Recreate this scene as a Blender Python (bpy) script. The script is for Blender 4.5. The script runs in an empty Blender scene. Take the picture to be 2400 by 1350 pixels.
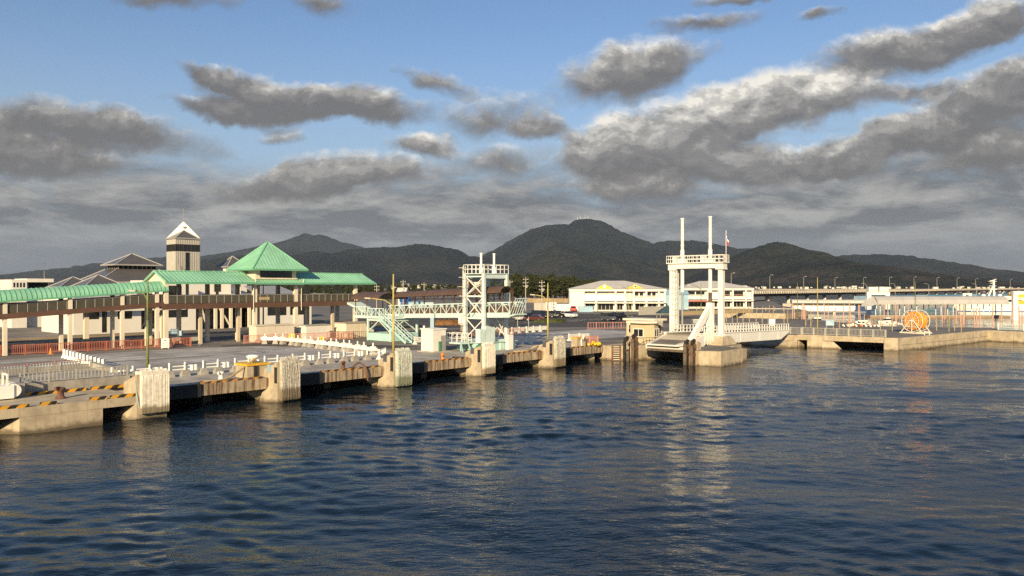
import bpy, bmesh, math, random
import numpy as np
from mathutils import Vector, Matrix
R = math.radians
random.seed(7)
scene = bpy.context.scene
col = scene.collection
# ---------------------------------------------------------------- camera
CAMH, F, HY = 10.0, 1800.0, 672.0
cam_d = bpy.data.cameras.new('camera'); cam = bpy.data.objects.new('camera', cam_d); col.objects.link(cam)
cam.location = (0, 0, CAMH); cam.rotation_euler = (R(90), 0, 0)
cam_d.sensor_width = 36; cam_d.lens = 36 * F / 2400
cam_d.shift_y = -3.0 / 2400
cam_d.clip_start = .5; cam_d.clip_end = 60000
scene.camera = cam
# ---------------------------------------------------------------- sun and exposure
SUN_EL = R(19)
SD = Vector((-.23, -.97, 0)).normalized()            # horizontal direction towards the sun
sun_d = bpy.data.lights.new('sun', 'SUN'); sun = bpy.data.objects.new('sun', sun_d); col.objects.link(sun)
sdir = Vector((SD.x * math.cos(SUN_EL), SD.y * math.cos(SUN_EL), math.sin(SUN_EL)))
sun.rotation_euler = sdir.to_track_quat('Z', 'Y').to_euler()
sun.location = (0, 0, 60)
sun_d.energy = 5.0; sun_d.angle = R(.5); sun_d.color = (1.0, .78, .48)
scene.view_settings.view_transform = 'Standard'; scene.view_settings.look = 'None'
scene.view_settings.exposure = 0.45; scene.view_settings.gamma = 1.0
scene.cycles.use_denoising = False
scene.cycles.max_bounces = 6; scene.cycles.diffuse_bounces = 2; scene.cycles.glossy_bounces = 3
scene.cycles.transmission_bounces = 4; scene.cycles.volume_bounces = 0; scene.cycles.transparent_max_bounces = 8
scene.cycles.sample_clamp_indirect = 6.0
scene.cycles.caustics_reflective = False; scene.cycles.caustics_refractive = False
# ---------------------------------------------------------------- node helpers
class NT:
    def __init__(s, tree): s.t = tree; s.n = tree.nodes; s.l = tree.links
    def N(s, typ, **kw):
        n = s.n.new(typ)
        for k, v in kw.items():
            setattr(n, k, v)
        return n
    def link(s, a, b): s.l.new(a, b)
    def put(s, v, inp):
        if isinstance(v, bpy.types.NodeSocket): s.l.new(v, inp)
        else: inp.default_value = v
    def math(s, op, a, b=None, c=None, clamp=False):
        n = s.n.new('ShaderNodeMath'); n.operation = op; n.use_clamp = clamp
        s.put(a, n.inputs[0])
        if b is not None: s.put(b, n.inputs[1])
        if c is not None: s.put(c, n.inputs[2])
        return n.outputs[0]
    def mix(s, f, a, b, blend='MIX'):
        n = s.n.new('ShaderNodeMix'); n.data_type = 'RGBA'; n.blend_type = blend
        s.put(f, n.inputs[0])
        for v, i in ((a, 6), (b, 7)):
            if isinstance(v, bpy.types.NodeSocket): s.l.new(v, n.inputs[i])
            else: n.inputs[i].default_value = (*v[:3], 1)
        return n.outputs[2]
    def ramp(s, v, lo, hi, a=0.0, b=1.0, smooth=True):
        n = s.n.new('ShaderNodeMapRange'); n.interpolation_type = 'SMOOTHSTEP' if smooth else 'LINEAR'
        n.clamp = True
        s.put(v, n.inputs[0]); n.inputs[1].default_value = lo; n.inputs[2].default_value = hi
        n.inputs[3].default_value = a; n.inputs[4].default_value = b
        return n.outputs[0]
    def noise(s, vec, scale=5, detail=4, rough=.55, dist=0.0, out=0):
        n = s.n.new('ShaderNodeTexNoise'); s.put(vec, n.inputs['Vector'])
        n.inputs['Scale'].default_value = scale; n.inputs['Detail'].default_value = detail
        n.inputs['Roughness'].default_value = rough; n.inputs['Distortion'].default_value = dist
        return n.outputs[out]
    def comb(s, x, y, z):
        n = s.n.new('ShaderNodeCombineXYZ')
        for i, v in enumerate((x, y, z)): s.put(v, n.inputs[i])
        return n.outputs[0]
    def sep(s, v):
        n = s.n.new('ShaderNodeSeparateXYZ'); s.put(v, n.inputs[0]); return n.outputs
    def mapping(s, v, loc=(0, 0, 0), rot=(0, 0, 0), scale=(1, 1, 1), typ='POINT'):
        n = s.n.new('ShaderNodeMapping'); n.vector_type = typ; s.put(v, n.inputs[0])
        n.inputs[1].default_value = loc; n.inputs[2].default_value = rot; n.inputs[3].default_value = scale
        return n.outputs[0]
    def vmath(s, op, a, b=None):
        n = s.n.new('ShaderNodeVectorMath'); n.operation = op; s.put(a, n.inputs[0])
        if b is not None: s.put(b, n.inputs[1])
        return n
# ---------------------------------------------------------------- world: clear sky with broken clouds
world = bpy.data.worlds.new('World'); scene.world = world; world.use_nodes = True
w = NT(world.node_tree); w.n.clear()
SKYS = .12
def build_sky():
    out = w.N('ShaderNodeOutputWorld'); bg = w.N('ShaderNodeBackground'); bg.inputs[1].default_value = SKYS
    sky = w.N('ShaderNodeTexSky', sky_type='NISHITA'); sky.sun_disc = False
    sky.sun_elevation = SUN_EL; sky.sun_rotation = math.atan2(SD.x, SD.y)
    sky.air_density = 1.0; sky.dust_density = .4; sky.ozone_density = 2.2
    base = w.mix(1.0, sky.outputs[0], (.66, .71, .79), 'MULTIPLY')
    d = w.N('ShaderNodeTexCoord').outputs['Generated']
    x, y, z = w.sep(d)
    K = 1 / SKYS
    def scaled(c): return w.mix(1.0, c, (K, K, K), 'MULTIPLY')
    # flat cloud deck seen in perspective: lies all round the sky, thick towards the horizon
    dv = w.mapping(d, loc=(.31, .2, .05), scale=(1, 1, 3.6))
    dvu = w.mapping(d, loc=(.31, .2, .05 + .075), scale=(1, 1, 3.6))
    n1 = w.noise(dv, 6.5, 6, .60, .30)
    n1u = w.noise(dvu, 6.5, 6, .60, .30)
    n2 = w.noise(w.mapping(d, loc=(2.4, -2.2, 3), scale=(1, 1, 3.0)), 2.0, 2, .5)
    thr = w.ramp(z, .25, .07, .60, .14)
    deck = w.math('ADD', w.math('MULTIPLY', n1, .62), w.math('MULTIPLY', n2, .38))
    deck_m = w.math('SUBTRACT', deck, thr)
    deck_a = w.math('MULTIPLY', w.ramp(deck_m, 0.0, .26), .93)
    dsh = w.math('MULTIPLY_ADD', w.math('SUBTRACT', n1, n1u), 4.6, .34, clamp=True)
    deck_c = w.mix(dsh, (.105, .104, .109), (.32, .305, .285))
    deck_c = w.mix(w.ramp(z, .10, .02, 0, .75), deck_c, (.138, .146, .164))
    # separate big clouds at infinity: soft ellipses broken up by warping and fractal noise
    yy = w.math('MAXIMUM', y, .12)
    sp = w.comb(w.math('DIVIDE', x, yy), w.math('DIVIDE', z, yy), 0.0)
    def warp(src, scale, ax, ay, detail, rough):
        n = w.N('ShaderNodeTexNoise'); w.put(src, n.inputs['Vector']); n.inputs['Scale'].default_value = scale
        n.inputs['Detail'].default_value = detail; n.inputs['Roughness'].default_value = rough
        v = w.vmath('SUBTRACT', n.outputs['Color'], (.5, .5, .5)).outputs[0]
        return w.vmath('MULTIPLY', v, (ax, ay, 0)).outputs[0]
    wp = w.vmath('ADD', sp, warp(sp, 3.6, .12, .045, 1, .5)).outputs[0]
    wp = w.vmath('ADD', wp, warp(sp, 14, .085, .042, 4, .62)).outputs[0]
    blobs = [  # px, py, rx, ry, tilt, brightness
        (1600, 318, 290, 96, 10, .92), (1850, 236, 260, 66, 9, 1.15), (1440, 345, 130, 60, 5, .75), (1780, 385, 210, 44, -3, .75),
        (1985, 375, 120, 56, 0, .65), (1480, 165, 200, 68, 15, .72), (2150, 105, 270, 62, 10, .62), (2340, 45, 160, 54, 10, .70),
        (2290, 245, 260, 70, 16, .55), (2110, 318, 150, 44, 4, .72), (2310, 345, 200, 48, 12, .5), (2130, 210, 120, 28, 10, .7),
        (230, 295, 320, 54, -8, .42), (110, 372, 220, 50, -6, .36), (650, 225, 220, 44, -15, .45), (500, 175, 90, 24, -18, .42),
        (835, 252, 160, 44, -4, .45), (560, 258, 180, 28, -12, .42), (1150, 272, 180, 54, 0, .62),
        (1150, 378, 160, 44, -4, .62), (985, 335, 84, 28, -3, 1.0), (850, 398, 180, 46, -2, .72), (690, 430, 190, 46, 4, .58),
        (390, 8, 160, 30, -4, .45), (730, 25, 120, 40, -10, .42), (1015, 195, 95, 28, -16, .6), (1640, 52, 130, 24, 3, .6),
        (1690, 2, 120, 16, 0, .6), (680, 318, 70, 19, 0, .85), (1900, 38, 90, 17, 18, .62),
        (1480, 430, 160, 32, 2, .7), (1270, 300, 90, 28, 0, .9), (2500, 170, 170, 64, 10, .55), (-120, 330, 190, 74, 0, .4),
    ]
    A = B = None
    for px, py, rx, ry, tilt, br in blobs:
        m = w.mapping(wp, loc=((px - 1200) / F, (HY - py) / F, 0), rot=(0, 0, R(tilt)), scale=(rx / F * 1.16, ry / F * 1.25, 1), typ='TEXTURE')
        ln = w.vmath('LENGTH', m).outputs['Value']
        wt = w.math('MULTIPLY', w.math('SUBTRACT', 1.0, ln, clamp=True), .58 if px in (1015, 1640, 680, 1900, 730, 390, 500, 1690, 1150, 2130, 1270) else 1.0)
        up = w.math('MULTIPLY_ADD', w.sep(m)[1], .66, .56 * br)   # brighter towards the cloud's own top
        Bi = w.math('MULTIPLY', wt, up)
        A = wt if A is None else w.math('ADD', A, wt)
        B = Bi if B is None else w.math('ADD', B, Bi)
    front = w.ramp(y, .12, .35)
    shade = w.math('DIVIDE', B, w.math('MAXIMUM', A, .02))
    A = w.math('MULTIPLY', w.math('MINIMUM', A, 1.0), front)
    fv = w.mapping(sp, scale=(1, 1.5, 1))
    fine = w.noise(fv, 17, 7, .62, .25)
    fine_up = w.noise(w.mapping(w.vmath('ADD', sp, (-.006, .011, 0)).outputs[0], scale=(1, 1.5, 1)), 17, 5, .62, .25)
    emb = w.math('SUBTRACT', fine, fine_up)
    dens = w.math('MULTIPLY_ADD', w.math('SUBTRACT', fine, .5), .56, A)
    alpha1 = w.math('MULTIPLY', w.ramp(dens, .03, .54), w.ramp(A, .0, .16))
    shade = w.math('ADD', shade, w.math('MULTIPLY', emb, 1.5))
    shade = w.math('ADD', shade, w.math('MULTIPLY_ADD', alpha1, -.16, .12), clamp=True)
    ramp = w.N('ShaderNodeValToRGB'); w.put(shade, ramp.inputs[0])
    ramp.color_ramp.interpolation = 'EASE'
    el = ramp.color_ramp.elements
    el[0].position = .05; el[0].color = (.122, .118, .118, 1)
    el[1].position = 1.0; el[1].color = (.72, .68, .60, 1)
    for pos, c in ((.34, (.168, .160, .155)), (.58, (.275, .262, .246)), (.80, (.46, .44, .40))):
        e = el.new(pos); e.color = (*c, 1)
    pale = w.mix(w.ramp(z, .34, .06, 0, .78), base, tuple(c * K for c in (.27, .345, .42)))   # whiter towards the horizon
    c1 = w.mix(deck_a, pale, scaled(deck_c))
    c2 = w.mix(w.math('MULTIPLY', alpha1, .97), c1, scaled(ramp.outputs[0]))
    low = w.ramp(z, .055, .010, 0, .7)
    c3 = w.mix(low, c2, tuple(c * K for c in (.132, .140, .160)))
    w.link(c3, bg.inputs[0]); w.link(bg.outputs[0], out.inputs[0])
build_sky()
world.cycles.sampling_method = 'MANUAL'; world.cycles.sample_map_resolution = 512
# ---------------------------------------------------------------- quay frame: u along the quay edge, v inland
TH = R(47.8); OX, OY = -27.06, 58.4
CT, ST = math.cos(TH), math.sin(TH)
def W(u, v, z=0.0): return Vector((OX + u * CT - v * ST, OY + u * ST + v * CT, z))
def G(px, py, z=2.0):                       # the point of a level surface that lies behind a pixel of the photograph
    Y = (CAMH - z) * F / (py - HY); return Vector(((px - 1200) / F * Y, Y, z))
def Q(p):
    dx, dy = p[0] - OX, p[1] - OY
    return (dx * CT + dy * ST, -dx * ST + dy * CT)
def D(px, py, Y): return Vector(((px - 1200) / F * Y, Y, CAMH - (py - HY) * Y / F))
# ---------------------------------------------------------------- mesh helper
class MB:
    def __init__(s): s.v = []; s.f = []; s.m = []
    def add(s, vs, fs, m=0):
        o = len(s.v); s.v += [tuple(p) for p in vs]
        for f in fs: s.f.append(tuple(i + o for i in f)); s.m.append(m)
        return s
    def box(s, x0, x1, y0, y1, z0, z1, m=0):
        return s.add([(x0, y0, z0), (x1, y0, z0), (x1, y1, z0), (x0, y1, z0), (x0, y0, z1), (x1, y0, z1), (x1, y1, z1), (x0, y1, z1)],
                     [(0, 3, 2, 1), (4, 5, 6, 7), (0, 1, 5, 4), (1, 2, 6, 5), (2, 3, 7, 6), (3, 0, 4, 7)], m)
    def cb(s, cx, cy, z0, sx, sy, sz, m=0): return s.box(cx - sx / 2, cx + sx / 2, cy - sy / 2, cy + sy / 2, z0, z0 + sz, m)
    def frus(s, cx, cy, z0, sx, sy, sz, tx, ty, m=0, ox=0, oy=0):
        a = [(cx - sx / 2, cy - sy / 2, z0), (cx + sx / 2, cy - sy / 2, z0), (cx + sx / 2, cy + sy / 2, z0), (cx - sx / 2, cy + sy / 2, z0)]
        b = [(cx + ox - tx / 2, cy + oy - ty / 2, z0 + sz), (cx + ox + tx / 2, cy + oy - ty / 2, z0 + sz), (cx + ox + tx / 2, cy + oy + ty / 2, z0 + sz), (cx + ox - tx / 2, cy + oy + ty / 2, z0 + sz)]
        return s.add(a + b, [(0, 3, 2, 1), (4, 5, 6, 7), (0, 1, 5, 4), (1, 2, 6, 5), (2, 3, 7, 6), (3, 0, 4, 7)], m)
    def bar(s, p, q, wd, h=None, m=0, up=(0, 0, 1)):
        p = Vector(p); q = Vector(q); h = wd if h is None else h
        a = (q - p).normalized(); upv = Vector(up)
        if abs(a.dot(upv)) > .98: upv = Vector((1, 0, 0)) if abs(a.x) < .9 else Vector((0, 1, 0))
        r = a.cross(upv).normalized(); t = r.cross(a).normalized()
        vs = []
        for c in (p, q):
            for i, j in ((-1, -1), (1, -1), (1, 1), (-1, 1)): vs.append(c + r * (i * wd / 2) + t * (j * h / 2))
        return s.add(vs, [(0, 1, 2, 3), (7, 6, 5, 4), (0, 4, 5, 1), (1, 5, 6, 2), (2, 6, 7, 3), (3, 7, 4, 0)], m)
    def tube(s, p, q, r, n=8, r2=None, m=0, caps=True):
        p = Vector(p); q = Vector(q); r2 = r if r2 is None else r2
        a = (q - p).normalized(); upv = Vector((0, 0, 1)) if abs(a.z) < .95 else Vector((1, 0, 0))
        b = a.cross(upv).normalized(); c = a.cross(b).normalized()
        vs = [p + (b * math.cos(2 * math.pi * i / n) + c * math.sin(2 * math.pi * i / n)) * r for i in range(n)]
        vs += [q + (b * math.cos(2 * math.pi * i / n) + c * math.sin(2 * math.pi * i / n)) * r2 for i in range(n)]
        fs = [(i, (i + 1) % n, n + (i + 1) % n, n + i) for i in range(n)]
        if caps: fs += [tuple(range(n - 1, -1, -1)), tuple(range(n, 2 * n))]
        return s.add(vs, fs, m)
    def path(s, pts, r, n=6, m=0):
        for a, b in zip(pts[:-1], pts[1:]): s.tube(a, b, r, n, m=m)
        return s
    def prism(s, pts, z0, z1, m=0):
        n = len(pts)
        z0s = z0 if isinstance(z0, (list, tuple)) else [z0] * n
        z1s = z1 if isinstance(z1, (list, tuple)) else [z1] * n
        vs = [(p[0], p[1], a) for p, a in zip(pts, z0s)] + [(p[0], p[1], a) for p, a in zip(pts, z1s)]
        return s.add(vs, [tuple(range(n - 1, -1, -1)), tuple(range(n, 2 * n))] + [(i, (i + 1) % n, n + (i + 1) % n, n + i) for i in range(n)], m)
    def ext(s, prof, a, b, axis='x', m=0):
        """profile [(p,q)] in the plane across the axis, swept from a to b"""
        n = len(prof)
        def P(t, p, q): return (t, p, q) if axis == 'x' else (p, t, q)
        vs = [P(a, p, q) for p, q in prof] + [P(b, p, q) for p, q in prof]
        return s.add(vs, [tuple(range(n - 1, -1, -1)), tuple(range(n, 2 * n))] + [(i, (i + 1) % n, n + (i + 1) % n, n + i) for i in range(n)], m)
    def lathe(s, cx, cy, prof, n=16, m=0):
        k = len(prof); vs = []
        for r, z in prof:
            for i in range(n): vs.append((cx + r * math.cos(2 * math.pi * i / n), cy + r * math.sin(2 * math.pi * i / n), z))
        fs = [(j * n + i, j * n + (i + 1) % n, (j + 1) * n + (i + 1) % n, (j + 1) * n + i) for j in range(k - 1) for i in range(n)]
        fs += [tuple(range(n - 1, -1, -1)), tuple(range((k - 1) * n, k * n))]
        return s.add(vs, fs, m)
    def poly(s, pts, m=0): return s.add(pts, [tuple(range(len(pts)))], m)
    def mesh(s, name, mats, base=None, smooth=False, fixn=True):
        me = bpy.data.meshes.new(name)
        vs = s.v if base is None else [(x - base[0], y - base[1], z - base[2]) for x, y, z in s.v]
        me.from_pydata(vs, [], s.f)
        for mt in (mats if isinstance(mats, (list, tuple)) else [mats]): me.materials.append(M[mt] if isinstance(mt, str) else mt)
        me.polygons.foreach_set('material_index', s.m)
        if smooth: me.polygons.foreach_set('use_smooth', [True] * len(s.f))
        if fixn and len(s.f) < 60000:
            bm = bmesh.new(); bm.from_mesh(me); bmesh.ops.recalc_face_normals(bm, faces=bm.faces); bm.to_mesh(me); bm.free()
        me.update(); return me
    def build(s, name, mats, parent=None, smooth=False, fixn=True):
        base = BASE.get(parent.name) if parent is not None else None
        o = bpy.data.objects.new(name, s.mesh(name, mats, base, smooth, fixn)); col.objects.link(o)
        if parent is not None:
            o.parent = parent
            BASE[o.name] = base
        return o
BASE = {}
ORD = ['first', 'second', 'third', 'fourth', 'fifth', 'sixth', 'seventh', 'eighth', 'ninth', 'tenth', 'eleventh', 'twelfth', 'thirteenth', 'fourteenth']
USED = {}
def tag(o, label=None, cat=None, group=None, kind=None):
    if label: o['label'] = label
    if cat: o['category'] = cat
    if group: o['group'] = group
    if kind: o['kind'] = kind
    return o
def thing(name, label, cat, u=0, v=0, z=2.0, rot=0.0, group=None, world=None, absolute=True):
    """an empty at the thing's base; its parts are given in quay coordinates (absolute) or round its own foot"""
    o = bpy.data.objects.new(name, None); col.objects.link(o); o.empty_display_size = .3
    if world is None: o.location = W(u, v, z); o.rotation_euler = (0, 0, TH + rot)
    else: o.location = world; o.rotation_euler = (0, 0, rot)
    if absolute and world is None: BASE[o.name] = (u, v, z)
    return tag(o, label, cat, group)
def single(mb, name, mats, label, cat, u=0, v=0, z=2.0, rot=0.0, group=None, world=None, smooth=False, absolute=False, kind=None):
    """a thing that is one mesh"""
    o = bpy.data.objects.new(name, mb.mesh(name, mats, (u, v, z) if absolute else None, smooth)); col.objects.link(o)
    if world is None: o.location = W(u, v, z); o.rotation_euler = (0, 0, TH + rot)
    else: o.location = world; o.rotation_euler = (0, 0, rot)
    return tag(o, label, cat, group, kind)
def copy_tree(o, parent=None, loc=None, rot=None, label=None, kids=None):
    c = o.copy(); col.objects.link(c)
    if parent is not None: c.parent = parent
    if loc is not None: c.location = loc
    if rot is not None: c.rotation_euler = (0, 0, rot)
    if label: c['label'] = label
    for ch in [k for k in KIDS(o)]: copy_tree(ch, c)
    return c
def KIDS(o): return list(o.children)
def struct(mb, name, mats, u=0, v=0, z=0, smooth=False, fixn=True):
    o = bpy.data.objects.new(name, mb.mesh(name, mats, None, smooth, fixn)); col.objects.link(o)
    o.location = W(u, v, z); o.rotation_euler = (0, 0, TH); o['kind'] = 'structure'
    BASE[o.name] = (u, v, z); return o
def structw(mb, name, mats, smooth=False, fixn=True):
    o = bpy.data.objects.new(name, mb.mesh(name, mats, None, smooth, fixn)); col.objects.link(o); o['kind'] = 'structure'; return o
# ---------------------------------------------------------------- materials
M = {}
def mat(name, c, rough=.6, var=.18, scale=2.0, bump=0.0, metal=0.0, c2=None, streak=0.0, stain=None, coord='Object', spec=.5, tide=None, bscale=None, sth=(.50, .74)):
    m = bpy.data.materials.new(name); m.use_nodes = True; t = NT(m.node_tree); t.n.clear()
    out = t.N('ShaderNodeOutputMaterial'); p = t.N('ShaderNodeBsdfPrincipled'); t.link(p.outputs[0], out.inputs[0])
    p.inputs['Roughness'].default_value = rough; p.inputs['Metallic'].default_value = metal; p.inputs['Specular IOR Level'].default_value = spec
    tc = t.N('ShaderNodeTexCoord').outputs[coord]
    n = t.noise(tc, scale, 6, .62)
    a = tuple(x * (1 - var) for x in c); b = tuple(min(1, x * (1 + var)) for x in c) if c2 is None else c2
    colr = t.mix(t.ramp(n, .32, .68), a, b)
    if streak:                                   # dirt washed down by rain
        s_ = t.noise(t.mapping(tc, scale=(3.2, 3.2, .22)), 1.0, 5, .65)
        colr = t.mix(t.ramp(s_, sth[0], sth[1], 0, streak), colr, stain or tuple(x * .42 for x in c))
    if tide:                                     # weed and wet band above the water line
        g = t.N('ShaderNodeNewGeometry').outputs['Position']; zz = t.sep(g)[2]
        zz = t.math('ADD', zz, t.math('MULTIPLY_ADD', t.noise(g, 1.6, 5, .6), .9, -.45))
        colr = t.mix(t.ramp(zz, tide[0], tide[0] + .45, .88, 0), colr, tide[1])
    t.link(colr, p.inputs['Base Color'])
    if bump:
        b_ = t.N('ShaderNodeBump'); b_.inputs['Strength'].default_value = bump; b_.inputs['Distance'].default_value = .02
        t.link(t.noise(tc, bscale or scale * 6, 5, .65), b_.inputs['Height']); t.link(b_.outputs[0], p.inputs['Normal'])
    M[name] = m; return m
def stripes(name, ca, cb, period, slant=1.0, wear=.45, axis=0):
    m = bpy.data.materials.new(name); m.use_nodes = True; t = NT(m.node_tree); t.n.clear()
    out = t.N('ShaderNodeOutputMaterial'); p = t.N('ShaderNodeBsdfPrincipled'); t.link(p.outputs[0], out.inputs[0])
    p.inputs['Roughness'].default_value = .7
    tc = t.N('ShaderNodeTexCoord').outputs['Object']; o = t.sep(tc)
    k = t.math('ADD', o[axis], t.math('MULTIPLY', t.math('ADD', o[2], o[1 - axis] if axis < 2 else 0), slant))
    fr = t.math('FRACT', t.math('DIVIDE', k, period))
    c = t.mix(t.math('GREATER_THAN', fr, .5), ca, cb)
    n = t.noise(tc, 5, 6, .7)
    c = t.mix(t.ramp(n, .52, .62, 0, wear), c, (.30, .17, .09))
    t.link(c, p.inputs['Base Color']); M[name] = m
CONC = (.48, .40, .275)
mat('concrete', CONC, .85, .20, .8, .35, streak=.45, tide=(.02, (.105, .080, .045)), bscale=9)
mat('concrete_grey', (.37, .345, .295), .85, .30, .45, .3, streak=.45)
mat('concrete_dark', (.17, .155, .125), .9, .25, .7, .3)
mat('slab_edge', (.42, .345, .235), .85, .22, .9, .3, streak=.9, stain=(.12, .055, .028), bscale=8, sth=(.43, .62))
mat('rope_white', (.82, .76, .62), .9, .14, 3.0, .5, tide=(.75, (.20, .155, .085)))
mat('rope_grey', (.52, .49, .40), .95, .30, 4.0, .6, tide=(.95, (.17, .13, .075)))
mat('rope_green', (.55, .57, .48), .95, .22, 4.0, .6, tide=(.85, (.22, .24, .15)))
mat('cream', (.76, .68, .53), .7, .05, .6, .1, streak=.12)
mat('cream_dark', (.60, .52, .38), .7, .08, .6, .1, streak=.2)
mat('white_wall', (.78, .75, .67), .7, .04, .5, .08, streak=.10)
mat('white_paint', (.86, .85, .76), .45, .05, 1.2, .05, streak=.12)
mat('steel_white', (.86, .84, .74), .45, .06, 1.0, .05, streak=.34, stain=(.50, .37, .22))
mat('white_bright', (.88, .86, .78), .5, .04, 1.0, 0)
mat('aqua', (.42, .66, .62), .5, .10, 1.2, .05, streak=.18)
mat('aqua_pale', (.62, .76, .72), .5, .08, 1.2, .05, streak=.15)
mat('green_roof', (.27, .545, .365), .42, .13, .30, .04, streak=.16, stain=(.20, .40, .28))
mat('green_trim', (.15, .42, .25), .5, .06, .7)
mat('brown', (.125, .066, .043), .6, .12, .8)
mat('brown_roof', (.115, .070, .050), .5, .16, 1.0, .08)
mat('glass_rail', (.085, .078, .055), .25, .12, .6)
mat('metal_grey', (.34, .33, .29), .5, .1, 2, metal=.2)
mat('rail_grey', (.42, .40, .34), .55, .1, 2)
mat('roof_grey', (.105, .100, .098), .33, .10, .5, .05, spec=.6)
mat('shelter_roof', (.44, .43, .40), .5, .06, .3, .03)
mat('roof_pale', (.56, .53, .47), .45, .05, .3, .03)
mat('roof_ridge', (.34, .33, .31), .4, .08, .6)
mat('tower_panel', (.52, .50, .43), .55, .06, .6, .05)
mat('dark_window', (.018, .021, .022), .08, .3, .5, spec=.8)
mat('window_frame', (.045, .035, .028), .5, .1, 1)
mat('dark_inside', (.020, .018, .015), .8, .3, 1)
mat('asphalt', (.060, .057, .053), .9, .25, .25, .3, bscale=12)
mat('fence_red', (.52, .155, .075), .6, .12, 1.5)
mat('pile_pink', (.56, .34, .27), .7, .14, 1.5)
mat('fence_pink', (.60, .27, .19), .6, .14, 1.5)
mat('orange', (.80, .24, .03), .5, .10, 1.5)
mat('orange_hose', (.85, .30, .025), .55, .12, 2.0)
mat('yellow', (.80, .46, .03), .6, .12, 2.0)
mat('pole_green', (.19, .22, .075), .5, .12, .6)
mat('pole_yellow', (.46, .40, .13), .5, .12, .6)
mat('pole_grey', (.45, .43, .38), .7, .12, .6)
mat('rust', (.16, .075, .045), .8, .35, 2.0, .3)
mat('black_rubber', (.022, .020, .018), .7, .3, 2.0, .2)
mat('wood_old', (.13, .10, .07), .9, .35, 1.5, .4)
mat('sand', (.33, .25, .14), .95, .2, .3, .3)
mat('dry_grass', (.20, .15, .055), .95, .35, .5, .4)
mat('hedge_brown', (.17, .085, .03), .95, .4, 1.0, .5)
mat('blue_sign', (.035, .14, .27), .5, .1, 1)
mat('blue_panel', (.10, .27, .42), .5, .12, .3)
mat('blue_light', (.30, .47, .57), .5, .1, .4)
mat('blue_deep', (.03, .13, .40), .5, .1, .4)
mat('pink_wall', (.62, .35, .27), .7, .08, .5)
mat('red_faded', (.42, .13, .10), .6, .1, 1)
mat('red', (.55, .055, .04), .5, .1, 1)
mat('tarp_green', (.06, .20, .11), .8, .2, 2.0, .3)
mat('rope_tan', (.42, .32, .18), .95, .25, 6.0, .5)
mat('tyre', (.02, .02, .02), .8, .1, 2)
mat('booth', (.56, .48, .30), .75, .05, .6, .06, streak=.10)
mat('needle', (.030, .042, .012), .95, .45, .35, c2=(.062, .076, .022))
mat('bark', (.10, .070, .045), .95, .25, 1.0, .3)
mat('teal_tent', (.035, .075, .090), .7, .1, 1)
mat('bridge_conc', (.66, .59, .47), .85, .10, .2, .1, streak=.1)
mat('pontoon', (.30, .20, .12), .9, .25, .6, .2)
stripes('hazard', (.72, .36, .02), (.020, .017, .014), 1.05, -1.0, .30)
stripes('hazard_old', (.55, .27, .05), (.045, .030, .022), .95, -1.0, .85)
for nm, c in (('car_black', (.012, .012, .014)), ('car_grey', (.09, .10, .11)), ('car_white', (.80, .79, .74)), ('car_silver', (.42, .42, .40)), ('car_maroon', (.09, .012, .012)), ('car_navy', (.02, .03, .06))):
    mat(nm, c, .22, .03, 1.0, spec=.7)
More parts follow.
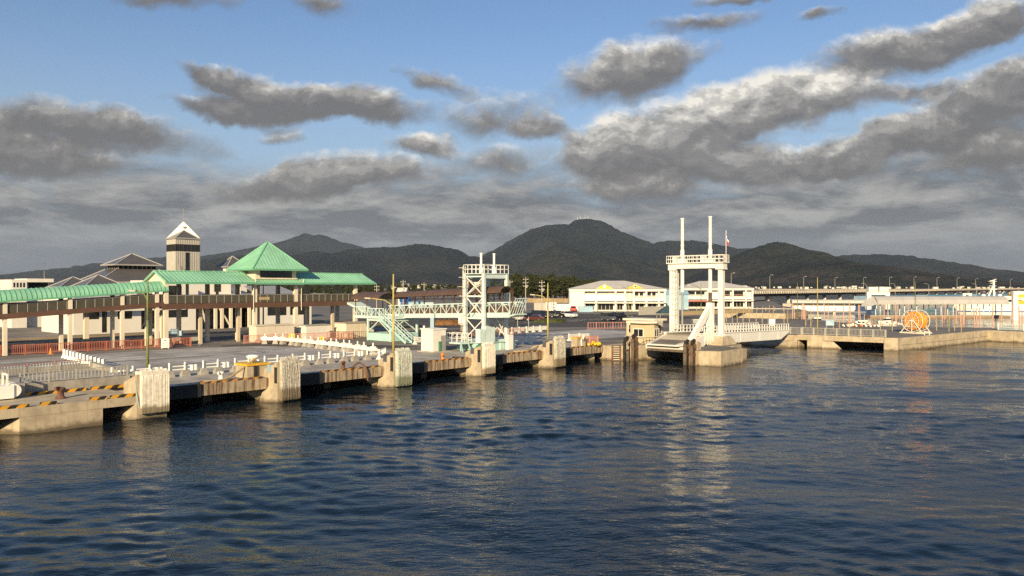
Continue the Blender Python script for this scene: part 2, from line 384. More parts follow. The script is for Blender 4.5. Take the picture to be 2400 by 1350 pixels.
# ================================================================ SEA
def build_sea():
    rs = [14.0]
    while rs[-1] < 330: rs.append(rs[-1] * 1.0047)
    while rs[-1] < 45000: rs.append(rs[-1] * 1.07)
    rs = np.array(rs)
    an = np.concatenate([np.radians(np.arange(-62, -40, 1.0)), np.radians(np.arange(-40, 40, .11)), np.radians(np.arange(40, 63, 1.0))])
    Rr, A = np.meshgrid(rs, an, indexing='ij')
    X = Rr * np.sin(A); Y = Rr * np.cos(A) - 6.0
    rng = np.random.default_rng(5)
    Z = np.zeros_like(X)
    wind = R(262)
    cell = Rr * .0047
    # gentle swell patches modulate the ripples
    patch = np.zeros_like(X)
    for k in range(9):
        lam = rng.uniform(16, 60); a = wind + rng.normal(0, .9); ph = rng.uniform(0, 6.28)
        patch += np.sin((X * math.cos(a) + Y * math.sin(a)) * 2 * math.pi / lam + ph)
    patch = np.clip(.72 + .15 * patch, .35, 1.2)
    for k in range(104):
        lam = math.exp(rng.uniform(math.log(.42), math.log(5.0)))
        a = wind + rng.normal(0, .50); ph = rng.uniform(0, 6.28)
        amp = lam * .0047 * (1.0 if lam < 2.0 else .42)
        fade = np.clip((lam / (cell * 3.0)) - .6, 0, 1)
        Z += amp * fade * patch * np.sin((X * math.cos(a) + Y * math.sin(a)) * 2 * math.pi / lam + ph)
    for k in range(12):                      # longer undulations that swing the mirror between blue sky and grey cloud
        lam = rng.uniform(7, 20); a = wind + rng.normal(0, .55); ph = rng.uniform(0, 6.28)
        Z += lam * .0015 * np.clip(lam / (cell * 3) - .6, 0, 1) * np.sin((X * math.cos(a) + Y * math.sin(a)) * 2 * math.pi / lam + ph)
    n0, n1 = X.shape
    vs = np.stack([X, Y, Z], -1).reshape(-1, 3)
    idx = np.arange(n0 * n1).reshape(n0, n1)
    f = np.stack([idx[:-1, :-1], idx[:-1, 1:], idx[1:, 1:], idx[1:, :-1]], -1).reshape(-1, 4)
    me = bpy.data.meshes.new('sea')
    me.vertices.add(len(vs)); me.vertices.foreach_set('co', vs.ravel())
    me.loops.add(f.size); me.loops.foreach_set('vertex_index', f[:, ::-1].ravel())
    me.polygons.add(len(f)); me.polygons.foreach_set('loop_start', np.arange(0, f.size, 4)); me.polygons.foreach_set('loop_total', np.full(len(f), 4))
    me.polygons.foreach_set('use_smooth', np.ones(len(f), bool)); me.update(); me.validate()
    m = bpy.data.materials.new('sea_water'); m.use_nodes = True; t = NT(m.node_tree); t.n.clear()
    out = t.N('ShaderNodeOutputMaterial'); p = t.N('ShaderNodeBsdfPrincipled'); t.link(p.outputs[0], out.inputs[0])
    p.inputs['Base Color'].default_value = (.004, .011, .019, 1); p.inputs['Roughness'].default_value = .02; p.inputs['IOR'].default_value = 1.333
    g = t.N('ShaderNodeNewGeometry').outputs['Position']
    h1 = t.noise(t.mapping(g, rot=(0, 0, R(-20)), scale=(1.5, 3.6, 1)), 1.0, 2, .5, .4)
    h2 = t.noise(t.mapping(g, rot=(0, 0, R(12)), scale=(4.0, 9.0, 1)), 1.0, 2, .5, .4)
    pt = t.ramp(t.noise(g, .05, 3, .5), .38, .62, .45, 1.15)
    hh = t.math('MULTIPLY', t.math('ADD', t.math('MULTIPLY', h1, .048), t.math('MULTIPLY', h2, .020)), pt)
    b = t.N('ShaderNodeBump'); b.inputs['Strength'].default_value = .9; b.inputs['Distance'].default_value = 1.0
    t.link(hh, b.inputs['Height']); t.link(b.outputs[0], p.inputs['Normal'])
    me.materials.append(m)
    o = bpy.data.objects.new('sea', me); col.objects.link(o); o['kind'] = 'structure'
build_sea()
# ================================================================ MOUNTAINS
def mountain_mat(name, c1, c2, c3, big=.0012):
    m = bpy.data.materials.new(name); m.use_nodes = True; t = NT(m.node_tree); t.n.clear()
    out = t.N('ShaderNodeOutputMaterial'); p = t.N('ShaderNodeBsdfDiffuse'); t.link(p.outputs[0], out.inputs[0])
    g = t.N('ShaderNodeNewGeometry').outputs['Position']; z = t.sep(g)[2]
    n = t.noise(g, big, 6, .6); n2 = t.noise(g, .028, 5, .7)
    c = t.mix(t.ramp(n, .38, .62), c1, c2)
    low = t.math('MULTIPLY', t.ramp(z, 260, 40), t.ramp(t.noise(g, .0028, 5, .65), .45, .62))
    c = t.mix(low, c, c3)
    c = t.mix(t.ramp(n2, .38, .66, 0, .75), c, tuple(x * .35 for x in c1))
    t.link(c, p.inputs['Color'])
    b = t.N('ShaderNodeBump'); b.inputs['Strength'].default_value = 1.0; b.inputs['Distance'].default_value = 22.0
    t.link(t.noise(g, .02, 7, .75), b.inputs['Height']); t.link(b.outputs[0], p.inputs['Normal']); M[name] = m
mountain_mat('forest_far', (.014, .020, .024), (.036, .042, .040), (.062, .057, .052))  # both forest colours darkened in place of cloud shadow on the slopes
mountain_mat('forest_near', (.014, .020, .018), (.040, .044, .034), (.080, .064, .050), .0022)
def vnoise(x, y, seed):
    rng = np.random.default_rng(seed); tab = rng.random((256, 256))
    xi = np.floor(x).astype(int); yi = np.floor(y).astype(int); fx = x - xi; fy = y - yi
    fx = fx * fx * (3 - 2 * fx); fy = fy * fy * (3 - 2 * fy)
    T = lambda a, b: tab[a & 255, b & 255]
    return (T(xi, yi) * (1 - fx) + T(xi + 1, yi) * fx) * (1 - fy) + (T(xi, yi + 1) * (1 - fx) + T(xi + 1, yi + 1) * fx) * fy
def mountain(name, prof, Y, depth, mt, seed, base_px=676):
    xs = np.array([p[0] for p in prof], float); ys = np.array([p[1] for p in prof], float)
    n = 420; nd = 71
    px = np.linspace(xs[0], xs[-1], n)
    k = np.arange(n)
    prf = np.interp(px, xs, ys)
    ker = np.ones(3) / 3; prs = np.convolve(np.pad(prf, 1, 'edge'), ker, 'valid')
    H = (HY - prs) * Y / F + CAMH + 3 + (vnoise(px * .09, px * 0, seed) - .5) * Y / F * 2.4 + (vnoise(px * .35, px * 0, seed + 1) - .5) * Y / F * 1.4
    X = (px - 1200) / F * Y
    t = np.linspace(-1, .75, nd)
    TT, XX = np.meshgrid(t, X, indexing='ij'); _, HH = np.meshgrid(t, H, indexing='ij')
    fall = np.where(TT < 0, np.clip(1 + TT, 0, 1) ** 1.25, np.clip(1 - TT / .75, 0, 1) ** 1.2)
    rid = np.zeros_like(XX)
    for o in range(5):
        f = 2.0 ** o / (depth * .35)
        q = vnoise(XX * f * 1.15 + 31, (TT * depth) * f + 17, seed + 10 + o)
        rid += (1 - np.abs(2 * q - 1)) * .5 ** o
    rid = rid / 1.9 - .5
    env = np.clip(np.abs(TT) * 3.2, 0, 1) * np.clip((1 - np.abs(TT)) * 2.2, 0, 1)
    Zm = np.maximum(HH, 1) * fall * (1 + rid * 1.1 * env) - 4.0
    # the spurs nearer the viewer must not rise above the ridge line itself
    Yg = Y + TT * depth
    lim = CAMH + (H[None, :] - CAMH) * (Yg / Y) - 2
    Zm = np.where(TT < -.02, np.minimum(Zm, lim), Zm)
    vs = np.stack([XX, Yg, Zm], -1).reshape(-1, 3); idx = np.arange(nd * n).reshape(nd, n)
    f = np.stack([idx[:-1, :-1], idx[:-1, 1:], idx[1:, 1:], idx[1:, :-1]], -1).reshape(-1, 4)
    me = bpy.data.meshes.new(name); me.from_pydata(vs.tolist(), [], f.tolist())
    me.polygons.foreach_set('use_smooth', [True] * len(f)); me.materials.append(M[mt]); me.update()
    o = bpy.data.objects.new(name, me); col.objects.link(o); o['kind'] = 'structure'; return o
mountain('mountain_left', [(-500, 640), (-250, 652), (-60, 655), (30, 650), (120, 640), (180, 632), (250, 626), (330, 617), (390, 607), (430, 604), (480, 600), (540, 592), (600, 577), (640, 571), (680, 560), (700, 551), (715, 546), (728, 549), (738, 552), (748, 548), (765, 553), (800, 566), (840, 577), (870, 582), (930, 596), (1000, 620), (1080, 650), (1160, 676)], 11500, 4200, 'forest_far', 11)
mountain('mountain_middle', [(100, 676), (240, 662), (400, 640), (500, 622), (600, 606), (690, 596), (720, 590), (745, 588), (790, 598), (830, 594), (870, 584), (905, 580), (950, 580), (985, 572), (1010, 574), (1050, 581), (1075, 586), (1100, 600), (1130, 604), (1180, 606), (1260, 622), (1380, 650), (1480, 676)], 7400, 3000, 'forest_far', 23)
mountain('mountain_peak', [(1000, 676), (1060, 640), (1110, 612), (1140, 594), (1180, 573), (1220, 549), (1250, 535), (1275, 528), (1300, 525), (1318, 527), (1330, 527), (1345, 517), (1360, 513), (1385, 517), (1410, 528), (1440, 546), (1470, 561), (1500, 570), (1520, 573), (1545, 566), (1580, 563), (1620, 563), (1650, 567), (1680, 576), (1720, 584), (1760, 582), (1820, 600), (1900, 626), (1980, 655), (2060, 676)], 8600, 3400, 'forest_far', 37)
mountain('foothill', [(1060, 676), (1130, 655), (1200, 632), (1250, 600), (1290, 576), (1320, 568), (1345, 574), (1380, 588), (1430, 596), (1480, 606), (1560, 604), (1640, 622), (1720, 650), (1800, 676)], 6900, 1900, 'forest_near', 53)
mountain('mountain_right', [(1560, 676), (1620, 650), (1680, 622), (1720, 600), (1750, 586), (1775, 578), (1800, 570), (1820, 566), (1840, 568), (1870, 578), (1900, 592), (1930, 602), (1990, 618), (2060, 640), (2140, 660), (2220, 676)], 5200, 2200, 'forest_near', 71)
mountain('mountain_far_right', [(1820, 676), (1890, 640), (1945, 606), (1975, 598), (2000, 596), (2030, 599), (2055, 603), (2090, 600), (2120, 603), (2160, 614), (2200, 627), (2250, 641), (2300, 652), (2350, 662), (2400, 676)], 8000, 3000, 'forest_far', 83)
mountain('mountain_edge', [(2280, 676), (2340, 664), (2370, 652), (2400, 643), (2450, 632), (2520, 628), (2620, 640), (2760, 676)], 7000, 2400, 'forest_far', 97)
# ================================================================ LAND
def land_mat():
    m = bpy.data.materials.new('ground_asphalt'); m.use_nodes = True; t = NT(m.node_tree); t.n.clear()
    out = t.N('ShaderNodeOutputMaterial'); p = t.N('ShaderNodeBsdfPrincipled'); t.link(p.outputs[0], out.inputs[0]); p.inputs['Roughness'].default_value = .85
    g = t.N('ShaderNodeTexCoord').outputs['Object']
    n = t.noise(g, .09, 6, .6); n2 = t.noise(g, 1.2, 6, .65); n3 = t.noise(t.mapping(g, scale=(.02, .35, 1)), 1.0, 4, .6)
    c = t.mix(t.ramp(n, .36, .62), (.12, .11, .098), (.22, .20, .172))
    c = t.mix(t.ramp(n3, .45, .65, 0, .6), c, (.27, .25, .22))
    c = t.mix(t.ramp(n2, .45, .75, 0, .5), c, (.055, .05, .045))
    t.link(c, p.inputs['Base Color']); M['ground'] = m
    m = bpy.data.materials.new('apron_concrete'); m.use_nodes = True; t = NT(m.node_tree); t.n.clear()
    out = t.N('ShaderNodeOutputMaterial'); p = t.N('ShaderNodeBsdfPrincipled'); t.link(p.outputs[0], out.inputs[0]); p.inputs['Roughness'].default_value = .8
    g = t.N('ShaderNodeTexCoord').outputs['Object']
    n = t.noise(t.mapping(g, scale=(.05, .45, 1)), 1.0, 4, .6, .4); n2 = t.noise(g, .9, 6, .65); n3 = t.noise(g, .16, 5, .6)
    c = t.mix(t.ramp(n, .38, .62), (.34, .33, .315), (.56, .535, .50))
    c = t.mix(t.ramp(n3, .46, .66, 0, .75), c, (.25, .23, .21))
    c = t.mix(t.ramp(n2, .46, .72, 0, .6), c, (.20, .185, .17))
    t.link(c, p.inputs['Base Color']); M['apron'] = m
land_mat()
def ngon_land(name, pts, z, skirt, mt, side='concrete'):
    bm = bmesh.new(); vs = [bm.verts.new((p[0], p[1], z)) for p in pts]
    f = bm.faces.new(vs); f.normal_update()
    if f.normal.z < 0: f.normal_flip()
    lo = [bm.verts.new((p[0], p[1], z - skirt)) for p in pts]; n = len(pts)
    for i in range(n):
        q = bm.faces.new((vs[i], vs[(i + 1) % n], lo[(i + 1) % n], lo[i])); q.material_index = 1
    bmesh.ops.triangulate(bm, faces=[f]); bmesh.ops.recalc_face_normals(bm, faces=bm.faces)
    me = bpy.data.meshes.new(name); bm.to_mesh(me); bm.free(); me.materials.append(M[mt]); me.materials.append(M[side])
    o = bpy.data.objects.new(name, me); col.objects.link(o); o['kind'] = 'structure'; return o
def Wl(l): return [W(u, v) for u, v in l]
def ray(px, Y): return ((px - 1200) / F * Y, Y)
shore = Wl([(-420, 9), (1, 9), (62, 9), (62, 2), (101, 2), (101, -9.1), (105, -9.1), (105, -10.6), (101.2, -10.6), (101.55, -13.0), (108, -13.0), (109, -21.9), (102.8, -21.9), (103, -23.4), (138, -29), (134, -46), (131, -110), (139, -110), (142, -46), (147, -27), (141, -11), (152, 2), (163, 12), (160, 34), (178, 44), (194, 51), (199, 34), (232, 40)])
shore += [Vector((*ray(1835, 320), 0)), Vector((*ray(1800, 480), 0)), Vector((*ray(1790, 800), 0)), Vector((*ray(1780, 2600), 0)), Vector((9000, 2700, 0)), Vector((24000, 4000, 0)), Vector((24000, 26000, 0)), Vector((-24000, 26000, 0)), Vector((-24000, 300, 0))]
ngon_land('ground', shore, 2.0, 3.2, 'ground')
# ================================================================ QUAY: deck slabs, apron sheets, kerbs, fender piers
def sheet(name, pts, z, mt):
    mb = MB(); mb.prism(pts, 2.0 - .05, z); return struct(mb, name, mt)
DOL = [0.0, 11.65, 24.45, 36.75, 49.35]                      # fender piers along the quay edge
deck = bpy.data.objects.new('quay_deck', None); col.objects.link(deck); deck.location = W(0, 0, 0); deck.rotation_euler = (0, 0, TH); deck['kind'] = 'structure'
BASE[deck.name] = (0, 0, 0)
EDGE = 1.9
for a, b in zip(DOL, DOL[1:] + [61.0]):
    MB().box(a + 1.0, b + 1.0 if b < 60 else 62, EDGE + .01 * (a % 3), 9.0, 1.05, 2.0).build('deck_slab', ['slab_edge'], deck)
    # haunch beam under the slab beside the next pier
    MB().prism([(b - 2.6, EDGE + 1.6), (b - .9, EDGE + .9), (b - .9, EDGE + 4.0), (b - 2.6, EDGE + 4.0)], [.95, -.6, -.6, .95], 1.05).build('haunch', ['concrete'], deck)
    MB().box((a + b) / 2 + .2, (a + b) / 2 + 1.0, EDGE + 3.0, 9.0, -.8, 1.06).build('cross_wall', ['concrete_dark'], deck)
sheet('deck_pavement', [(1.2, EDGE + .25), (61.5, EDGE + .25), (61.5, 12.0), (1.2, 12.0)], 2.012, 'concrete_grey')
sheet('apron_concrete', [(-60, 22), (-2, 22), (4.0, 12.2), (40, 12.2), (36.0, 19), (28.0, 36), (22.0, 38.6), (-60, 38.6)], 2.006, 'apron')
sheet('apron_east', [(50.5, 13), (92, 8), (92, 27), (52.0, 27)], 2.006, 'apron')
sheet('apron_lane', [(24.5, 37.5), (29.2, 36.2), (38.5, 19.0), (43.5, 19.0), (33.5, 40), (25.5, 40)], 2.0055, 'asphalt')
sheet('road_patch', [(2, 27), (17, 26), (17.5, 26.9), (2, 28)], 2.0095, 'concrete_dark')
sheet('road_patch', [(-9, 33), (6, 31.8), (6, 32.6), (-9, 34)], 2.0095, 'concrete_dark')
sheet('road_patch', [(60, 15), (78, 12.5), (78, 13.2), (60, 16)], 2.0095, 'concrete_dark')
sheet('access_road', [(-60, 47.5), (26, 47.5), (62, 49), (62, 72), (-60, 70)], 2.005, 'asphalt')
sheet('car_park', [(100, 30), (160, 38), (158, 88), (85, 96), (76, 50)], 2.005, 'asphalt')
sheet('sand_bank', [(-60, 70.3), (30, 72.3), (30, 76), (-60, 78)], 2.12, 'sand')
sheet('lawn', [(70, 52), (76, 51), (84, 96), (66, 96)], 2.03, 'dry_grass')
def line(name, pts, wd=.15):
    for (a, b) in pts:
        a = Vector((*a, 0)); b = Vector((*b, 0)); d = (b - a).normalized(); n = Vector((-d.y, d.x, 0)) * wd / 2
        mb = MB().prism([tuple(a - n)[:2], tuple(b - n)[:2], tuple(b + n)[:2], tuple(a + n)[:2]], 2.0 - .02, 2.0115)
        struct(mb, name, 'white_bright')
line('lane_marking', [((24, 43.2), (26.5, 47)), ((26.5, 47), (34, 50)), ((100, 60), (112, 62)), ((104, 54), (116, 56)), ((108, 48), (120, 50)), ((64, 20), (88, 17)), ((62, 24.5), (90, 22))], .16)
# parking bay lines
line('bay_marking', [((118 + i * 3.0, 50), (120.5 + i * 3.0, 55)) for i in range(6)], .12)
# kerbs along the edge
def kerb(u0, u1, v, mt, label, z=2.0, h=.15):
    mb = MB().prism([(u0, v - .14), (u1, v - .14), (u1, v + .14), (u0, v + .14)], z - .02, z + h)
    single(mb, 'edge_kerb', mt, label, 'kerb', u0, v, z, absolute=True)
for i, (a, b) in enumerate(zip(DOL, DOL[1:] + [61.0])):
    pos = ['between the pleated white pier and the shaggy white pier', 'between the shaggy white pier and the greenish pier', 'between the greenish pier and the smooth beige pier', 'between the smooth beige pier and the last shaggy pier', 'between the last shaggy pier and the ladder'][i]
    kerb(a + 4.4, b - 1.6 if b < 60 else 60.6, EDGE + .18, 'hazard_old', 'rusty yellow and black edge kerb ' + pos)
    MB().box(a + 1.25, a + 4.35, EDGE - .18, EDGE + .06, 1.0, 2.06).build('dark_edge_plate', ['black_rubber'], deck)
# ------------------------------------------------ low landing stage on the left
ls = bpy.data.objects.new('landing_stage', None); col.objects.link(ls); ls.location = W(0, 0, 0); ls.rotation_euler = (0, 0, TH); ls['kind'] = 'structure'; BASE[ls.name] = (0, 0, 0)
MB().prism([(-40, .55), (-1.1, .55), (-1.1, 7.2), (-40, 7.2)], 1.12, 1.75).build('stage_slab', ['concrete'], ls)
MB().prism([(-8.9, .57), (-3.6, .57), (-3.6, 6.8), (-8.9, 6.8)], -1.2, 1.13).build('stage_pier', ['concrete'], ls)
MB().add([(-8.9, .75, 1.12), (-8.9, .75, -.4), (-10.4, 2.6, -.4), (-8.9, 4.5, 1.12), (-8.9, 4.5, -.4)], [(0, 1, 2), (0, 2, 3), (2, 4, 3), (1, 4, 2), (0, 3, 4, 1)]).build('stage_buttress', ['concrete'], ls)
MB().box(-40, -14, 2.5, 6.8, -1.2, 1.13).build('stage_rear_wall', ['concrete_dark'], ls)
MB().prism([(-7.0, 7.2), (.9, 7.2), (.9, 16.5), (-7.0, 16.5)], 1.0, 2.62).build('raised_terrace', ['concrete_grey'], ls)
MB().prism([(-40, 7.2), (-7.0, 7.2), (-7.0, 16.5), (-40, 16.5)], 1.0, 2.05).build('side_terrace', ['concrete_grey'], ls)
MB().box(-7.6, -6.98, 6.4, 7.3, 1.74, 2.75).build('terrace_pillar', ['concrete_grey'], ls)
MB().box(-40, .9, 16.3, 16.9, 2.62 - .8, 2.95).build('terrace_parapet', ['concrete_grey'], ls)
MB().prism([(.9, 7.4), (1.35, 7.4), (1.35, 16.2), (.9, 16.2)], 1.0, [2.75, 2.75, 3.15, 3.15]).build('terrace_end_wall', ['concrete_grey'], ls)
def lk(u0, u1, v, label):
    mb = MB()
    x = u0
    mb.prism([(u0, v - .13), (u1, v - .13), (u1, v + .13), (u0, v + .13)], 1.73, 1.97)
    single(mb, 'edge_kerb', 'hazard', label, 'kerb', u0, v, 1.75, absolute=True)
lk(-30, -8.3, .75, 'yellow and black kerb at the outer edge of the landing stage, left of the rusty bollard')
lk(-7.6, -6.6, .75, 'very short yellow and black kerb just left of the rusty bollard')
lk(-4.4, -3.3, .75, 'short yellow and black kerb on the landing stage, right of the rusty bollard')
lk(-3.0, -1.2, .75, 'yellow and black kerb on the landing stage beside the pleated white pier')
lk(-7.0, -2.6, 6.95, 'long yellow and black kerb at the foot of the terrace wall')
lk(-2.2, .7, 6.95, 'yellow and black kerb at the foot of the terrace wall near its right end')
# ------------------------------------------------ fender piers
def strands(u0, u1, v, z0, z1, n, amp, rag, seed, thick=.32, flop=0.0):
    """hanging rope strands packed side by side: one mass"""
    rnd = random.Random(seed); mb = MB()
    rows = 14
    for layer in range(2):
        for i in range(n):
            u = u0 + (u1 - u0) * (i + .5 + rnd.uniform(-.35, .35)) / n
            top = z1 + rnd.uniform(-.10, .12) * (1 + rag); bot = z0 + rnd.uniform(0, .5) * rag
            r = (u1 - u0) / n * rnd.uniform(.85, 1.25)
            ph = rnd.uniform(0, 6.28); ph2 = rnd.uniform(0, 6.28); vv = v - layer * amp * .6 - rnd.uniform(0, amp)
            pts = []
            for k in range(rows + 1):
                t = k / rows; z = top + (bot - top) * t
                bulge = math.sin(min(1, t * 5) * math.pi / 2)
                wob = amp * .55 * (math.sin(ph + t * 7) + .6 * math.sin(ph2 + t * 19)) * rag
                pts.append((u + wob * .8 * rag, (v + thick * .9) * (1 - bulge) + (vv + wob * .6) * bulge, z))
            ring = []
            for j, p in enumerate(pts):
                rr = r * (1 if j < rows else .55)
                for a in range(4): ring.append((p[0] + rr * math.cos(a * 1.571 + .78), p[1] + rr * .8 * math.sin(a * 1.571 + .78), p[2]))
            fs = [(j * 4 + a, j * 4 + (a + 1) % 4, (j + 1) * 4 + (a + 1) % 4, (j + 1) * 4 + a) for j in range(rows) for a in range(4)]
            fs += [(3, 2, 1, 0), (rows * 4, rows * 4 + 1, rows * 4 + 2, rows * 4 + 3)]
            mb.add(ring, fs)
    return mb
DL = [('broad fender pier in a smooth pleated white cover, with a blue rope at its side', 'rope_white'), ('shaggy off-white rope-covered fender pier with a small blue sign at its top', 'rope_grey'), ('shaggy rope-covered fender pier with a greenish tinge beside the yellowish pole', 'rope_green'), ('fender pier in a smooth beige pleated cover in front of the aqua tower', 'rope_white'), ('shaggy pale rope-covered fender pier with a small dark notice, next before the ladder', 'rope_grey')]
for i, u in enumerate(DOL):
    lab, rm = DL[i]
    t = thing('fender_pier', lab, 'pier', u, 0, 0, group='fender piers along the quay')
    top = 3.62 if i else 3.55
    wd = 1.0 if i == 0 else .86
    MB().prism([(u - wd - .25, .45), (u + wd, .45), (u + wd, 2.9), (u - wd - .25, 2.9)], -1.5, [top - .15, top - .15, 2.6, 2.6]).build('block', ['concrete'], t)
    MB().prism([(u - wd - .25, .46), (u - wd - .25, 2.6), (u - wd - 1.05, 2.1), (u - wd - .95, .8)], -1.5, [1.3, 1.3, -.05, -.05]).build('buttress', ['concrete'], t)
    if i == 0:
        s = strands(u - 1.02, u + 1.02, .12, .42, 3.62, 44, .035, .05, 3, .4)
        MB().box(u - 1.02, u + 1.02, .13, 1.3, .38, 3.56).build('cover_core', [rm], t)
        MB().path([(u - 1.3, .6, 2.9), (u - 1.28, .45, 2.2), (u - 1.2, .35, 1.3), (u - 1.15, .3, .9)], .035).build('rope', ['blue_light'], t)
    elif i == 3:
        s = strands(u - .88, u + .88, .14, .30, 3.70, 36, .035, .06, 9, .4)
        MB().box(u - .88, u + .88, .14, .6, .30, 3.62).build('cover_core', [rm], t)
    else:
        s = strands(u - .90, u + .90, .12, .12, 3.75, 58, .09, .5, 20 + i, .4)
        MB().box(u - .88, u + .88, .12, .6, .12, 3.62).build('cover_core', [rm], t)
    so = s.build('strands', [rm], t); so['kind'] = 'stuff'
    if i:
        MB().box(u - wd - .27, u - wd - .24, .5, .95, 1.6, 3.0).build('dark_slot', ['black_rubber'], t)
        MB().box(u - wd - .30, u - wd - .27, 1.5, 2.05, 2.5, 3.15).build('notice', ['blue_light' if i == 1 else 'car_grey'], t)
# ================================================================ RAILINGS, BARRIERS AND POLES ON THE QUAY
def picket_fence(name, pts, z, h, mt, label, cat='fence', group=None, step=.16, post=2.0, rails=(1.0, .12), pw=.045, postw=.11, mt2=None):
    """fence along points in quay coordinates; posts are single parts, the thin pickets of a panel one part"""
    u0, v0 = pts[0]
    t = thing(name, label, cat, u0, v0, z, group=group)
    for (a, b) in zip(pts[:-1], pts[1:]):
        a = Vector((a[0], a[1], z)); b = Vector((b[0], b[1], z)); L = (b - a).length; n = max(1, round(L / post)); d = (b - a) / n
        for k in range(n + (1 if b[:2] == pts[-1] else 1)):
            p = a + d * k
            MB().cb(p.x, p.y, z, postw, postw, h + .06).build('post', [mt], t)
        for k in range(n):
            p = a + d * k; q = p + d; mb = MB()
            m_ = max(2, round(d.length / step))
            for j in range(1, m_):
                c = p + d * (j / m_); mb.box(c.x - pw / 2, c.x + pw / 2, c.y - pw / 2, c.y + pw / 2, z + h * rails[1], z + h * rails[0])
            mb.build('picket_panel', [mt2 or mt], t)
            for r in rails: MB().bar(p + Vector((0, 0, h * r)), q + Vector((0, 0, h * r)), .06, .06).build('rail', [mt], t)
    return t
picket_fence('railing', [(-7.0, 7.45), (.8, 7.45)], 2.62, .8, 'rail_grey', 'pale grey baluster railing on the edge of the landing terrace', 'railing', step=.30, post=2.0, pw=.06)
picket_fence('railing', [(-8.0, 12.5), (.8, 15.6)], 2.63, .75, 'rail_grey', 'grey railing along the back of the landing terrace', 'railing', step=.25, post=3.0)
picket_fence('fence', [(-16, 14.5), (-6, 17.3), (1.2, 19.5)], 2.0, 1.15, 'fence_pink', 'faded red and white picket fence behind the landing terrace', 'fence', step=.28, post=2.6, mt2='white_paint')
picket_fence('fence', [(-8, 45.2), (1.2, 44.4), (8, 43.6), (22.3, 41.9)], 2.0, 1.15, 'fence_red', 'long red picket fence under the covered ramp walkway', step=.19)
picket_fence('fence', [(29.3, 40.6), (45.3, 37.4)], 2.0, 1.15, 'fence_pink', 'faded orange-red picket fence in front of the white cabinets', step=.19)
picket_fence('fence', [(57, 29), (66, 25.5), (69.5, 23.6)], 2.0, 1.15, 'fence_pink', 'orange-red fence behind the aqua tower', step=.2)
picket_fence('fence', [(92, 27.5), (104, 18.8)], 2.0, 1.2, 'fence_pink', 'orange-red fence in front of the parked vans', step=.6, post=1.6)
picket_fence('fence', [(57.2, 4.2), (61.5, 3.2)], 2.0, 1.2, 'fence_pink', 'short pink picket fence on the quay corner beside the ladder', step=.16, post=1.4)
picket_fence('fence', [(40, 46), (52, 30), (56, 27)], 2.0, 1.1, 'brown', 'low dark brown fence behind the aqua stairs', step=.3, post=2.4)
picket_fence('railing', [(101.4, -9.5), (102.8, -22.0)], 2.1, 1.15, 'rail_grey', 'pale grey baluster railing over the dark opening of the right-hand quay', 'railing', step=.2, post=1.8, postw=.2)
picket_fence('railing', [(101.6, -2.0), (101.4, -9.3)], 2.1, 1.1, 'rail_grey', 'pale grey railing between the steel linkspan and the dark opening', 'railing', step=.2, post=1.8, postw=.16)
picket_fence('railing', [(140.5, -30.5), (136.5, -47), (134, -70)], 2.0, 1.2, 'aqua_pale', 'pale green railing at the far end of the right-hand quay wall', 'railing', step=.2, post=4.0, postw=.15)
# water-filled plastic barriers in a line
bar = thing('plastic_barrier', 'white plastic road barrier in the slanting row on the apron', 'barrier', 0, 0, 0, group='slanting row of white plastic barriers', absolute=False)
MB().frus(0, 0, .12, .46, 1.12, .26, .22, 1.0).build('base', ['white_bright'], bar)
MB().box(-.10, .10, -.5, .5, .38, .95).build('panel', ['white_bright'], bar)
for s in (-1, 1): MB().frus(0, s * .4, 0, .56, .26, .13, .46, .22).build('foot', ['white_bright'], bar)
P0, P1 = Vector(Q(G(152, 838))), Vector(Q(G(243, 864)))
for k in range(12):
    p = P0 + (P1 - P0) * k / 11
    loc = W(p.x, p.y, 2.006); rz = TH + math.atan2((P1 - P0).y, (P1 - P0).x) - math.pi / 2 - .42 + random.uniform(-.05, .05)
    o = bar if k == 0 else copy_tree(bar)
    o.location = loc; o.rotation_euler = (0, 0, rz); o['label'] = ORD[k] + ' white plastic road barrier of the slanting row, counted from the long red fence'
# guard rail units: two concrete feet with posts, two pipes, a pair of rollers
gu = thing('guard_rail', 'twin-pipe white guard rail section on concrete feet beside the quay edge', 'guard rail', 0, 0, 0, group='guard rail sections along the quay edge', absolute=False)
for s in (-.85, .85):
    MB().frus(s, 0, 0, .85, .62, .58, .42, .34).build('concrete_foot', ['concrete_grey'], gu)
    MB().tube((s, 0, .5), (s, 0, 1.28), .085, 8).build('post', ['white_bright'], gu)
for z_ in (.62, .92):
    MB().tube((.85, .12, z_), (2.95, .12, z_), .07, 6).build('pipe', ['white_paint'], gu)
for s in (-.17, .17): MB().tube((s, .06, .48), (s, .06, .98), .15, 10).build('roller', ['white_bright'], gu)
A0, A1 = Vector(Q(G(455, 880))), Vector(Q(G(846, 845)))
n = 6
first = True
for k in range(-2, 7):
    p = A0 + (A1 - A0) * k / n; loc = W(p.x, p.y, 2.012); rz = TH + math.atan2((A1 - A0).y, (A1 - A0).x)
    o = gu if first else copy_tree(gu)
    o.location = loc; o.rotation_euler = (0, 0, rz); first = False; o['label'] = ORD[k + 2] + ' twin-pipe guard rail section on concrete feet, counted from the landing terrace'
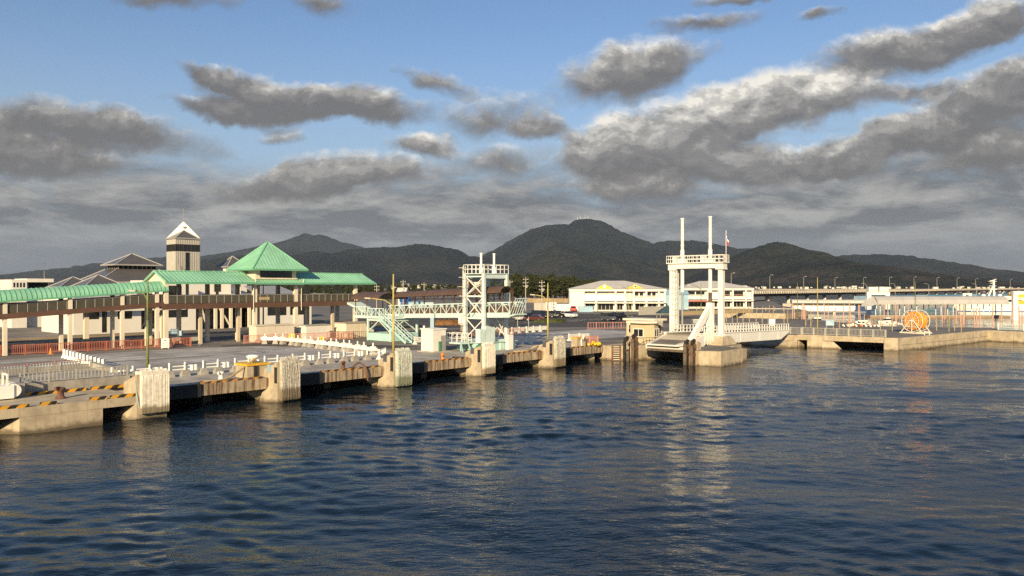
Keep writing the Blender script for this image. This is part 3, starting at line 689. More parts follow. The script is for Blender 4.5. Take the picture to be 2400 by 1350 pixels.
# white beam barriers on concrete feet, a curved row across the apron
bp = [(612, 806), (655, 806), (692, 810), (722, 813), (752, 817), (782, 820), (812, 824), (845, 829), (882, 834)]
bq = [Vector(Q(G(*p))) for p in bp]
for k, (a, b) in enumerate(zip(bq[:-1], bq[1:])):
    d = b - a; L = d.length
    t = thing('beam_barrier', ORD[k] + ' thick white beam barrier on concrete feet, counted from the faded orange-red fence', 'barrier', a.x, a.y, 2.006, rot=math.atan2(d.y, d.x), group='row of white beam barriers', absolute=False)
    MB().box(.03, L - .03, -.17, .17, .52, .92).build('beam', ['white_bright'], t)
    for s in (.22, .80):
        MB().frus(L * s, 0, 0, .80, .75, .52, .50, .42).build('concrete_foot', ['concrete_grey'], t)
        MB().box(L * s - .32, L * s + .32, -.20, .20, .93, 1.05).build('cap', ['white_bright'], t)
        MB().tube((L * s, 0, 1.05), (L * s, 0, 1.45), .09, 8).build('post', ['white_bright'], t)
# white guard fences with flared concrete feet
def guard_fence(p0, p1, n, label, group):
    a = Vector(Q(G(*p0))); b = Vector(Q(G(*p1))); d = (b - a) / n; rz = math.atan2(d.y, d.x)
    for k in range(n):
        p = a + d * k
        t = thing('guard_fence', (label if n == 1 else ORD[k] + ' ' + label + ', counted from the terminal side'), 'fence', p.x, p.y, 2.006, rot=rz, group=group, absolute=False)
        L = d.length
        MB().frus(0, 0, 0, .55, .6, .35, .22, .22).build('concrete_foot', ['white_wall'], t)
        MB().cb(0, 0, .34, .2, .2, .75).build('post', ['white_wall'], t)
        mb = MB()
        for j in range(1, 12): x = L * j / 12; mb.bar((x, 0, .3), (x + .08, 0, .95), .045, .045)
        mb.build('picket_panel', ['white_paint'], t)
        for z_ in (.3, .95): MB().bar((.1, 0, z_), (L - .1, 0, z_), .06, .06).build('rail', ['white_paint'], t)
guard_fence((1200, 782), (1282, 776), 5, 'white picket guard fence in front of the orange-red fence', 'guard fences before the orange-red fence')
guard_fence((1203, 808), (1262, 804), 3, 'white picket guard fence beside the aqua tower base', 'guard fences beside the aqua tower')
guard_fence((1334, 799), (1382, 796), 2, 'white guard fence behind the quay corner floats', 'guard fences on the quay corner')
guard_fence((972, 807), (995, 806), 1, 'white guard fence behind the small white hut', 'guard fence behind the hut')
guard_fence((888, 842), (905, 833), 1, 'white guard fence standing crosswise at the end of the beam barriers', 'guard fence at the barrier end')
# ------------------------------------------------ light poles
def light_pole(px, py, ytop, mt, label, arm=None, r=.13, z=2.0, Yv=None):
    p = G(px, py, z); Y = p.y; H = CAMH - (ytop - HY) * Y / F - z
    u, v = Q(p)
    t = thing('light_pole', label, 'pole', u, v, z, absolute=False)
    MB().cb(0, 0, 0, .5, .5, .12).build('base', ['concrete_grey'], t)
    MB().tube((0, 0, .1), (0, 0, H * .55), r, 10, r * .85).tube((0, 0, H * .55), (0, 0, H), r * .85, 10, r * .5).build('shaft', [mt], t, smooth=True)
    if arm:
        dx, zz = arm; c = math.cos(-TH); s = math.sin(-TH)
        a = [(0, 0, zz - .9), (dx * .4 * c, dx * .4 * s, zz - .2), (dx * c, dx * s, zz)]
        MB().path(a, .06).build('arm', [mt], t)
        e = a[-1]; MB().bar((e[0] - .1, e[1], e[2]), (e[0] + math.copysign(.8, dx) * c, e[1] + math.copysign(.8, dx) * s, e[2] + .05), .3, .16).build('lamp_head', ['rail_grey'], t)
    return t
light_pole(346, 868, 655, 'pole_green', 'tall olive green light pole behind the pleated white pier', (-1.0, 7.6))
light_pole(617, 792, 655, 'pole_green', 'olive green light pole in front of the pyramid roof gallery', None)
light_pole(922, 829, 642, 'pole_yellow', 'tall yellowish light pole in front of the aqua stairs', (-2.6, 6.6), .15)
light_pole(1284, 800, 663, 'pole_yellow', 'yellowish light pole beside the last shaggy pier', (-1.8, 6.8), .13)
light_pole(1643, 774, 664, 'pole_green', 'dark light pole seen between the legs of the white gantry', (-1.8, 8.3), .10)
light_pole(1869, 747, 663, 'pole_green', 'dark light pole behind the white linkspan girder', None, .10)
light_pole(1916, 786, 650, 'pole_yellow', 'slim light pole standing on the opening railing of the right-hand quay', None, .09)
light_pole(2145, 757, 660, 'pole_green', 'dark green light pole beside the white pontoon roof', None, .10)
light_pole(1472, 742, 668, 'pole_green', 'dark twin light pole in front of the cream market hall', (-1.8, 8.0), .11)
light_pole(1481, 742, 669, 'pole_green', 'plain dark pole right beside the twin light pole at the market hall', None, .09)
# ================================================================ TERMINAL: covered ramp, gallery with pyramid, halls and tower
def ua(px, v):
    k = (px - 1200) / F; return (k * (OY + v * CT) - OX + v * ST) / (CT - k * ST)
def window(mb_parent, u0, u1, v, z0, z1, nx=2, nz=2, side=-1, fr=.10, mf='window_frame', mg='dark_window', axis='u'):
    """framed window set into a wall whose face lies at v (or at u when axis is 'v'); a part with its panes below it"""
    def bx(a0, a1, d0, d1, z0_, z1_):
        return MB().box(a0, a1, min(d0, d1), max(d0, d1), z0_, z1_) if axis == 'u' else MB().box(min(d0, d1), max(d0, d1), a0, a1, z0_, z1_)
    mb = MB()
    def fb(a0, a1, z0_, z1_):
        d0, d1 = v + side * .07, v - side * .05
        if axis == 'u': mb.box(a0, a1, min(d0, d1), max(d0, d1), z0_, z1_)
        else: mb.box(min(d0, d1), max(d0, d1), a0, a1, z0_, z1_)
    fb(u0, u1, z0, z0 + fr); fb(u0, u1, z1 - fr, z1); fb(u0, u0 + fr, z0 + fr, z1 - fr); fb(u1 - fr, u1, z0 + fr, z1 - fr)
    w_, h_ = (u1 - u0), (z1 - z0)
    for i in range(1, nx): fb(u0 + w_ * i / nx - fr / 3, u0 + w_ * i / nx + fr / 3, z0 + fr, z1 - fr)
    f = mb.build('window', [mf], mb_parent)
    for i in range(nx):
        for j in range(nz):
            a0 = u0 + w_ * i / nx + fr / 3; a1 = u0 + w_ * (i + 1) / nx - fr / 3; b0 = z0 + fr * .6 + (h_ - fr * 1.2) * j / nz; b1 = z0 + fr * .6 + (h_ - fr * 1.2) * (j + 1) / nz - (.05 if j < nz - 1 else 0)
            bx(a0, a1, v + side * .02, v - side * .04, b0, b1).build('pane', [mg], f)
    return f
def wall_open(mb, u0, u1, v0, v1, z0, z1, holes):
    """front wall with real openings: holes [(u0,u1,z0,z1)] not overlapping in u"""
    x = u0
    for a, b, c, d in sorted(holes):
        if a > x: mb.box(x, a, v0, v1, z0, z1)
        if c > z0: mb.box(a, b, v0, v1, z0, c)
        if d < z1: mb.box(a, b, v0, v1, d, z1)
        x = b
    if x < u1: mb.box(x, u1, v0, v1, z0, z1)
    return mb
# ------------------------------------------------ covered ramp walkway on the left
FV, BV = 44.2, 47.4
t = thing('covered_walkway', 'covered ramp walkway with ribbed green curved roof and brown floor beam', 'walkway', 8, FV, 2.0)
ru0, ru1 = -9.0, 19.6
def rz_(u): return 6.55 + (u - 1.4) / (19 - 1.4) * 1.05        # floor height
def roofz(u): return 8.35 + (u - 1.4) / (19 - 1.4) * 1.1       # lower rim of the roof
for u in (-6, 1.4, 8.3, 14.4, 18.8):
    for v in (FV, BV):
        MB().cb(u, v, 2.0, .42, .42, roofz(u) - 2.0 + .1).build('column', ['cream'], t)
mb = MB()
for v in (FV - .25, BV + .05):
    mb.bar((ru0, v + .1, rz_(ru0)), (ru1, v + .1, rz_(ru1)), .22, .62)
mb.build('floor_beam', ['brown'], t)
MB().prism([(ru0, FV), (ru1, FV), (ru1, BV), (ru0, BV)], [rz_(ru0) - .2, rz_(ru1) - .2, rz_(ru1) - .2, rz_(ru0) - .2], [rz_(ru0) + .1, rz_(ru1) + .1, rz_(ru1) + .1, rz_(ru0) + .1]).build('floor', ['concrete_dark'], t)
np_ = 27
for side, v in ((0, FV - .05), (1, BV)):
    for k in range(np_):
        a = ru0 + (ru1 - ru0) * k / np_; b = ru0 + (ru1 - ru0) * (k + 1) / np_
        za, zb = rz_(a) + .30, rz_(b) + .30
        MB().prism([(a + .05, v), (b - .03, v), (b - .03, v + .03), (a + .05, v + .03)], [za, zb, zb, za], [za + 1.02, zb + 1.02, zb + 1.02, za + 1.02]).build('rail_panel', ['glass_rail'], t)
        MB().cb(a, v, za - .1, .06, .06, 1.20).build('rail_post', ['rail_grey'], t)
    MB().bar((ru0, v, rz_(ru0) + 1.36), (ru1, v, rz_(ru1) + 1.36), .09, .07).build('handrail', ['metal_grey'], t)
def arc_roof(u0, u1, n, vm, hw, rise, zf, mt, parent, seams=0, thick=.08, k=10, smt=None, name='roof_panel'):
    for i in range(n):
        a = u0 + (u1 - u0) * i / n; b = u0 + (u1 - u0) * (i + 1) / n; mb = MB(); vs = []
        for u in (a, b):
            for r_ in (0, -thick):
                for j in range(k + 1):
                    th = math.pi * j / k
                    vs.append((u, vm - (hw + r_) * math.cos(th), zf(u) + (rise + r_) * math.sin(th)))
        K = k + 1
        for j in range(k):
            mb_f = [(j, j + 1, 2 * K + j + 1, 2 * K + j), (K + j + 1, K + j, 3 * K + j, 3 * K + j + 1), (j + 1, j, K + j, K + j + 1), (2 * K + j, 2 * K + j + 1, 3 * K + j + 1, 3 * K + j)]
            mb.f += [tuple(x for x in f) for f in mb_f]; mb.m += [0] * 4
        mb.v = vs
        mb.build(name, [mt], parent, smooth=False)
        if seams:
            sm = MB()
            for q in range(1 if seams == 1 else seams):
                u = a + (b - a) * q / seams
                for j in range(k):
                    th0, th1 = math.pi * j / k, math.pi * (j + 1) / k
                    sm.bar((u, vm - (hw + .02) * math.cos(th0), zf(u) + (rise + .02) * math.sin(th0)), (u, vm - (hw + .02) * math.cos(th1), zf(u) + (rise + .02) * math.sin(th1)), .07, .07)
            sm.build('roof_seam', [smt or mt], parent)
arc_roof(ru0, 20.2, 14, (FV + BV) / 2, 2.05, 1.25, roofz, 'green_roof', t, seams=4, smt='green_trim')
MB().bar((ru0, FV - .42, roofz(ru0) - .04), (20.2, FV - .42, roofz(20.2) - .04), .16, .2).build('gutter', ['green_trim'], t)
# ------------------------------------------------ gallery
gu0, gu1 = 19.6, 54.2
gv0, gv1 = 44.2, 49.2
EZ, RZ = 10.62, 12.15; RV = 46.8; EV0, EV1 = 43.1, 50.4
t = thing('gallery', 'raised gallery with green ribbed gable roof, green pyramid lantern and cream columns', 'building', 35, gv0, 2.0)
for u in (19.95, 32.9, 39.7, 50.8): MB().cb(u, gv0, 2.0, .55, .55, EZ - 2.0 + .1).build('column', ['cream'], t)
for u in (19.95, 24.0, 28.2, 32.9, 36.2, 39.7, 45.0, 50.8): MB().cb(u, gv1, 2.0, .5, .5, EZ - 2.0 + .1).build('column', ['cream'], t)
for u in (25.5, 31.2, 42.5, 47.5): MB().cb(u, gv0 + 1.6, 2.0, .42, .42, 4.9).build('column', ['cream_dark'], t)
for u in (24.2, 28.6, 35.0, 43.8): MB().cb(u, gv0 + 2.8, 7.6, .32, .32, 3.2).build('column', ['cream'], t)
MB().box(19.4, 51.2, gv0 - .32, gv0 - .02, 6.95, 7.72).build('floor_beam', ['brown'], t)
MB().box(19.4, 51.2, gv1 + .02, gv1 + .3, 6.95, 7.72).build('floor_beam', ['brown'], t)
MB().box(51.2, 51.5, gv0 - .32, gv1 + .3, 6.95, 7.72).build('floor_beam', ['brown'], t)
MB().box(19.4, 51.2, gv0 - .02, gv1 + .02, 7.1, 7.6).build('floor', ['brown'], t)
nP = 27
for side, v in ((0, gv0 - .2), (1, gv1 + .12)):
    for k in range(nP):
        a = 20.3 + (50.5 - 20.3) * k / nP; b = 20.3 + (50.5 - 20.3) * (k + 1) / nP
        MB().box(a + .05, b - .04, v, v + .03, 7.76, 8.74).build('rail_panel', ['glass_rail'], t)
        MB().cb(a, v, 7.70, .055, .06, 1.12).build('rail_post', ['rail_grey'], t)
    MB().box(20.2, 50.6, v - .03, v + .05, 8.78, 8.86).build('handrail', ['metal_grey'], t)
def ribbed_slope(parent, a, b, c, d, n, mt='green_roof', th=.10, rib=.07, smt=None):
    """roof slope a-b along the eave, d-c along the ridge, standing seams from eave to ridge"""
    a, b, c, d = map(Vector, (a, b, c, d)); nn = (b - a).cross(d - a).normalized()
    if nn.z < 0: nn = -nn
    lo = -nn * th
    MB().add([a, b, c, d, a + lo, b + lo, c + lo, d + lo], [(0, 1, 2, 3), (7, 6, 5, 4), (0, 4, 5, 1), (1, 5, 6, 2), (2, 6, 7, 3), (3, 7, 4, 0)]).build('roof_slope', [mt], parent)
    if n:
        sm = MB()
        for i in range(1, n):
            k = i / n; p = a + (b - a) * k; q = d + (c - d) * k
            if (q - p).length > .3: sm.bar(p + nn * .02, q + nn * .02, rib, rib, up=nn)
        sm.build('roof_seam', [smt or mt], parent)
for (a, b) in ((gu0, 32.6), (40.4, gu1)):
    ribbed_slope(t, (a, EV0, EZ), (b, EV0, EZ), (b, RV, RZ), (a, RV, RZ), int((b - a) / .55))
    ribbed_slope(t, (a, EV1, EZ), (b, EV1, EZ), (b, RV, RZ), (a, RV, RZ), int((b - a) / .55))
    MB().box(a, b, EV0 - .14, EV0 + .06, EZ - .26, EZ + .02).build('gutter', ['green_trim'], t)
    MB().bar((a, RV, RZ + .05), (b, RV, RZ + .05), .34, .12).build('ridge_cap', ['green_roof'], t)
    MB().box(a + .05, b - .05, EV0 + .4, EV1 - .4, EZ - .10, EZ - .04).build('ceiling', ['cream'], t)
ribbed_slope(t, (32.6, EV0, EZ - .05), (40.4, EV0, EZ - .05), (40.4, 44.6, 11.15), (32.6, 44.6, 11.15), 13)
MB().box(32.6, 40.4, EV0 - .14, EV0 + .06, EZ - .30, EZ - .03).build('gutter', ['green_trim'], t)
for u in (gu0 + .25, gu1 - .35): MB().add([(u, EV0 + .35, EZ - .1), (u, EV1 - .35, EZ - .1), (u, RV, RZ - .16), (u + .12, EV0 + .35, EZ - .1), (u + .12, EV1 - .35, EZ - .1), (u + .12, RV, RZ - .16)], [(0, 1, 2), (5, 4, 3), (0, 3, 4, 1), (1, 4, 5, 2), (2, 5, 3, 0)]).build('gable_wall', ['cream'], t)
for s in (EV0, EV1): MB().bar((gu0 - .05, s, EZ), (gu0 - .05, RV, RZ), .16, .28).build('barge_board', ['green_roof'], t)
# lantern with pyramid roof
lu0, lu1, lv0, lv1 = 33.1, 39.9, 44.3, 49.4
MB().box(lu0, lu1, lv0, lv1, 10.9, 11.35).build('lantern_sill_wall', ['cream'], t)
MB().box(lu0, lu0 + .75, lv0, lv1, 11.35, 12.75).build('lantern_wall', ['cream'], t)
MB().box(lu1 - .75, lu1, lv0, lv1, 11.35, 12.75).build('lantern_wall', ['cream'], t)
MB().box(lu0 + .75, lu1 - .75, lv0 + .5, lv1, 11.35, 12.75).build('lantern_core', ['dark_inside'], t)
window(t, lu0 + .75, lu1 - .75, lv0 + .06, 11.38, 12.6, 4, 1)
MB().box(lu0 - .15, lu1 + .15, lv0 - .15, lv0 - .005, 11.12, 11.3).build('lantern_ledge', ['cream'], t)
p0, p1, q0, q1 = 31.9, 41.1, 42.9, 50.6; pc = ((p0 + p1) / 2, (q0 + q1) / 2, 16.85); pz = 12.62
cn = [(p0, q0, pz), (p1, q0, pz), (p1, q1, pz), (p0, q1, pz)]
for i in range(4):
    a, b = Vector(cn[i]), Vector(cn[(i + 1) % 4]); apex = Vector(pc); nn = (b - a).cross(apex - a).normalized(); nn = nn if nn.z > 0 else -nn
    MB().add([a, b, apex, a - nn * .1, b - nn * .1, apex - Vector((0, 0, .12))], [(0, 1, 2), (5, 4, 3), (0, 3, 4, 1)]).build('pyramid_slope', ['green_roof'], t)
    sm = MB()
    for k in range(1, 17):
        f = k / 17; p = a + (b - a) * f
        tt = 2 * min(f, 1 - f); mid = (a + b) / 2; q = p + (apex - mid) * tt
        if (q - p).length > .2: sm.bar(p + nn * .02, q + nn * .02, .06, .06, up=nn)
    sm.build('roof_seam', ['green_roof'], t)
    MB().bar(a, apex, .20, .14).build('hip_cap', ['green_trim'], t)
    MB().bar(a + Vector((0, 0, -.1)), b + Vector((0, 0, -.1)), .2, .26).build('gutter', ['green_trim'], t)
MB().box(p0 + .15, p1 - .15, q0 + .15, q1 - .15, pz - .22, pz - .10).build('soffit', ['cream'], t)
for u in (32.55, 40.5): MB().path([(u, EV0 + .2, 11.2), (u, EV0 + .1, EZ - .4), (u, gv0 - .4, EZ - .6), (u, gv0 - .4, 6.4)], .06).build('downpipe', ['cream'], t)
MB().box(33.5, 35.2, gv0 - .24, gv0 - .205, 8.05, 8.5).build('notice', ['rope_tan'], t)
# ------------------------------------------------ long white terminal block behind
t = thing('terminal_building', 'long cream white terminal block with dark framed windows behind the gallery', 'building', 30, 80, 2.0)
U = lambda px: ua(px, 80)
holes = [(U(195), U(233), 4.5, 6.9), (U(239), U(251), 2.2, 6.9), (U(276), U(310), 4.4, 6.8), (U(331), U(363), 2.5, 6.9), (U(393), U(441), 4.4, 6.9)]
wall_open(MB(), U(172), U(459), 80, 80.5, 2.0, 8.4, holes).build('front_wall', ['white_wall'], t)
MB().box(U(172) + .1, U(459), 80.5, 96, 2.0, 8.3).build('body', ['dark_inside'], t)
MB().box(U(172), U(172) + .3, 80.5, 96, 2.0, 8.4).build('side_wall', ['white_wall'], t)
for (a, b, c, d), nx, nz in zip(holes, (2, 2, 2, 3, 3), (2, 1, 2, 1, 2)): window(t, a, b, 80.12, c, d, nx, nz)
MB().bar((U(331), 79.9, 2.7), (U(363), 79.9, 6.6), .1).bar((U(331), 79.9, 6.6), (U(363), 79.9, 2.7), .1).build('cross_brace', ['wood_old'], t)
ribbed_slope(t, (U(150) - 1, 76.5, 7.4), (U(300), 76.5, 7.4), (U(300), 82, 8.9), (U(172) + 2, 82, 8.9), 0, 'roof_ridge')
MB().box(U(385), U(462), 79.6, 95, 8.4, 11.2).build('upper_body', ['white_wall'], t)
window(t, U(392), U(421), 79.55, 8.3, 10.2, 2, 1, mg='dark_window')
MB().box(U(205), U(290), 83.0, 95, 8.4, 9.6).build('upper_wall', ['white_wall'], t)
MB().box(U(318), U(331), 82.0, 95, 8.4, 9.7).build('upper_wall', ['white_wall'], t)
# recessed entrance
MB().box(U(462), U(600), 90, 96, 8.0, 11.3).build('entrance_upper_wall', ['white_wall'], t)
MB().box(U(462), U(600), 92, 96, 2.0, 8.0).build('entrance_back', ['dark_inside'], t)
MB().box(U(459), U(600), 80.2, 92, 7.6, 8.0).build('entrance_canopy', ['cream_dark'], t)
for px in (466, 487, 505, 520, 541, 562, 584): MB().cb(ua(px, 81), 81, 2.0, .5, .5, 5.7).build('column', ['cream'], t)
for a, b in ((468, 486), (506, 540)):
    MB().bar((ua(a, 81), 81, 6.9), (ua(b, 81), 81, 2.4), .3).build('stair_stringer', ['cream'], t)
MB().box(U(560), U(575), 89.9, 90.02, 9.0, 10.6).build('dark_opening', ['dark_inside'], t)
# right-hand pavilion
holes = [(U(627), U(672), 4.2, 7.2), (U(680), U(714), 4.2, 7.2)]
wall_open(MB(), U(600), U(730), 80, 80.5, 2.0, 7.8, holes).build('pavilion_wall', ['white_wall'], t)
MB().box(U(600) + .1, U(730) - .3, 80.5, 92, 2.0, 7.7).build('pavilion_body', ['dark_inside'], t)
MB().box(U(730) - .3, U(730), 80.5, 92, 2.0, 7.8).build('pavilion_side_wall', ['white_wall'], t)
for a, b, c, d in holes: window(t, a, b, 80.12, c, d, 3, 1)
MB().box(U(598), U(700), 79.2, 92, 7.8, 8.5).build('pavilion_fascia', ['white_wall'], t)
ribbed_slope(t, (U(602), 79.5, 8.5), (U(700), 79.5, 8.5), (U(690), 86, 10.2), (U(606), 86, 10.2), 0, 'roof_ridge')
# ------------------------------------------------ grey roofed halls
def hip_roof(parent, u0, u1, v0, v1, z0, ru0_, ru1_, rv0, rv1, z1, mt='roof_grey', trim='roof_ridge', top=True):
    lo = [(u0, v0, z0), (u1, v0, z0), (u1, v1, z0), (u0, v1, z0)]; hi = [(ru0_, rv0, z1), (ru1_, rv0, z1), (ru1_, rv1, z1), (ru0_, rv1, z1)]
    for i in range(4):
        j = (i + 1) % 4; q = [lo[i], lo[j], hi[j], hi[i]]
        seen = []
        for p in q:
            if p not in seen: seen.append(p)
        MB().poly(seen).build('roof_slope', [mt], parent, fixn=False)
        MB().bar(lo[i], hi[i], .22, .14).build('hip_cap', [trim], parent)
        MB().bar(lo[i], lo[j], .25, .28).build('eave', [trim], parent)
    if top and ru1_ > ru0_: MB().poly(hi).build('roof_top', [mt], parent, fixn=False)
t = thing('main_hall', 'big grey hip-roofed hall crowned by a small pyramid with clerestory', 'building', 38, 95, 2.0)
MB().box(30.2, 46.5, 95.8, 107, 2.0, 10.9).build('wall', ['white_wall'], t)
hip_roof(t, 29.4, 47.5, 95.0, 108, 10.85, 34.2, 42.2, 98.6, 104.6, 13.5)
MB().box(34.6, 41.8, 99, 104.2, 13.4, 14.3).build('clerestory_core', ['dark_inside'], t)
for k in range(9):
    a = 34.6 + 7.2 * k / 8; MB().cb(a, 98.98, 13.45, .14, .14, .85).build('mullion', ['roof_ridge'], t)
for k in range(7):
    b = 99 + 5.2 * k / 6; MB().cb(34.58, b, 13.45, .14, .14, .85).build('mullion', ['roof_ridge'], t)
hip_roof(t, 33.6, 42.8, 97.9, 105.2, 14.3, 38.2, 38.2, 101.5, 101.5, 16.7, top=False)
t = thing('side_hall', 'grey hip-roofed wing between the crowned hall and the clock-like tower', 'building', 50, 92, 2.0)
MB().box(42.5, 56, 91, 99, 2.0, 10.8).build('wall', ['white_wall'], t)
hip_roof(t, 41.0, 57, 90.2, 100, 10.75, 46, 52, 95, 95, 13.3, top=False)
def small_pyramid(px, v, s, z0, z1, label, wallz=2.0):
    u = ua(px, v); t = thing('pyramid_pavilion', label, 'building', u, v, 2.0)
    MB().cb(u, v, wallz, s * .84, s * .84, z0 - wallz + .05).build('wall', ['white_wall'], t)
    hip_roof(t, u - s / 2, u + s / 2, v - s / 2, v + s / 2, z0, u, u, v, v, z1, top=False)
    return t
small_pyramid(231, 90, 8.0, 9.8, 12.2, 'small grey pyramid-roofed pavilion in front of the crowned hall')
small_pyramid(172, 100, 7.0, 9.9, 11.9, 'lowest small grey pyramid roof left of the crowned hall')
t = small_pyramid(545, 104, 5.4, 14.4, 16.9, 'grey pyramid roof lantern peeking out left of the green pyramid')
for k in range(5): MB().cb(ua(545, 104) - 2.2 + 1.1 * k, 101.65, 13.4, .14, .14, .95).build('mullion', ['roof_ridge'], t)
# ------------------------------------------------ tower
tu, tv, ts, td = ua(411, 100), 100.0, 5.3, 4.2
t = thing('tower', 'pale panelled tower with window band, white triangular crown and thin antenna', 'tower', tu, tv, 2.0)
MB().box(tu, tu + ts, tv, tv + td, 2.0, 17.4).build('shaft', ['tower_panel'], t)
MB().box(tu + .06, tu + ts - .06, tv + .06, tv + td - .06, 17.4, 18.9).build('band_core', ['dark_window'], t)
for k in range(7): MB().cb(tu + .06 + (ts - .12) * k / 6, tv + .03, 17.4, .12, .12, 1.5).build('band_mullion', ['window_frame'], t)
for k in range(1, 8): MB().cb(tu + .03, tv + .06 + (td - .12) * k / 7, 17.4, .12, .12, 1.5).build('band_mullion', ['window_frame'], t)
MB().box(tu, tu + ts, tv, tv + td, 18.9, 20.15).build('upper_shaft', ['tower_panel'], t)
for k in range(14):
    x = tu + .2 + (ts - .4) * k / 13
    MB().box(x - .05, x + .05, tv - .06, tv, 2.2, 17.3).build('panel_rib', ['rail_grey'], t)
    MB().box(x - .05, x + .05, tv - .06, tv, 18.95, 20.1).build('panel_rib', ['rail_grey'], t)
MB().box(tu + 2.1, tu + 2.95, tv - .10, tv + .02, 11.4, 17.2).build('stair_window', ['dark_window'], t)
hip_roof(t, tu - .1, tu + ts + .1, tv - .1, tv + td + .1, 20.15, tu + ts / 2, tu + ts / 2, tv + td / 2 - .3, tv + td / 2 - .3, 22.0, 'roof_grey', 'roof_ridge', top=False)
c0 = Vector((tu - .15, tv + td + .1, 20.1)); c1 = Vector((tu + ts + .15, tv - .1, 20.1)); ap = Vector((tu + ts / 2, tv + td / 2, 23.9)); dn = Vector(((c1 - c0).y, -(c1 - c0).x, 0)).normalized() * -.18
MB().add([c0, c1, ap, c0 + dn, c1 + dn, ap + dn], [(0, 1, 2), (5, 4, 3), (0, 3, 4, 1), (1, 4, 5, 2), (2, 5, 3, 0)]).build('white_crown', ['white_bright'], t)
MB().tube((ap.x, ap.y, 23.7), (ap.x, ap.y, 26.6), .05, 6).build('antenna', ['metal_grey'], t)
MB().tube((ap.x - .25, ap.y - .35, 22.6), (ap.x + .25, ap.y - .55, 22.7), .16, 8).build('crown_lamp', ['rope_tan'], t)
MB().path([(tu + .5, tv - .5, 13.4), (tu + .5, tv - .5, 14.6)], .06).path([(tu + .5, tv - .5, 14.3), (tu + 1.6, tv - .5, 13.6)], .05).build('bracket', ['rail_grey'], t)
# ------------------------------------------------ far left block
t = thing('harbour_office', 'low pale flat-roofed block at the far left behind the green walkway', 'building', ua(75, 112), 112, 2.0)
a, b = ua(27, 112), ua(122, 112)
MB().box(a, a + 2.6, 112, 120, 2.0, 11.4).build('wing', ['white_wall'], t)
MB().box(a + 2.6, b, 113.2, 120, 2.0, 10.9).build('body', ['white_wall'], t)
MB().box(a + 2.6, b + .3, 112, 120, 10.9, 11.6).build('roof_slab', ['white_wall'], t)
MB().box(a + 3.2, b - .4, 113.1, 113.25, 8.9, 10.8).build('shaded_window_band', ['dark_window'], t)
for k in range(4): MB().box(a + .3 + .55 * k, a + .6 + .55 * k, 111.96, 112.02, 9.9, 10.8).build('window', ['dark_window'], t)
MB().tube((b - .8, 114, 11.6), (b - .8, 114, 13.2), .05, 6).build('mast', ['metal_grey'], t)
t = thing('footbridge', 'grey glazed footbridge deck behind the green ramp roof at far left', 'footbridge', 6, 62, 2.0)
MB().box(-20, 30, 60, 63, 6.4, 7.3).build('deck', ['white_wall'], t)
MB().box(-20, 22, 59.9, 60.0, 7.3, 7.9).build('fascia', ['brown'], t)
for k in range(24): MB().cb(-20 + k * 2.0, 60.2, 7.3, .08, .08, 1.5).build('post', ['rail_grey'], t)
MB().box(-20, 27, 60.15, 60.25, 8.75, 8.85).build('handrail', ['rail_grey'], t)
for u in (-8, 4, 16, 27): MB().cb(u, 61.5, 2.0, .6, .6, 4.5).build('column', ['cream'], t)
# ================================================================ AQUA BOARDING BRIDGE
GU = 46.0; gw = 1.15                                   # axis and half width; runs towards the water with falling v
def gz(v): return 5.65 + (33.5 - v) / (33.5 - 4.0) * 1.0   # floor height
def gs(v): return (v - 9.6) * 4.0 / 24.0                # the gangway swings slightly off square
class SB(MB):
    def build(s, name, mats, parent=None, smooth=False, fixn=True):
        s.v = [(x + gs(y), y, z) for x, y, z in s.v]; return MB0.build(s, name, mats, parent, smooth, fixn)
MB0 = MB; MB = SB
t = thing('boarding_gangway', 'long pale aqua truss gangway under a brown barrel roof, reaching towards the water', 'gangway', GU, 20, 2.0)
va, vb = 33.8, 3.6; n = 22
for s in (-gw, gw):
    MB().bar((GU + s, va, gz(va) - .1), (GU + s, vb, gz(vb) - .1), .18, .62).build('bottom_chord', ['aqua_pale'], t)
    MB().bar((GU + s, va, gz(va) + 1.45), (GU + s, vb, gz(vb) + 1.45), .14, .14).build('top_chord', ['aqua_pale'], t)
    for k in range(n + 1):
        v = va + (vb - va) * k / n
        MB().bar((GU + s, v, gz(v)), (GU + s, v, gz(v) + 1.45), .10).build('truss_post', ['aqua_pale'], t)
        if k < n:
            v2 = va + (vb - va) * (k + 1) / n
            p, q = ((v, 0.15), (v2, 1.4)) if k % 2 == 0 else ((v, 1.4), (v2, 0.15))
            MB().bar((GU + s, p[0], gz(p[0]) + p[1]), (GU + s, q[0], gz(q[0]) + q[1]), .09).build('diagonal', ['aqua_pale'], t)
    MB().prism([(GU + s * .86, va), (GU + s * .86 + .03, va), (GU + s * .86 + .03, vb), (GU + s * .86, vb)], [gz(va) + .1, gz(va) + .1, gz(vb) + .1, gz(vb) + .1], [gz(va) + 1.0, gz(va) + 1.0, gz(vb) + 1.0, gz(vb) + 1.0]).build('kick_panel', ['brown'], t)
MB().prism([(GU - gw, va), (GU + gw, va), (GU + gw, vb), (GU - gw, vb)], [gz(va) - .05, gz(va) - .05, gz(vb) - .05, gz(vb) - .05], [gz(va) + .08, gz(va) + .08, gz(vb) + .08, gz(vb) + .08]).build('floor', ['concrete_dark'], t)
for k in range(12):
    v = va - .3 + (vb + 2.0 - va) * k / 11
    for s in (-.95, .95): MB().bar((GU + s, v, gz(v) + .2), (GU + s, v, gz(v) + 2.75), .10).build('roof_post', ['brown'], t)
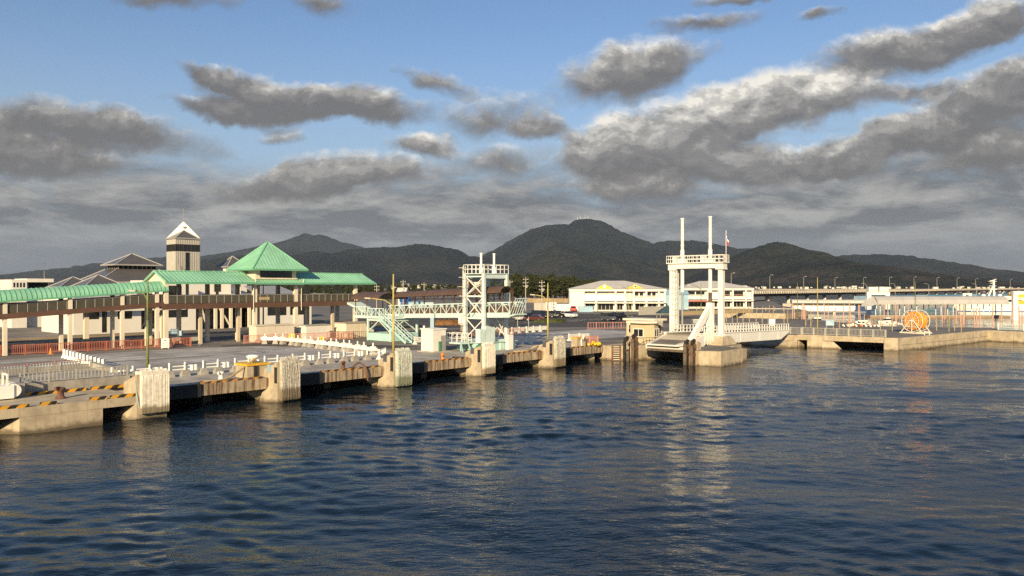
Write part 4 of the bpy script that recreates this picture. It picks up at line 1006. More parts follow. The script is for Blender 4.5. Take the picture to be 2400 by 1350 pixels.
def arc_roof_v(v0, v1, n_, um, hw, rise, zf, mt, parent, thick=.07, k=9):
    for i in range(n_):
        a = v0 + (v1 - v0) * i / n_; b = v0 + (v1 - v0) * (i + 1) / n_ + (.03 if v1 > v0 else -.03); mb = MB(); vs = []
        for v in (a, b):
            for r_ in (0, -thick):
                for j in range(k + 1):
                    th = math.pi * j / k; vs.append((um - (hw + r_) * math.cos(th), v, zf(v) + (rise + r_) * math.sin(th)))
        K = k + 1; mb.v = vs
        for j in range(k): mb.f += [(j, j + 1, 2 * K + j + 1, 2 * K + j), (K + j + 1, K + j, 3 * K + j, 3 * K + j + 1), (j + 1, j, K + j, K + j + 1), (2 * K + j, 2 * K + j + 1, 3 * K + j + 1, 3 * K + j)]; mb.m += [0] * 4
        mb.build('roof_panel', [mt], parent)
        sm = MB()
        for j in range(k):
            t0, t1 = math.pi * j / k, math.pi * (j + 1) / k
            sm.bar((um - (hw + .015) * math.cos(t0), a, zf(a) + (rise + .015) * math.sin(t0)), (um - (hw + .015) * math.cos(t1), a, zf(a) + (rise + .015) * math.sin(t1)), .06, .06)
        sm.build('roof_rib', ['brown'], parent)
arc_roof_v(32.2, 5.4, 14, GU, 1.25, .85, lambda v: gz(v) + 2.65, 'brown_roof', t)
# flared boarding end
for k in range(6):
    z0 = gz(vb) + .0; u = GU - 1.1 + k * .44
    MB().bar((u, vb, z0), (u, vb - 1.1, z0 + 1.9), .07).build('end_bar', ['aqua_pale'], t)
MB().bar((GU - 1.15, vb - 1.1, gz(vb) + 1.9), (GU + 1.15, vb - 1.1, gz(vb) + 1.9), .09).build('end_rail', ['aqua_pale'], t)
MB().bar((GU - 1.15, vb - .5, gz(vb) + .95), (GU + 1.15, vb - .5, gz(vb) + .95), .07).build('end_rail', ['aqua_pale'], t)
MB().prism([(GU - 1.1, vb), (GU + 1.1, vb), (GU + 1.1, vb - .9), (GU - 1.1, vb - .9)], [gz(vb) - .3, gz(vb) - .3, gz(vb) - .1, gz(vb) - .1], [gz(vb) - .1, gz(vb) - .1, gz(vb) + .06, gz(vb) + .06]).build('lip', ['aqua_pale'], t)
MB = MB0
# ------------------------------------------------ landing with stairs
t = thing('landing_tower', 'aqua steel landing with truss balustrade and brown barrel roof at the gangway head', 'landing', 45, 34, 2.0)
lz = 5.65
MB().box(45.4, 51.4, 33.6, 37.2, lz - .35, lz).build('deck', ['aqua_pale'], t)
MB().prism([(49.0, 37.2), (51.6, 37.2), (51.6, 44.0), (49.0, 44.0)], [lz - .35, lz - .35, 7.2, 7.2], [lz, lz, 7.55, 7.55]).build('link_ramp', ['aqua_pale'], t)
def truss_bal(p, q, nn, z, h, parent, mt='aqua_pale'):
    p = Vector(p); q = Vector(q); d = (q - p) / nn
    for zz in (z, z + h): MB().bar((p.x, p.y, zz), (q.x, q.y, zz), .1).build('rail', [mt], parent)
    for k in range(nn + 1):
        a = p + d * k; MB().bar((a.x, a.y, z), (a.x, a.y, z + h), .07).build('post', [mt], parent)
        if k < nn: b = a + d; MB().bar((a.x, a.y, z if k % 2 else z + h), (b.x, b.y, z + h if k % 2 else z), .06).build('diagonal', [mt], parent)
truss_bal((45.4, 37.2), (45.4, 33.8), 5, lz, 1.35, t)
truss_bal((45.4, 37.2), (49.0, 37.2), 5, lz, 1.35, t)
truss_bal((51.4, 37.2), (51.4, 33.6), 5, lz, 1.35, t)
for v in (37.0, 34.2, 31.6):
    for u in (45.6, 50.8): MB().bar((u, v, lz), (u, v, lz + 2.5), .11).build('roof_post', ['brown'], t)
arc_roof_v(37.8, 31.2, 4, 48.2, 2.9, 1.1, lambda v: lz + 2.45, 'brown_roof', t)
fr = [(45.6, 33.9), (50.6, 33.9), (50.6, 28.6), (45.6, 28.6)]
MB().box(45.2, 51.4, 28.2, 33.6, lz - .35, lz).build('deck', ['aqua_pale'], t)
for u, v in fr: MB().bar((u, v, 2.0), (u, v, lz - .3), .26).build('leg', ['aqua_pale'], t)
for (a, b) in zip(fr, fr[1:] + fr[:1]):
    MB().bar((*a, 5.1), (*b, 5.1), .2, .3).build('beam', ['aqua_pale'], t)
    m_ = ((a[0] + b[0]) / 2, (a[1] + b[1]) / 2)
    MB().bar((*a, 3.3), (*m_, 5.0), .12).build('brace', ['aqua_pale'], t); MB().bar((*b, 3.3), (*m_, 5.0), .12).build('brace', ['aqua_pale'], t)
    MB().bar((*a, 2.6), (*b, 2.6), .3, 1.1).build('plinth', ['aqua'], t)
truss_bal((45.2, 33.5), (45.2, 29.7), 4, lz, 1.15, t); truss_bal((45.2, 28.2), (47.6, 28.2), 3, lz, 1.15, t)
t = thing('steel_stairs', 'aqua steel stairs with twin handrails leading down from the landing', 'stairs', 44, 26, 2.0)
s0, s1 = (44.7, 29.4, lz), (44.7, 23.4, 2.05)
for du in (0, 1.1):
    MB().bar((s0[0] + du - .6, s0[1], s0[2] - .12), (s1[0] + du - .6, s1[1], s1[2] + .1), .08, .34).build('stringer', ['aqua'], t)
    for h in (.55, 1.0): MB().bar((s0[0] + du - .6, s0[1], s0[2] + h), (s1[0] + du - .6, s1[1], s1[2] + h + .1), .06).build('handrail', ['aqua_pale'], t)
    for k in range(9):
        f = k / 8; x = s0[1] + (s1[1] - s0[1]) * f; z = s0[2] + (s1[2] + .1 - s0[2]) * f
        MB().bar((s0[0] + du - .6, x, z), (s0[0] + du - .6, x, z + 1.0), .05).build('baluster', ['aqua_pale'], t)
for k in range(17):
    f = (k + .5) / 17; x = s0[1] + (s1[1] - s0[1]) * f; z = s0[2] + (s1[2] + .05 - s0[2]) * f
    MB().box(44.1, 45.2, x - .14, x + .14, z - .05, z).build('tread', ['aqua_pale'], t)
# ------------------------------------------------ lifting tower
t = thing('lifting_tower', 'pale aqua steel lifting tower with two cylinders and railed top platform', 'tower', 46, 9.7, 2.0)
tu0, tu1, tv0, tv1 = 43.9, 48.1, 8.0, 11.3; tz = 11.6
for u in (tu0, tu1):
    for v in (tv0, tv1):
        MB().box(u - .16, u + .16, v - .16, v + .16, 3.0, tz).build('leg', ['aqua_pale'], t)
        MB().box(u - .2, u - .165, v - .22, v + .22, 3.0, tz).build('leg_flange', ['white_paint'], t)
for u in (tu0, tu1):
    for a, b in ((3.4, 6.0), (6.0, 8.8), (8.8, 11.3)):
        MB().bar((u, tv0, a), (u, tv1, b), .10).build('brace', ['white_paint'], t); MB().bar((u, tv1, a), (u, tv0, b), .10).build('brace', ['white_paint'], t)
        MB().bar((u, tv0, b), (u, tv1, b), .18).build('cross_beam', ['aqua_pale'], t)
for v in (tv1,):
    for a, b in ((8.8, 11.3),):
        MB().bar((tu0, v, a), (tu1, v, b), .10).build('brace', ['white_paint'], t); MB().bar((tu1, v, a), (tu0, v, b), .10).build('brace', ['white_paint'], t)
for v in (tv0, tv1):
    MB().bar((tu0, v, 11.3), (tu1, v, 11.3), .2, .5).build('top_beam', ['aqua_pale'], t)
    MB().bar((tu0, v, 3.1), (tu1, v, 3.1), .25, .35).build('bottom_beam', ['aqua_pale'], t)
MB().bar((tu1, tv0, 3.0), (tu1 - 2.0, tv0, 6.2), .10).bar((tu1 - 2.0, tv0, 3.0), (tu1, tv0, 6.2), .10).build('brace', ['white_paint'], t)
MB().box(tu0 - .25, tu1 + .2, tv0 - .2, tv1 + .2, tz, tz + .10).build('platform', ['aqua_pale'], t)
def rail_box(parent, u0, u1, v0, v1, z, h, n1, n2, mt):
    c = [(u0, v0), (u1, v0), (u1, v1), (u0, v1)]
    for i in range(4):
        a, b = Vector((*c[i], z)), Vector((*c[(i + 1) % 4], z)); nn = n1 if i % 2 == 0 else n2
        for hh in (.5, 1.0): MB().bar(a + Vector((0, 0, h * hh)), b + Vector((0, 0, h * hh)), .06).build('platform_rail', [mt], parent)
        for k in range(nn): p = a + (b - a) * k / nn; MB().bar(p, p + Vector((0, 0, h)), .055).build('platform_post', [mt], parent)
rail_box(t, tu0 - .2, tu1 + .15, tv0 - .15, tv1 + .15, tz + .1, 1.1, 6, 5, 'white_paint')
for u in (45.0, 47.4):
    c = MB().tube((u, 9.6, tz + .1), (u, 9.6, tz + .9), .28, 12).tube((u, 9.6, tz + .9), (u, 9.6, tz + 2.6), .15, 12).tube((u, 9.6, tz + 2.6), (u, 9.6, tz + 2.72), .2, 12).build('cylinder', ['white_bright'], t, smooth=False)
    MB().tube((u, 9.6, gz(9.6) + .6), (u, 9.6, tz), .09, 8).build('piston_rod', ['metal_grey'], t)
# caged ladder
MB().bar((tu0 - .35, tv1 - .3, 3.0), (tu0 - .35, tv1 - .3, 12.6), .05).bar((tu0 - .35, tv1 + .15, 3.0), (tu0 - .35, tv1 + .15, 12.6), .05).build('ladder_rail', ['white_paint'], t)
for k in range(24): MB().bar((tu0 - .35, tv1 - .3, 3.2 + k * .39), (tu0 - .35, tv1 + .15, 3.2 + k * .39), .035).build('ladder_rung', ['white_paint'], t)
for k in range(7): MB().path([(tu0 - .35, tv1 - .42, 5.2 + k * 1.2), (tu0 - .95, tv1 - .42, 5.2 + k * 1.2), (tu0 - .95, tv1 + .27, 5.2 + k * 1.2), (tu0 - .35, tv1 + .27, 5.2 + k * 1.2)], .03, 4).build('ladder_hoop', ['white_paint'], t)
MB().box(43.0, 48.9, 7.2, 12.0, 2.0, 3.0).build('plinth', ['aqua'], t)
for u in (43.4, 46, 48.6): MB().box(u - .15, u + .15, 7.1, 7.2, 2.0, 3.0).build('plinth_rib', ['aqua_pale'], t)
MB().box(42.8, 49.1, 7.0, 12.2, 3.0, 3.06).build('plinth_top', ['aqua_pale'], t)
for k, (u, h) in enumerate(((43.1, 1.7), (44.1, 2.0), (44.9, 1.9))): MB().box(u - 1.0, u - .1, 6.9 + .03 * k, 7.7, 3.06, 3.06 + h).build('control_cabinet', ['aqua_pale'], t)
MB().box(46.8, 47.7, 6.5, 7.0, 2.0, 3.9).build('control_cabinet', ['white_paint'], t)
rail_box(t, 40.9, 42.7, 9.0, 12.4, 3.06, 1.1, 3, 4, 'white_paint')
MB().box(40.8, 42.8, 8.9, 12.5, 2.9, 3.06).build('side_platform', ['aqua_pale'], t)
for v in (9.2, 12.2): MB().bar((41.0, v, 2.0), (41.0, v, 2.9), .12).build('side_leg', ['aqua'], t)
MB().bar((40.8, 9.0, 3.0), (39.8, 7.6, 2.05), .1, .3).bar((42.0, 8.9, 3.0), (41.0, 7.5, 2.05), .1, .3).build('side_steps', ['aqua'], t)
# ------------------------------------------------ small white hut
t = thing('equipment_hut', 'small white flat-roofed hut with grey door beside the aqua tower', 'hut', 38.4, 11.6, 2.0)
MB().box(37.6, 39.7, 10.5, 12.7, 2.1, 4.75).build('wall', ['white_wall'], t)
MB().box(37.5, 39.8, 10.4, 12.8, 4.75, 4.88).build('roof', ['white_bright'], t)
MB().box(37.2, 40.2, 10.0, 13.0, 2.0, 2.11).build('plinth', ['concrete_grey'], t)
MB().box(38.85, 39.6, 10.42, 10.52, 2.12, 4.0).build('door', ['metal_grey'], t)
MB().tube((37.8, 12.4, 4.88), (37.8, 12.4, 5.2), .13, 8).build('vent', ['white_bright'], t)
MB().box(38.45, 38.75, 10.3, 10.48, 2.15, 3.3).build('meter_box', ['tarp_green'], t)
# ================================================================ FERRY LINKSPAN ON THE RIGHT
LP = [(60.9, 2.1), (60.9, .6), (62.8, -1.4), (65.8, -1.9), (67.6, -2.6), (70.1, -3.0), (72.5, -1.2), (78.5, -1.0), (78.5, 2.1)]
t = thing('left_dolphin', 'faceted concrete pier carrying the beige control booth', 'pier', 66, 0, 0)
MB().prism(LP, -1.5, 1.98).build('block', ['concrete'], t)
MB().prism([(62.6, -1.2), (64.0, -1.5), (64.2, -.7), (62.8, -.4)], 1.97, [3.35, 3.2, 3.2, 3.35]).build('upstand', ['concrete'], t)
# ladder and black fenders at the corner
t = thing('dock_ladder', 'dark steel ladder with pale rungs on the quay corner face', 'ladder', 61.35, .10, 0, rot=R(-46.5), absolute=False)
for u in (-.5, .5): MB().box(u - .12, u + .12, -.22, .06, -.6, 2.1).build('side_rail', ['rust'], t)
MB().box(-.42, .42, -.05, .04, -.6, 2.0).build('back_plate', ['black_rubber'], t)
for k in range(8): MB().box(-.4, .4, -.26, -.12, -.2 + k * .29, -.08 + k * .29).build('rung', ['cream_dark'], t)
def fender_post(u, v, top, label, kind):
    t = thing('fender_post', label, 'fender', u, v, 0)
    rnd = random.Random(int(u * 10 + kind))
    for k in range(4):
        du = -.45 + k * .3; MB().box(u + du - .11, u + du + .11, v - .28 - rnd.uniform(0, .1), v + .1, -.7, top - rnd.uniform(0, .5)).build('timber', [('wood_old', 'black_rubber', 'rust', 'wood_old')[k] if kind else ('black_rubber', 'rope_grey', 'rope_grey', 'black_rubber')[k]], t)
    MB().box(u - .5, u + .5, v - .33, v + .12, top * .42, top * .52).build('band', ['rust'], t)
    MB().tube((u - .5, v - .2, top - .1), (u + .35, v - .05, top + .12), .24, 9).build('fender_head', ['black_rubber'], t)
    MB().path([(u - .3, v - .36, top - .3), (u - .1, v - .45, top - .9), (u + .2, v - .38, top - .5)], .05).build('chain', ['rust'], t)
fender_post(62.15, -.95, 3.0, 'black and white worn fender post beside the dock ladder', 0)
fender_post(63.1, -1.6, 3.4, 'tall rusty fender post with drooping black head on the booth pier', 1)
fender_post(61.9, -10.2, 3.0, 'weathered grey timber fender cluster on the right-hand pier', 1)
fender_post(61.7, -11.2, 3.1, 'rust-streaked timber fender cluster hung with ropes on the right-hand pier', 1)
t = thing('right_dolphin', 'angular concrete pier block below the right leg of the white gantry', 'pier', 66, -12.5, 0)
RP = [(62.4, -9.6), (61.9, -12.0), (62.9, -14.5), (69.6, -14.2), (70.4, -11.6), (76, -10.9), (76, -8.4), (66, -8.7)]
MB().prism(RP, -1.5, 1.95).build('block', ['concrete'], t)
MB().prism([(62.6, -9.8), (62.15, -12.0), (63.0, -14.25), (69.4, -14.0), (70.2, -11.4), (75.8, -10.7), (75.8, -8.6), (66, -8.9)], 1.94, 2.0).build('top_sheet', ['concrete_dark'], t)
MB().frus(73.3, -9.4, 1.98, 4.4, 2.2, 1.15, 2.4, 1.5).build('pedestal', ['concrete'], t)
MB().prism([(62.3, -10.5), (63.2, -10.5), (63.2, -11.6), (62.3, -11.6)], 1.98, [3.1, 2.9, 2.9, 3.1]).build('upstand', ['concrete'], t)
MB().box(70.6, 73.4, -12.9, -11.4, -1.5, 1.6).build('outer_block', ['concrete'], t)
# gantry
gl, gr, GX = -1.6, -9.1, 73.6
t = thing('linkspan_gantry', 'tall white portal gantry with two upright hydraulic cylinders over the ferry ramp', 'gantry', GX, -6, 2.0)
for v, z0, s in ((gl, 2.0, .9), (gr, 3.1, .68)):
    MB().box(GX - s / 2, GX + s / 2, v - s / 2, v + s / 2, z0, 12.6).build('leg', ['steel_white'], t)
    MB().box(GX - .62, GX + .62, v - .6, v + .6, 12.4, 12.6).build('leg_cap', ['steel_white'], t)
    if v == gl: MB().box(GX + s / 2, GX + s / 2 + .5, v - s / 2 + .14, v + s / 2 - .14, z0, 12.0).build('leg_rib', ['steel_white'], t)
    MB().cb(GX, v, z0 - .02, s + .4, s + .4, .2).build('base_plate', ['steel_white'], t)
MB().box(GX - .6, GX + .6, gr - .55, gl + .6, 12.6, 13.32).build('cross_beam', ['steel_white'], t)
MB().box(GX - .9, GX + .9, gr - .75, gl + .75, 13.32, 13.44).build('platform', ['steel_white'], t)
rail_box(t, GX - .85, GX + .85, gr - .7, gl + .7, 13.44, 1.0, 3, 13, 'steel_white')
for v in (-3.0, -7.4):
    MB().frus(GX, v, 13.44, 1.1, 1.2, .55, .8, .8).build('cylinder_base', ['steel_white'], t)
    MB().tube((GX, v, 13.95), (GX, v, 15.3), .30, 14).tube((GX, v, 15.3), (GX, v, 19.7), .22, 14).tube((GX, v, 19.7), (GX, v, 19.9), .28, 14).build('cylinder', ['steel_white'], t)
    for k in range(4): MB().tube((GX, v, 14.8 + k * 1.1), (GX, v, 14.88 + k * 1.1), .29, 12).build('clamp', ['steel_white'], t)
    MB().tube((GX, v, 9.2), (GX, v, 12.7), .26, 14).build('lower_cylinder', ['steel_white'], t)
    MB().tube((GX, v, 3.6), (GX, v, 9.2), .14 if v > -5 else .26, 12).build('piston_rod', ['metal_grey' if v > -5 else 'wood_old'], t)
    for dv in (1.1,): MB().cb(GX, v + dv, 13.44, .6, .6, .9).build('pump_box', ['steel_white'], t)
for s in (-.22, .22): MB().bar((GX - .5, -2.15 + s, 4.0), (GX - .5, -2.15 + s, 12.6), .06).build('ladder_rail', ['steel_white'], t)
for k in range(20): MB().bar((GX - .5, -2.37, 4.3 + k * .42), (GX - .5, -1.93, 4.3 + k * .42), .05).build('ladder_rung', ['steel_white'], t)
for k in range(9): MB().path([(GX - .5, -2.5, 6.0 + k * .8), (GX - 1.0, -2.5, 6.0 + k * .8), (GX - 1.0, -1.8, 6.0 + k * .8), (GX - .5, -1.8, 6.0 + k * .8)], .03, 4).build('ladder_hoop', ['steel_white'], t)
# inclined white girder beside the right leg and the lattice under it
t = thing('inclined_girder', 'sloping white box girder with lattice bracing against the right gantry leg', 'girder', 70, -9.4, 2.0)
MB().bar((66.4, -8.3, 2.7), (71.8, -8.3, 7.2), .55, .8).build('girder', ['white_bright'], t)
MB().box(71.5, 72.3, -8.7, -7.9, 2.5, 7.8).build('upright', ['white_paint'], t)
for k in range(6):
    f = k / 6; g2 = (k + 1) / 6
    a = (66.8 + 4.8 * f, 2.6 + 4.0 * f); b = (66.8 + 4.8 * g2, 2.6 + 4.0 * g2)
    MB().bar((a[0], -8.9, 2.1), (b[0], -8.9, b[1] - .4), .09).build('lattice', ['white_paint'], t)
    MB().bar((b[0], -8.9, 2.1), (b[0], -8.9, b[1] - .4), .09).build('lattice', ['white_paint'], t)
    MB().bar((a[0], -8.9, max(2.2, a[1] - .4)), (b[0], -8.9, 2.1), .08).build('lattice', ['white_paint'], t)
# bridge span
t = thing('linkspan_bridge', 'long white steel linkspan bridge with deep plate girder and white railing', 'bridge', 86, -6.3, 1.5)
def lz_(u): return 3.55 - (u - 72) / 26.0 * .6
for v in (-8.4, -3.2):
    MB().add([(68.5, v - .15, lz_(68.5)), (98.5, v - .15, lz_(98.5)), (98.3, v - .15, lz_(98) - .35), (95.0, v - .15, lz_(95) - 1.45), (70.0, v - .15, lz_(70) - 1.45), (68.5, v - .15, lz_(68.5) - .7),
              (68.5, v + .15, lz_(68.5)), (98.5, v + .15, lz_(98.5)), (98.3, v + .15, lz_(98) - .35), (95.0, v + .15, lz_(95) - 1.45), (70.0, v + .15, lz_(70) - 1.45), (68.5, v + .15, lz_(68.5) - .7)],
             [(0, 1, 2, 3, 4, 5), (11, 10, 9, 8, 7, 6), (0, 6, 7, 1), (1, 7, 8, 2), (2, 8, 9, 3), (3, 9, 10, 4), (4, 10, 11, 5), (5, 11, 6, 0)]).build('plate_girder', ['white_paint'], t)
    MB().bar((68.5, v, lz_(68.5) + .02), (98.5, v, lz_(98.5) + .02), .5, .12).build('flange', ['white_bright'], t)
    for k in range(4): u = 74 + k * 6.6; MB().box(u - .03, u + .03, v - .19, v - .16, lz_(u) - 1.4, lz_(u) - .05).build('stiffener', ['white_paint'], t)
    for zz in (.5, 1.0): MB().bar((70, v, lz_(70) + zz), (98.4, v, lz_(98.4) + zz), .1).build('rail', ['white_bright'], t)
    for k in range(32): u = 70 + k * .916; MB().bar((u, v, lz_(u)), (u, v, lz_(u) + 1.0), .09).build('rail_post', ['white_bright'], t)
MB().prism([(68.5, -8.3), (98.4, -8.3), (98.4, -3.3), (68.5, -3.3)], [lz_(68.5) - .3, lz_(98.4) - .3, lz_(98.4) - .3, lz_(68.5) - .3], [lz_(68.5) - .05, lz_(98.4) - .05, lz_(98.4) - .05, lz_(68.5) - .05]).build('deck', ['concrete_dark'], t)
for u in (70, 80, 90): MB().box(u, u + .4, -8.2, -3.4, lz_(u) - 1.2, lz_(u) - .3).build('cross_girder', ['white_paint'], t)
# ramp flap
t = thing('ramp_flap', 'worn white-edged ramp flap with dark tread plates at the seaward end of the linkspan', 'ramp', 66, -6.3, 2.0)
MB().prism([(64.0, -8.9), (68.5, -8.9), (68.5, -3.6), (64.0, -3.6)], [2.35, 2.9, 2.9, 2.35], [2.6, 3.35, 3.35, 2.6]).build('ramp_plate', ['cream_dark'], t)
MB().prism([(62.7, -8.6), (64.0, -8.9), (64.0, -3.6), (62.7, -3.9)], [2.25, 2.3, 2.3, 2.25], [2.42, 2.62, 2.62, 2.42]).build('flap', ['white_wall'], t)
MB().prism([(62.9, -8.0), (65.6, -8.2), (65.6, -4.2), (62.9, -4.4)], [2.4, 2.7, 2.7, 2.4], [2.47, 2.90, 2.90, 2.47]).build('tread_plate', ['concrete_dark'], t)
MB().tube((63.6, -8.9, 1.95), (63.6, -3.6, 1.95), .22, 10).build('hinge_tube', ['white_wall'], t)
MB().box(63.2, 68.5, -9.0, -3.5, 1.5, 1.75).build('under_beam', ['wood_old'], t)
for v in (-9.1, -3.4): MB().prism([(63.4, v - .12), (68.5, v - .12), (68.5, v + .12), (63.4, v + .12)], [1.6, 1.9, 1.9, 1.6], [2.3, 3.5, 3.5, 2.3]).build('side_plate', ['white_wall'], t)
t = thing('linkspan_abutment', 'dark concrete abutment with timber posts beneath the ferry ramp', 'abutment', 71, -6.3, 0)
MB().box(70.5, 72, -9.2, -2.8, -1.4, 1.5).build('wall', ['concrete_dark'], t)
for v in (-8, -5.5): MB().box(69.7, 70.4, v - .3, v + .3, -1.4, 1.5).build('post', ['rust'], t)
# booth
t = thing('control_booth', 'beige two-part control booth with flat white roofs on the concrete pier', 'booth', 67, .6, 2.0)
bp_ = [(67.4, 1.8), (67.2, -.9), (68.4, -1.5), (70.0, -1.2), (70.2, 1.8)]
MB().prism(bp_, 1.98, 4.85).build('front_wall', ['booth'], t)
MB().prism([(66.8, 2.1), (66.6, -1.2), (68.3, -2.0), (70.6, -1.6), (70.8, 2.1)], 4.85, 5.15).build('front_roof', ['cream'], t)
MB().box(70.6, 73.4, .1, 4.6, 1.98, 5.05).build('rear_wall', ['booth'], t)
MB().box(70.2, 73.8, -.35, 5.0, 5.05, 5.35).build('rear_roof', ['cream'], t)
window(t, -.55, 1.2, 67.26, 2.9, 4.1, 2, 1, axis='v', mf='white_wall')
window(t, 68.55, 69.8, -1.42, 2.9, 4.1, 2, 1, mf='white_wall')
window(t, 71.0, 72.9, .08, 3.1, 4.5, 2, 1, mf='white_wall')
window(t, 2.2, 4.2, 70.58, 3.1, 4.5, 2, 1, axis='v', mf='white_wall')
MB().box(70.15, 70.6, .6, 1.6, 1.98, 4.3).build('door', ['car_grey'], t)
picket_fence('railing', [(63.6, -1.0), (65.6, -1.5), (67.6, -2.2), (69.6, -2.6)], 1.99, .95, 'wood_old', 'thin dark guard railing along the front of the control booth', 'railing', step=.9, post=1.4, postw=.05, pw=.04)
# flag on the gantry
t = thing('flag_pole', 'thin white flag pole on the right end of the gantry', 'flag pole', GX, gr - .7, 13.44)
MB().tube((GX, gr - .7, 13.4), (GX, gr - .7, 17.8), .04, 6).build('shaft', ['white_bright'], t)
t2 = thing('flag', 'drooping red, white and blue flag on the gantry pole', 'flag', GX, gr - .74, 15.6)
for (z0, z1, mt) in ((16.3, 16.75, 'red'), (16.75, 17.1, 'white_bright'), (17.1, 17.35, 'blue_deep')):
    mb = MB(); vs = []; K = 8
    for k in range(K + 1):
        f = k / K; du = .12 * math.sin(f * 9); dv = -.30 * f
        dz = -.75 * f
        vs += [(GX + du, gr - .74 + dv, z0 + dz), (GX + du + .03 * (z1 - 15), gr - .74 + dv, z1 + dz), (GX + du + .02, gr - .74 + dv, z0 + dz), (GX + du + .02 + .03 * (z1 - 15), gr - .74 + dv, z1 + dz)]
    for k in range(K):
        a = 4 * k; b = a + 4; mb.f += [(a, b, b + 1, a + 1), (a + 2, a + 3, b + 3, b + 2), (a + 1, b + 1, b + 3, a + 3), (a, a + 2, b + 2, b)]; mb.m += [0] * 4
    mb.f += [(0, 1, 3, 2), (4 * K, 4 * K + 2, 4 * K + 3, 4 * K + 1)]; mb.m += [0, 0]; mb.v = vs; mb.build('stripe', [mt], t2)
# ------------------------------------------------ right-hand quay: openings and block joints
t = bpy.data.objects.new('quay_wall', None); col.objects.link(t); t.location = W(0, 0, 0); t.rotation_euler = (0, 0, TH); t['kind'] = 'structure'; BASE[t.name] = (0, 0, 0)
MB().box(100.4, 101.1, -9.0, 2.0, -1.2, 1.98).build('wall_block', ['concrete'], t)
MB().add([(100.4, -9, 1.2), (100.4, -1, 1.2), (97.0, -3, -.3), (97.6, -8, -.3), (100.4, -1, -1), (100.4, -9, -1)], [(0, 1, 2, 3), (2, 1, 4), (0, 3, 5), (3, 2, 4, 5)]).build('rubble_slope', ['concrete'], t)
MB().prism([(100.55, -10.6), (101.3, -10.6), (101.5, -13), (100.75, -13)], -1.2, 1.98).build('wall_block', ['concrete'], t)
MB().prism([(100.5, -9), (101.1, -9), (103.2, -23.6), (102.6, -23.6)], 1.25, 2.1).build('opening_lintel', ['concrete'], t)
MB().prism([(101.05, -9.1), (105, -9.1), (105, -10.6), (101.25, -10.6)], 1.3, 2.0).build('deck_slab', ['concrete_dark'], t)
MB().prism([(101.6, -13.0), (108, -13.0), (109, -21.9), (102.85, -21.9)], 1.3, 2.0).build('deck_slab', ['concrete_dark'], t)
MB().prism([(102.2, -21.9), (103, -21.9), (103.3, -23.9), (102.4, -23.9)], -1.2, 2.1).build('wall_block', ['concrete'], t)
MB().add([(100.75, -13, 1.2), (101.0, -14.6, 1.2), (100.8, -16.5, -.3), (100.2, -13, -.3), (100.75, -13, -1), (101, -16.5, -1)], [(0, 1, 2, 3), (1, 5, 2), (3, 2, 5, 4)]).build('rubble_slope', ['concrete'], t)
dv = Vector((138 - 103, -29 + 23.4, 0)); L = dv.length; dn = dv.normalized(); nrm = Vector((dn.y, -dn.x, 0))
for k in range(9):
    a = Vector((103.0, -23.5, 0)) + dn * (L * k / 9 + .03); b = Vector((103.0, -23.5, 0)) + dn * (L * (k + 1) / 9 - .03); o = nrm * (.30 + .04 * (k % 2))
    for z0, z1 in ((-1.2, .88), (.93, 2.02)):
        MB().prism([(a + o).to_2d(), (b + o).to_2d(), (b - nrm * .3).to_2d(), (a - nrm * .3).to_2d()], z0, z1).build('wall_block', ['concrete'], t)
dv = Vector((134 - 138, -46 + 29, 0)); L = dv.length; dn = dv.normalized(); nrm = Vector((-dn.y, dn.x, 0)) * -1
for k in range(4):
    a = Vector((138.0, -29.3, 0)) + dn * (L * k / 4 + .03); b = Vector((138.0, -29.3, 0)) + dn * (L * (k + 1) / 4 - .03)
    MB().prism([(a + nrm * .25).to_2d(), (b + nrm * .25).to_2d(), (b - nrm * .3).to_2d(), (a - nrm * .3).to_2d()], -1.2, 2.02).build('wall_block', ['concrete'], t)
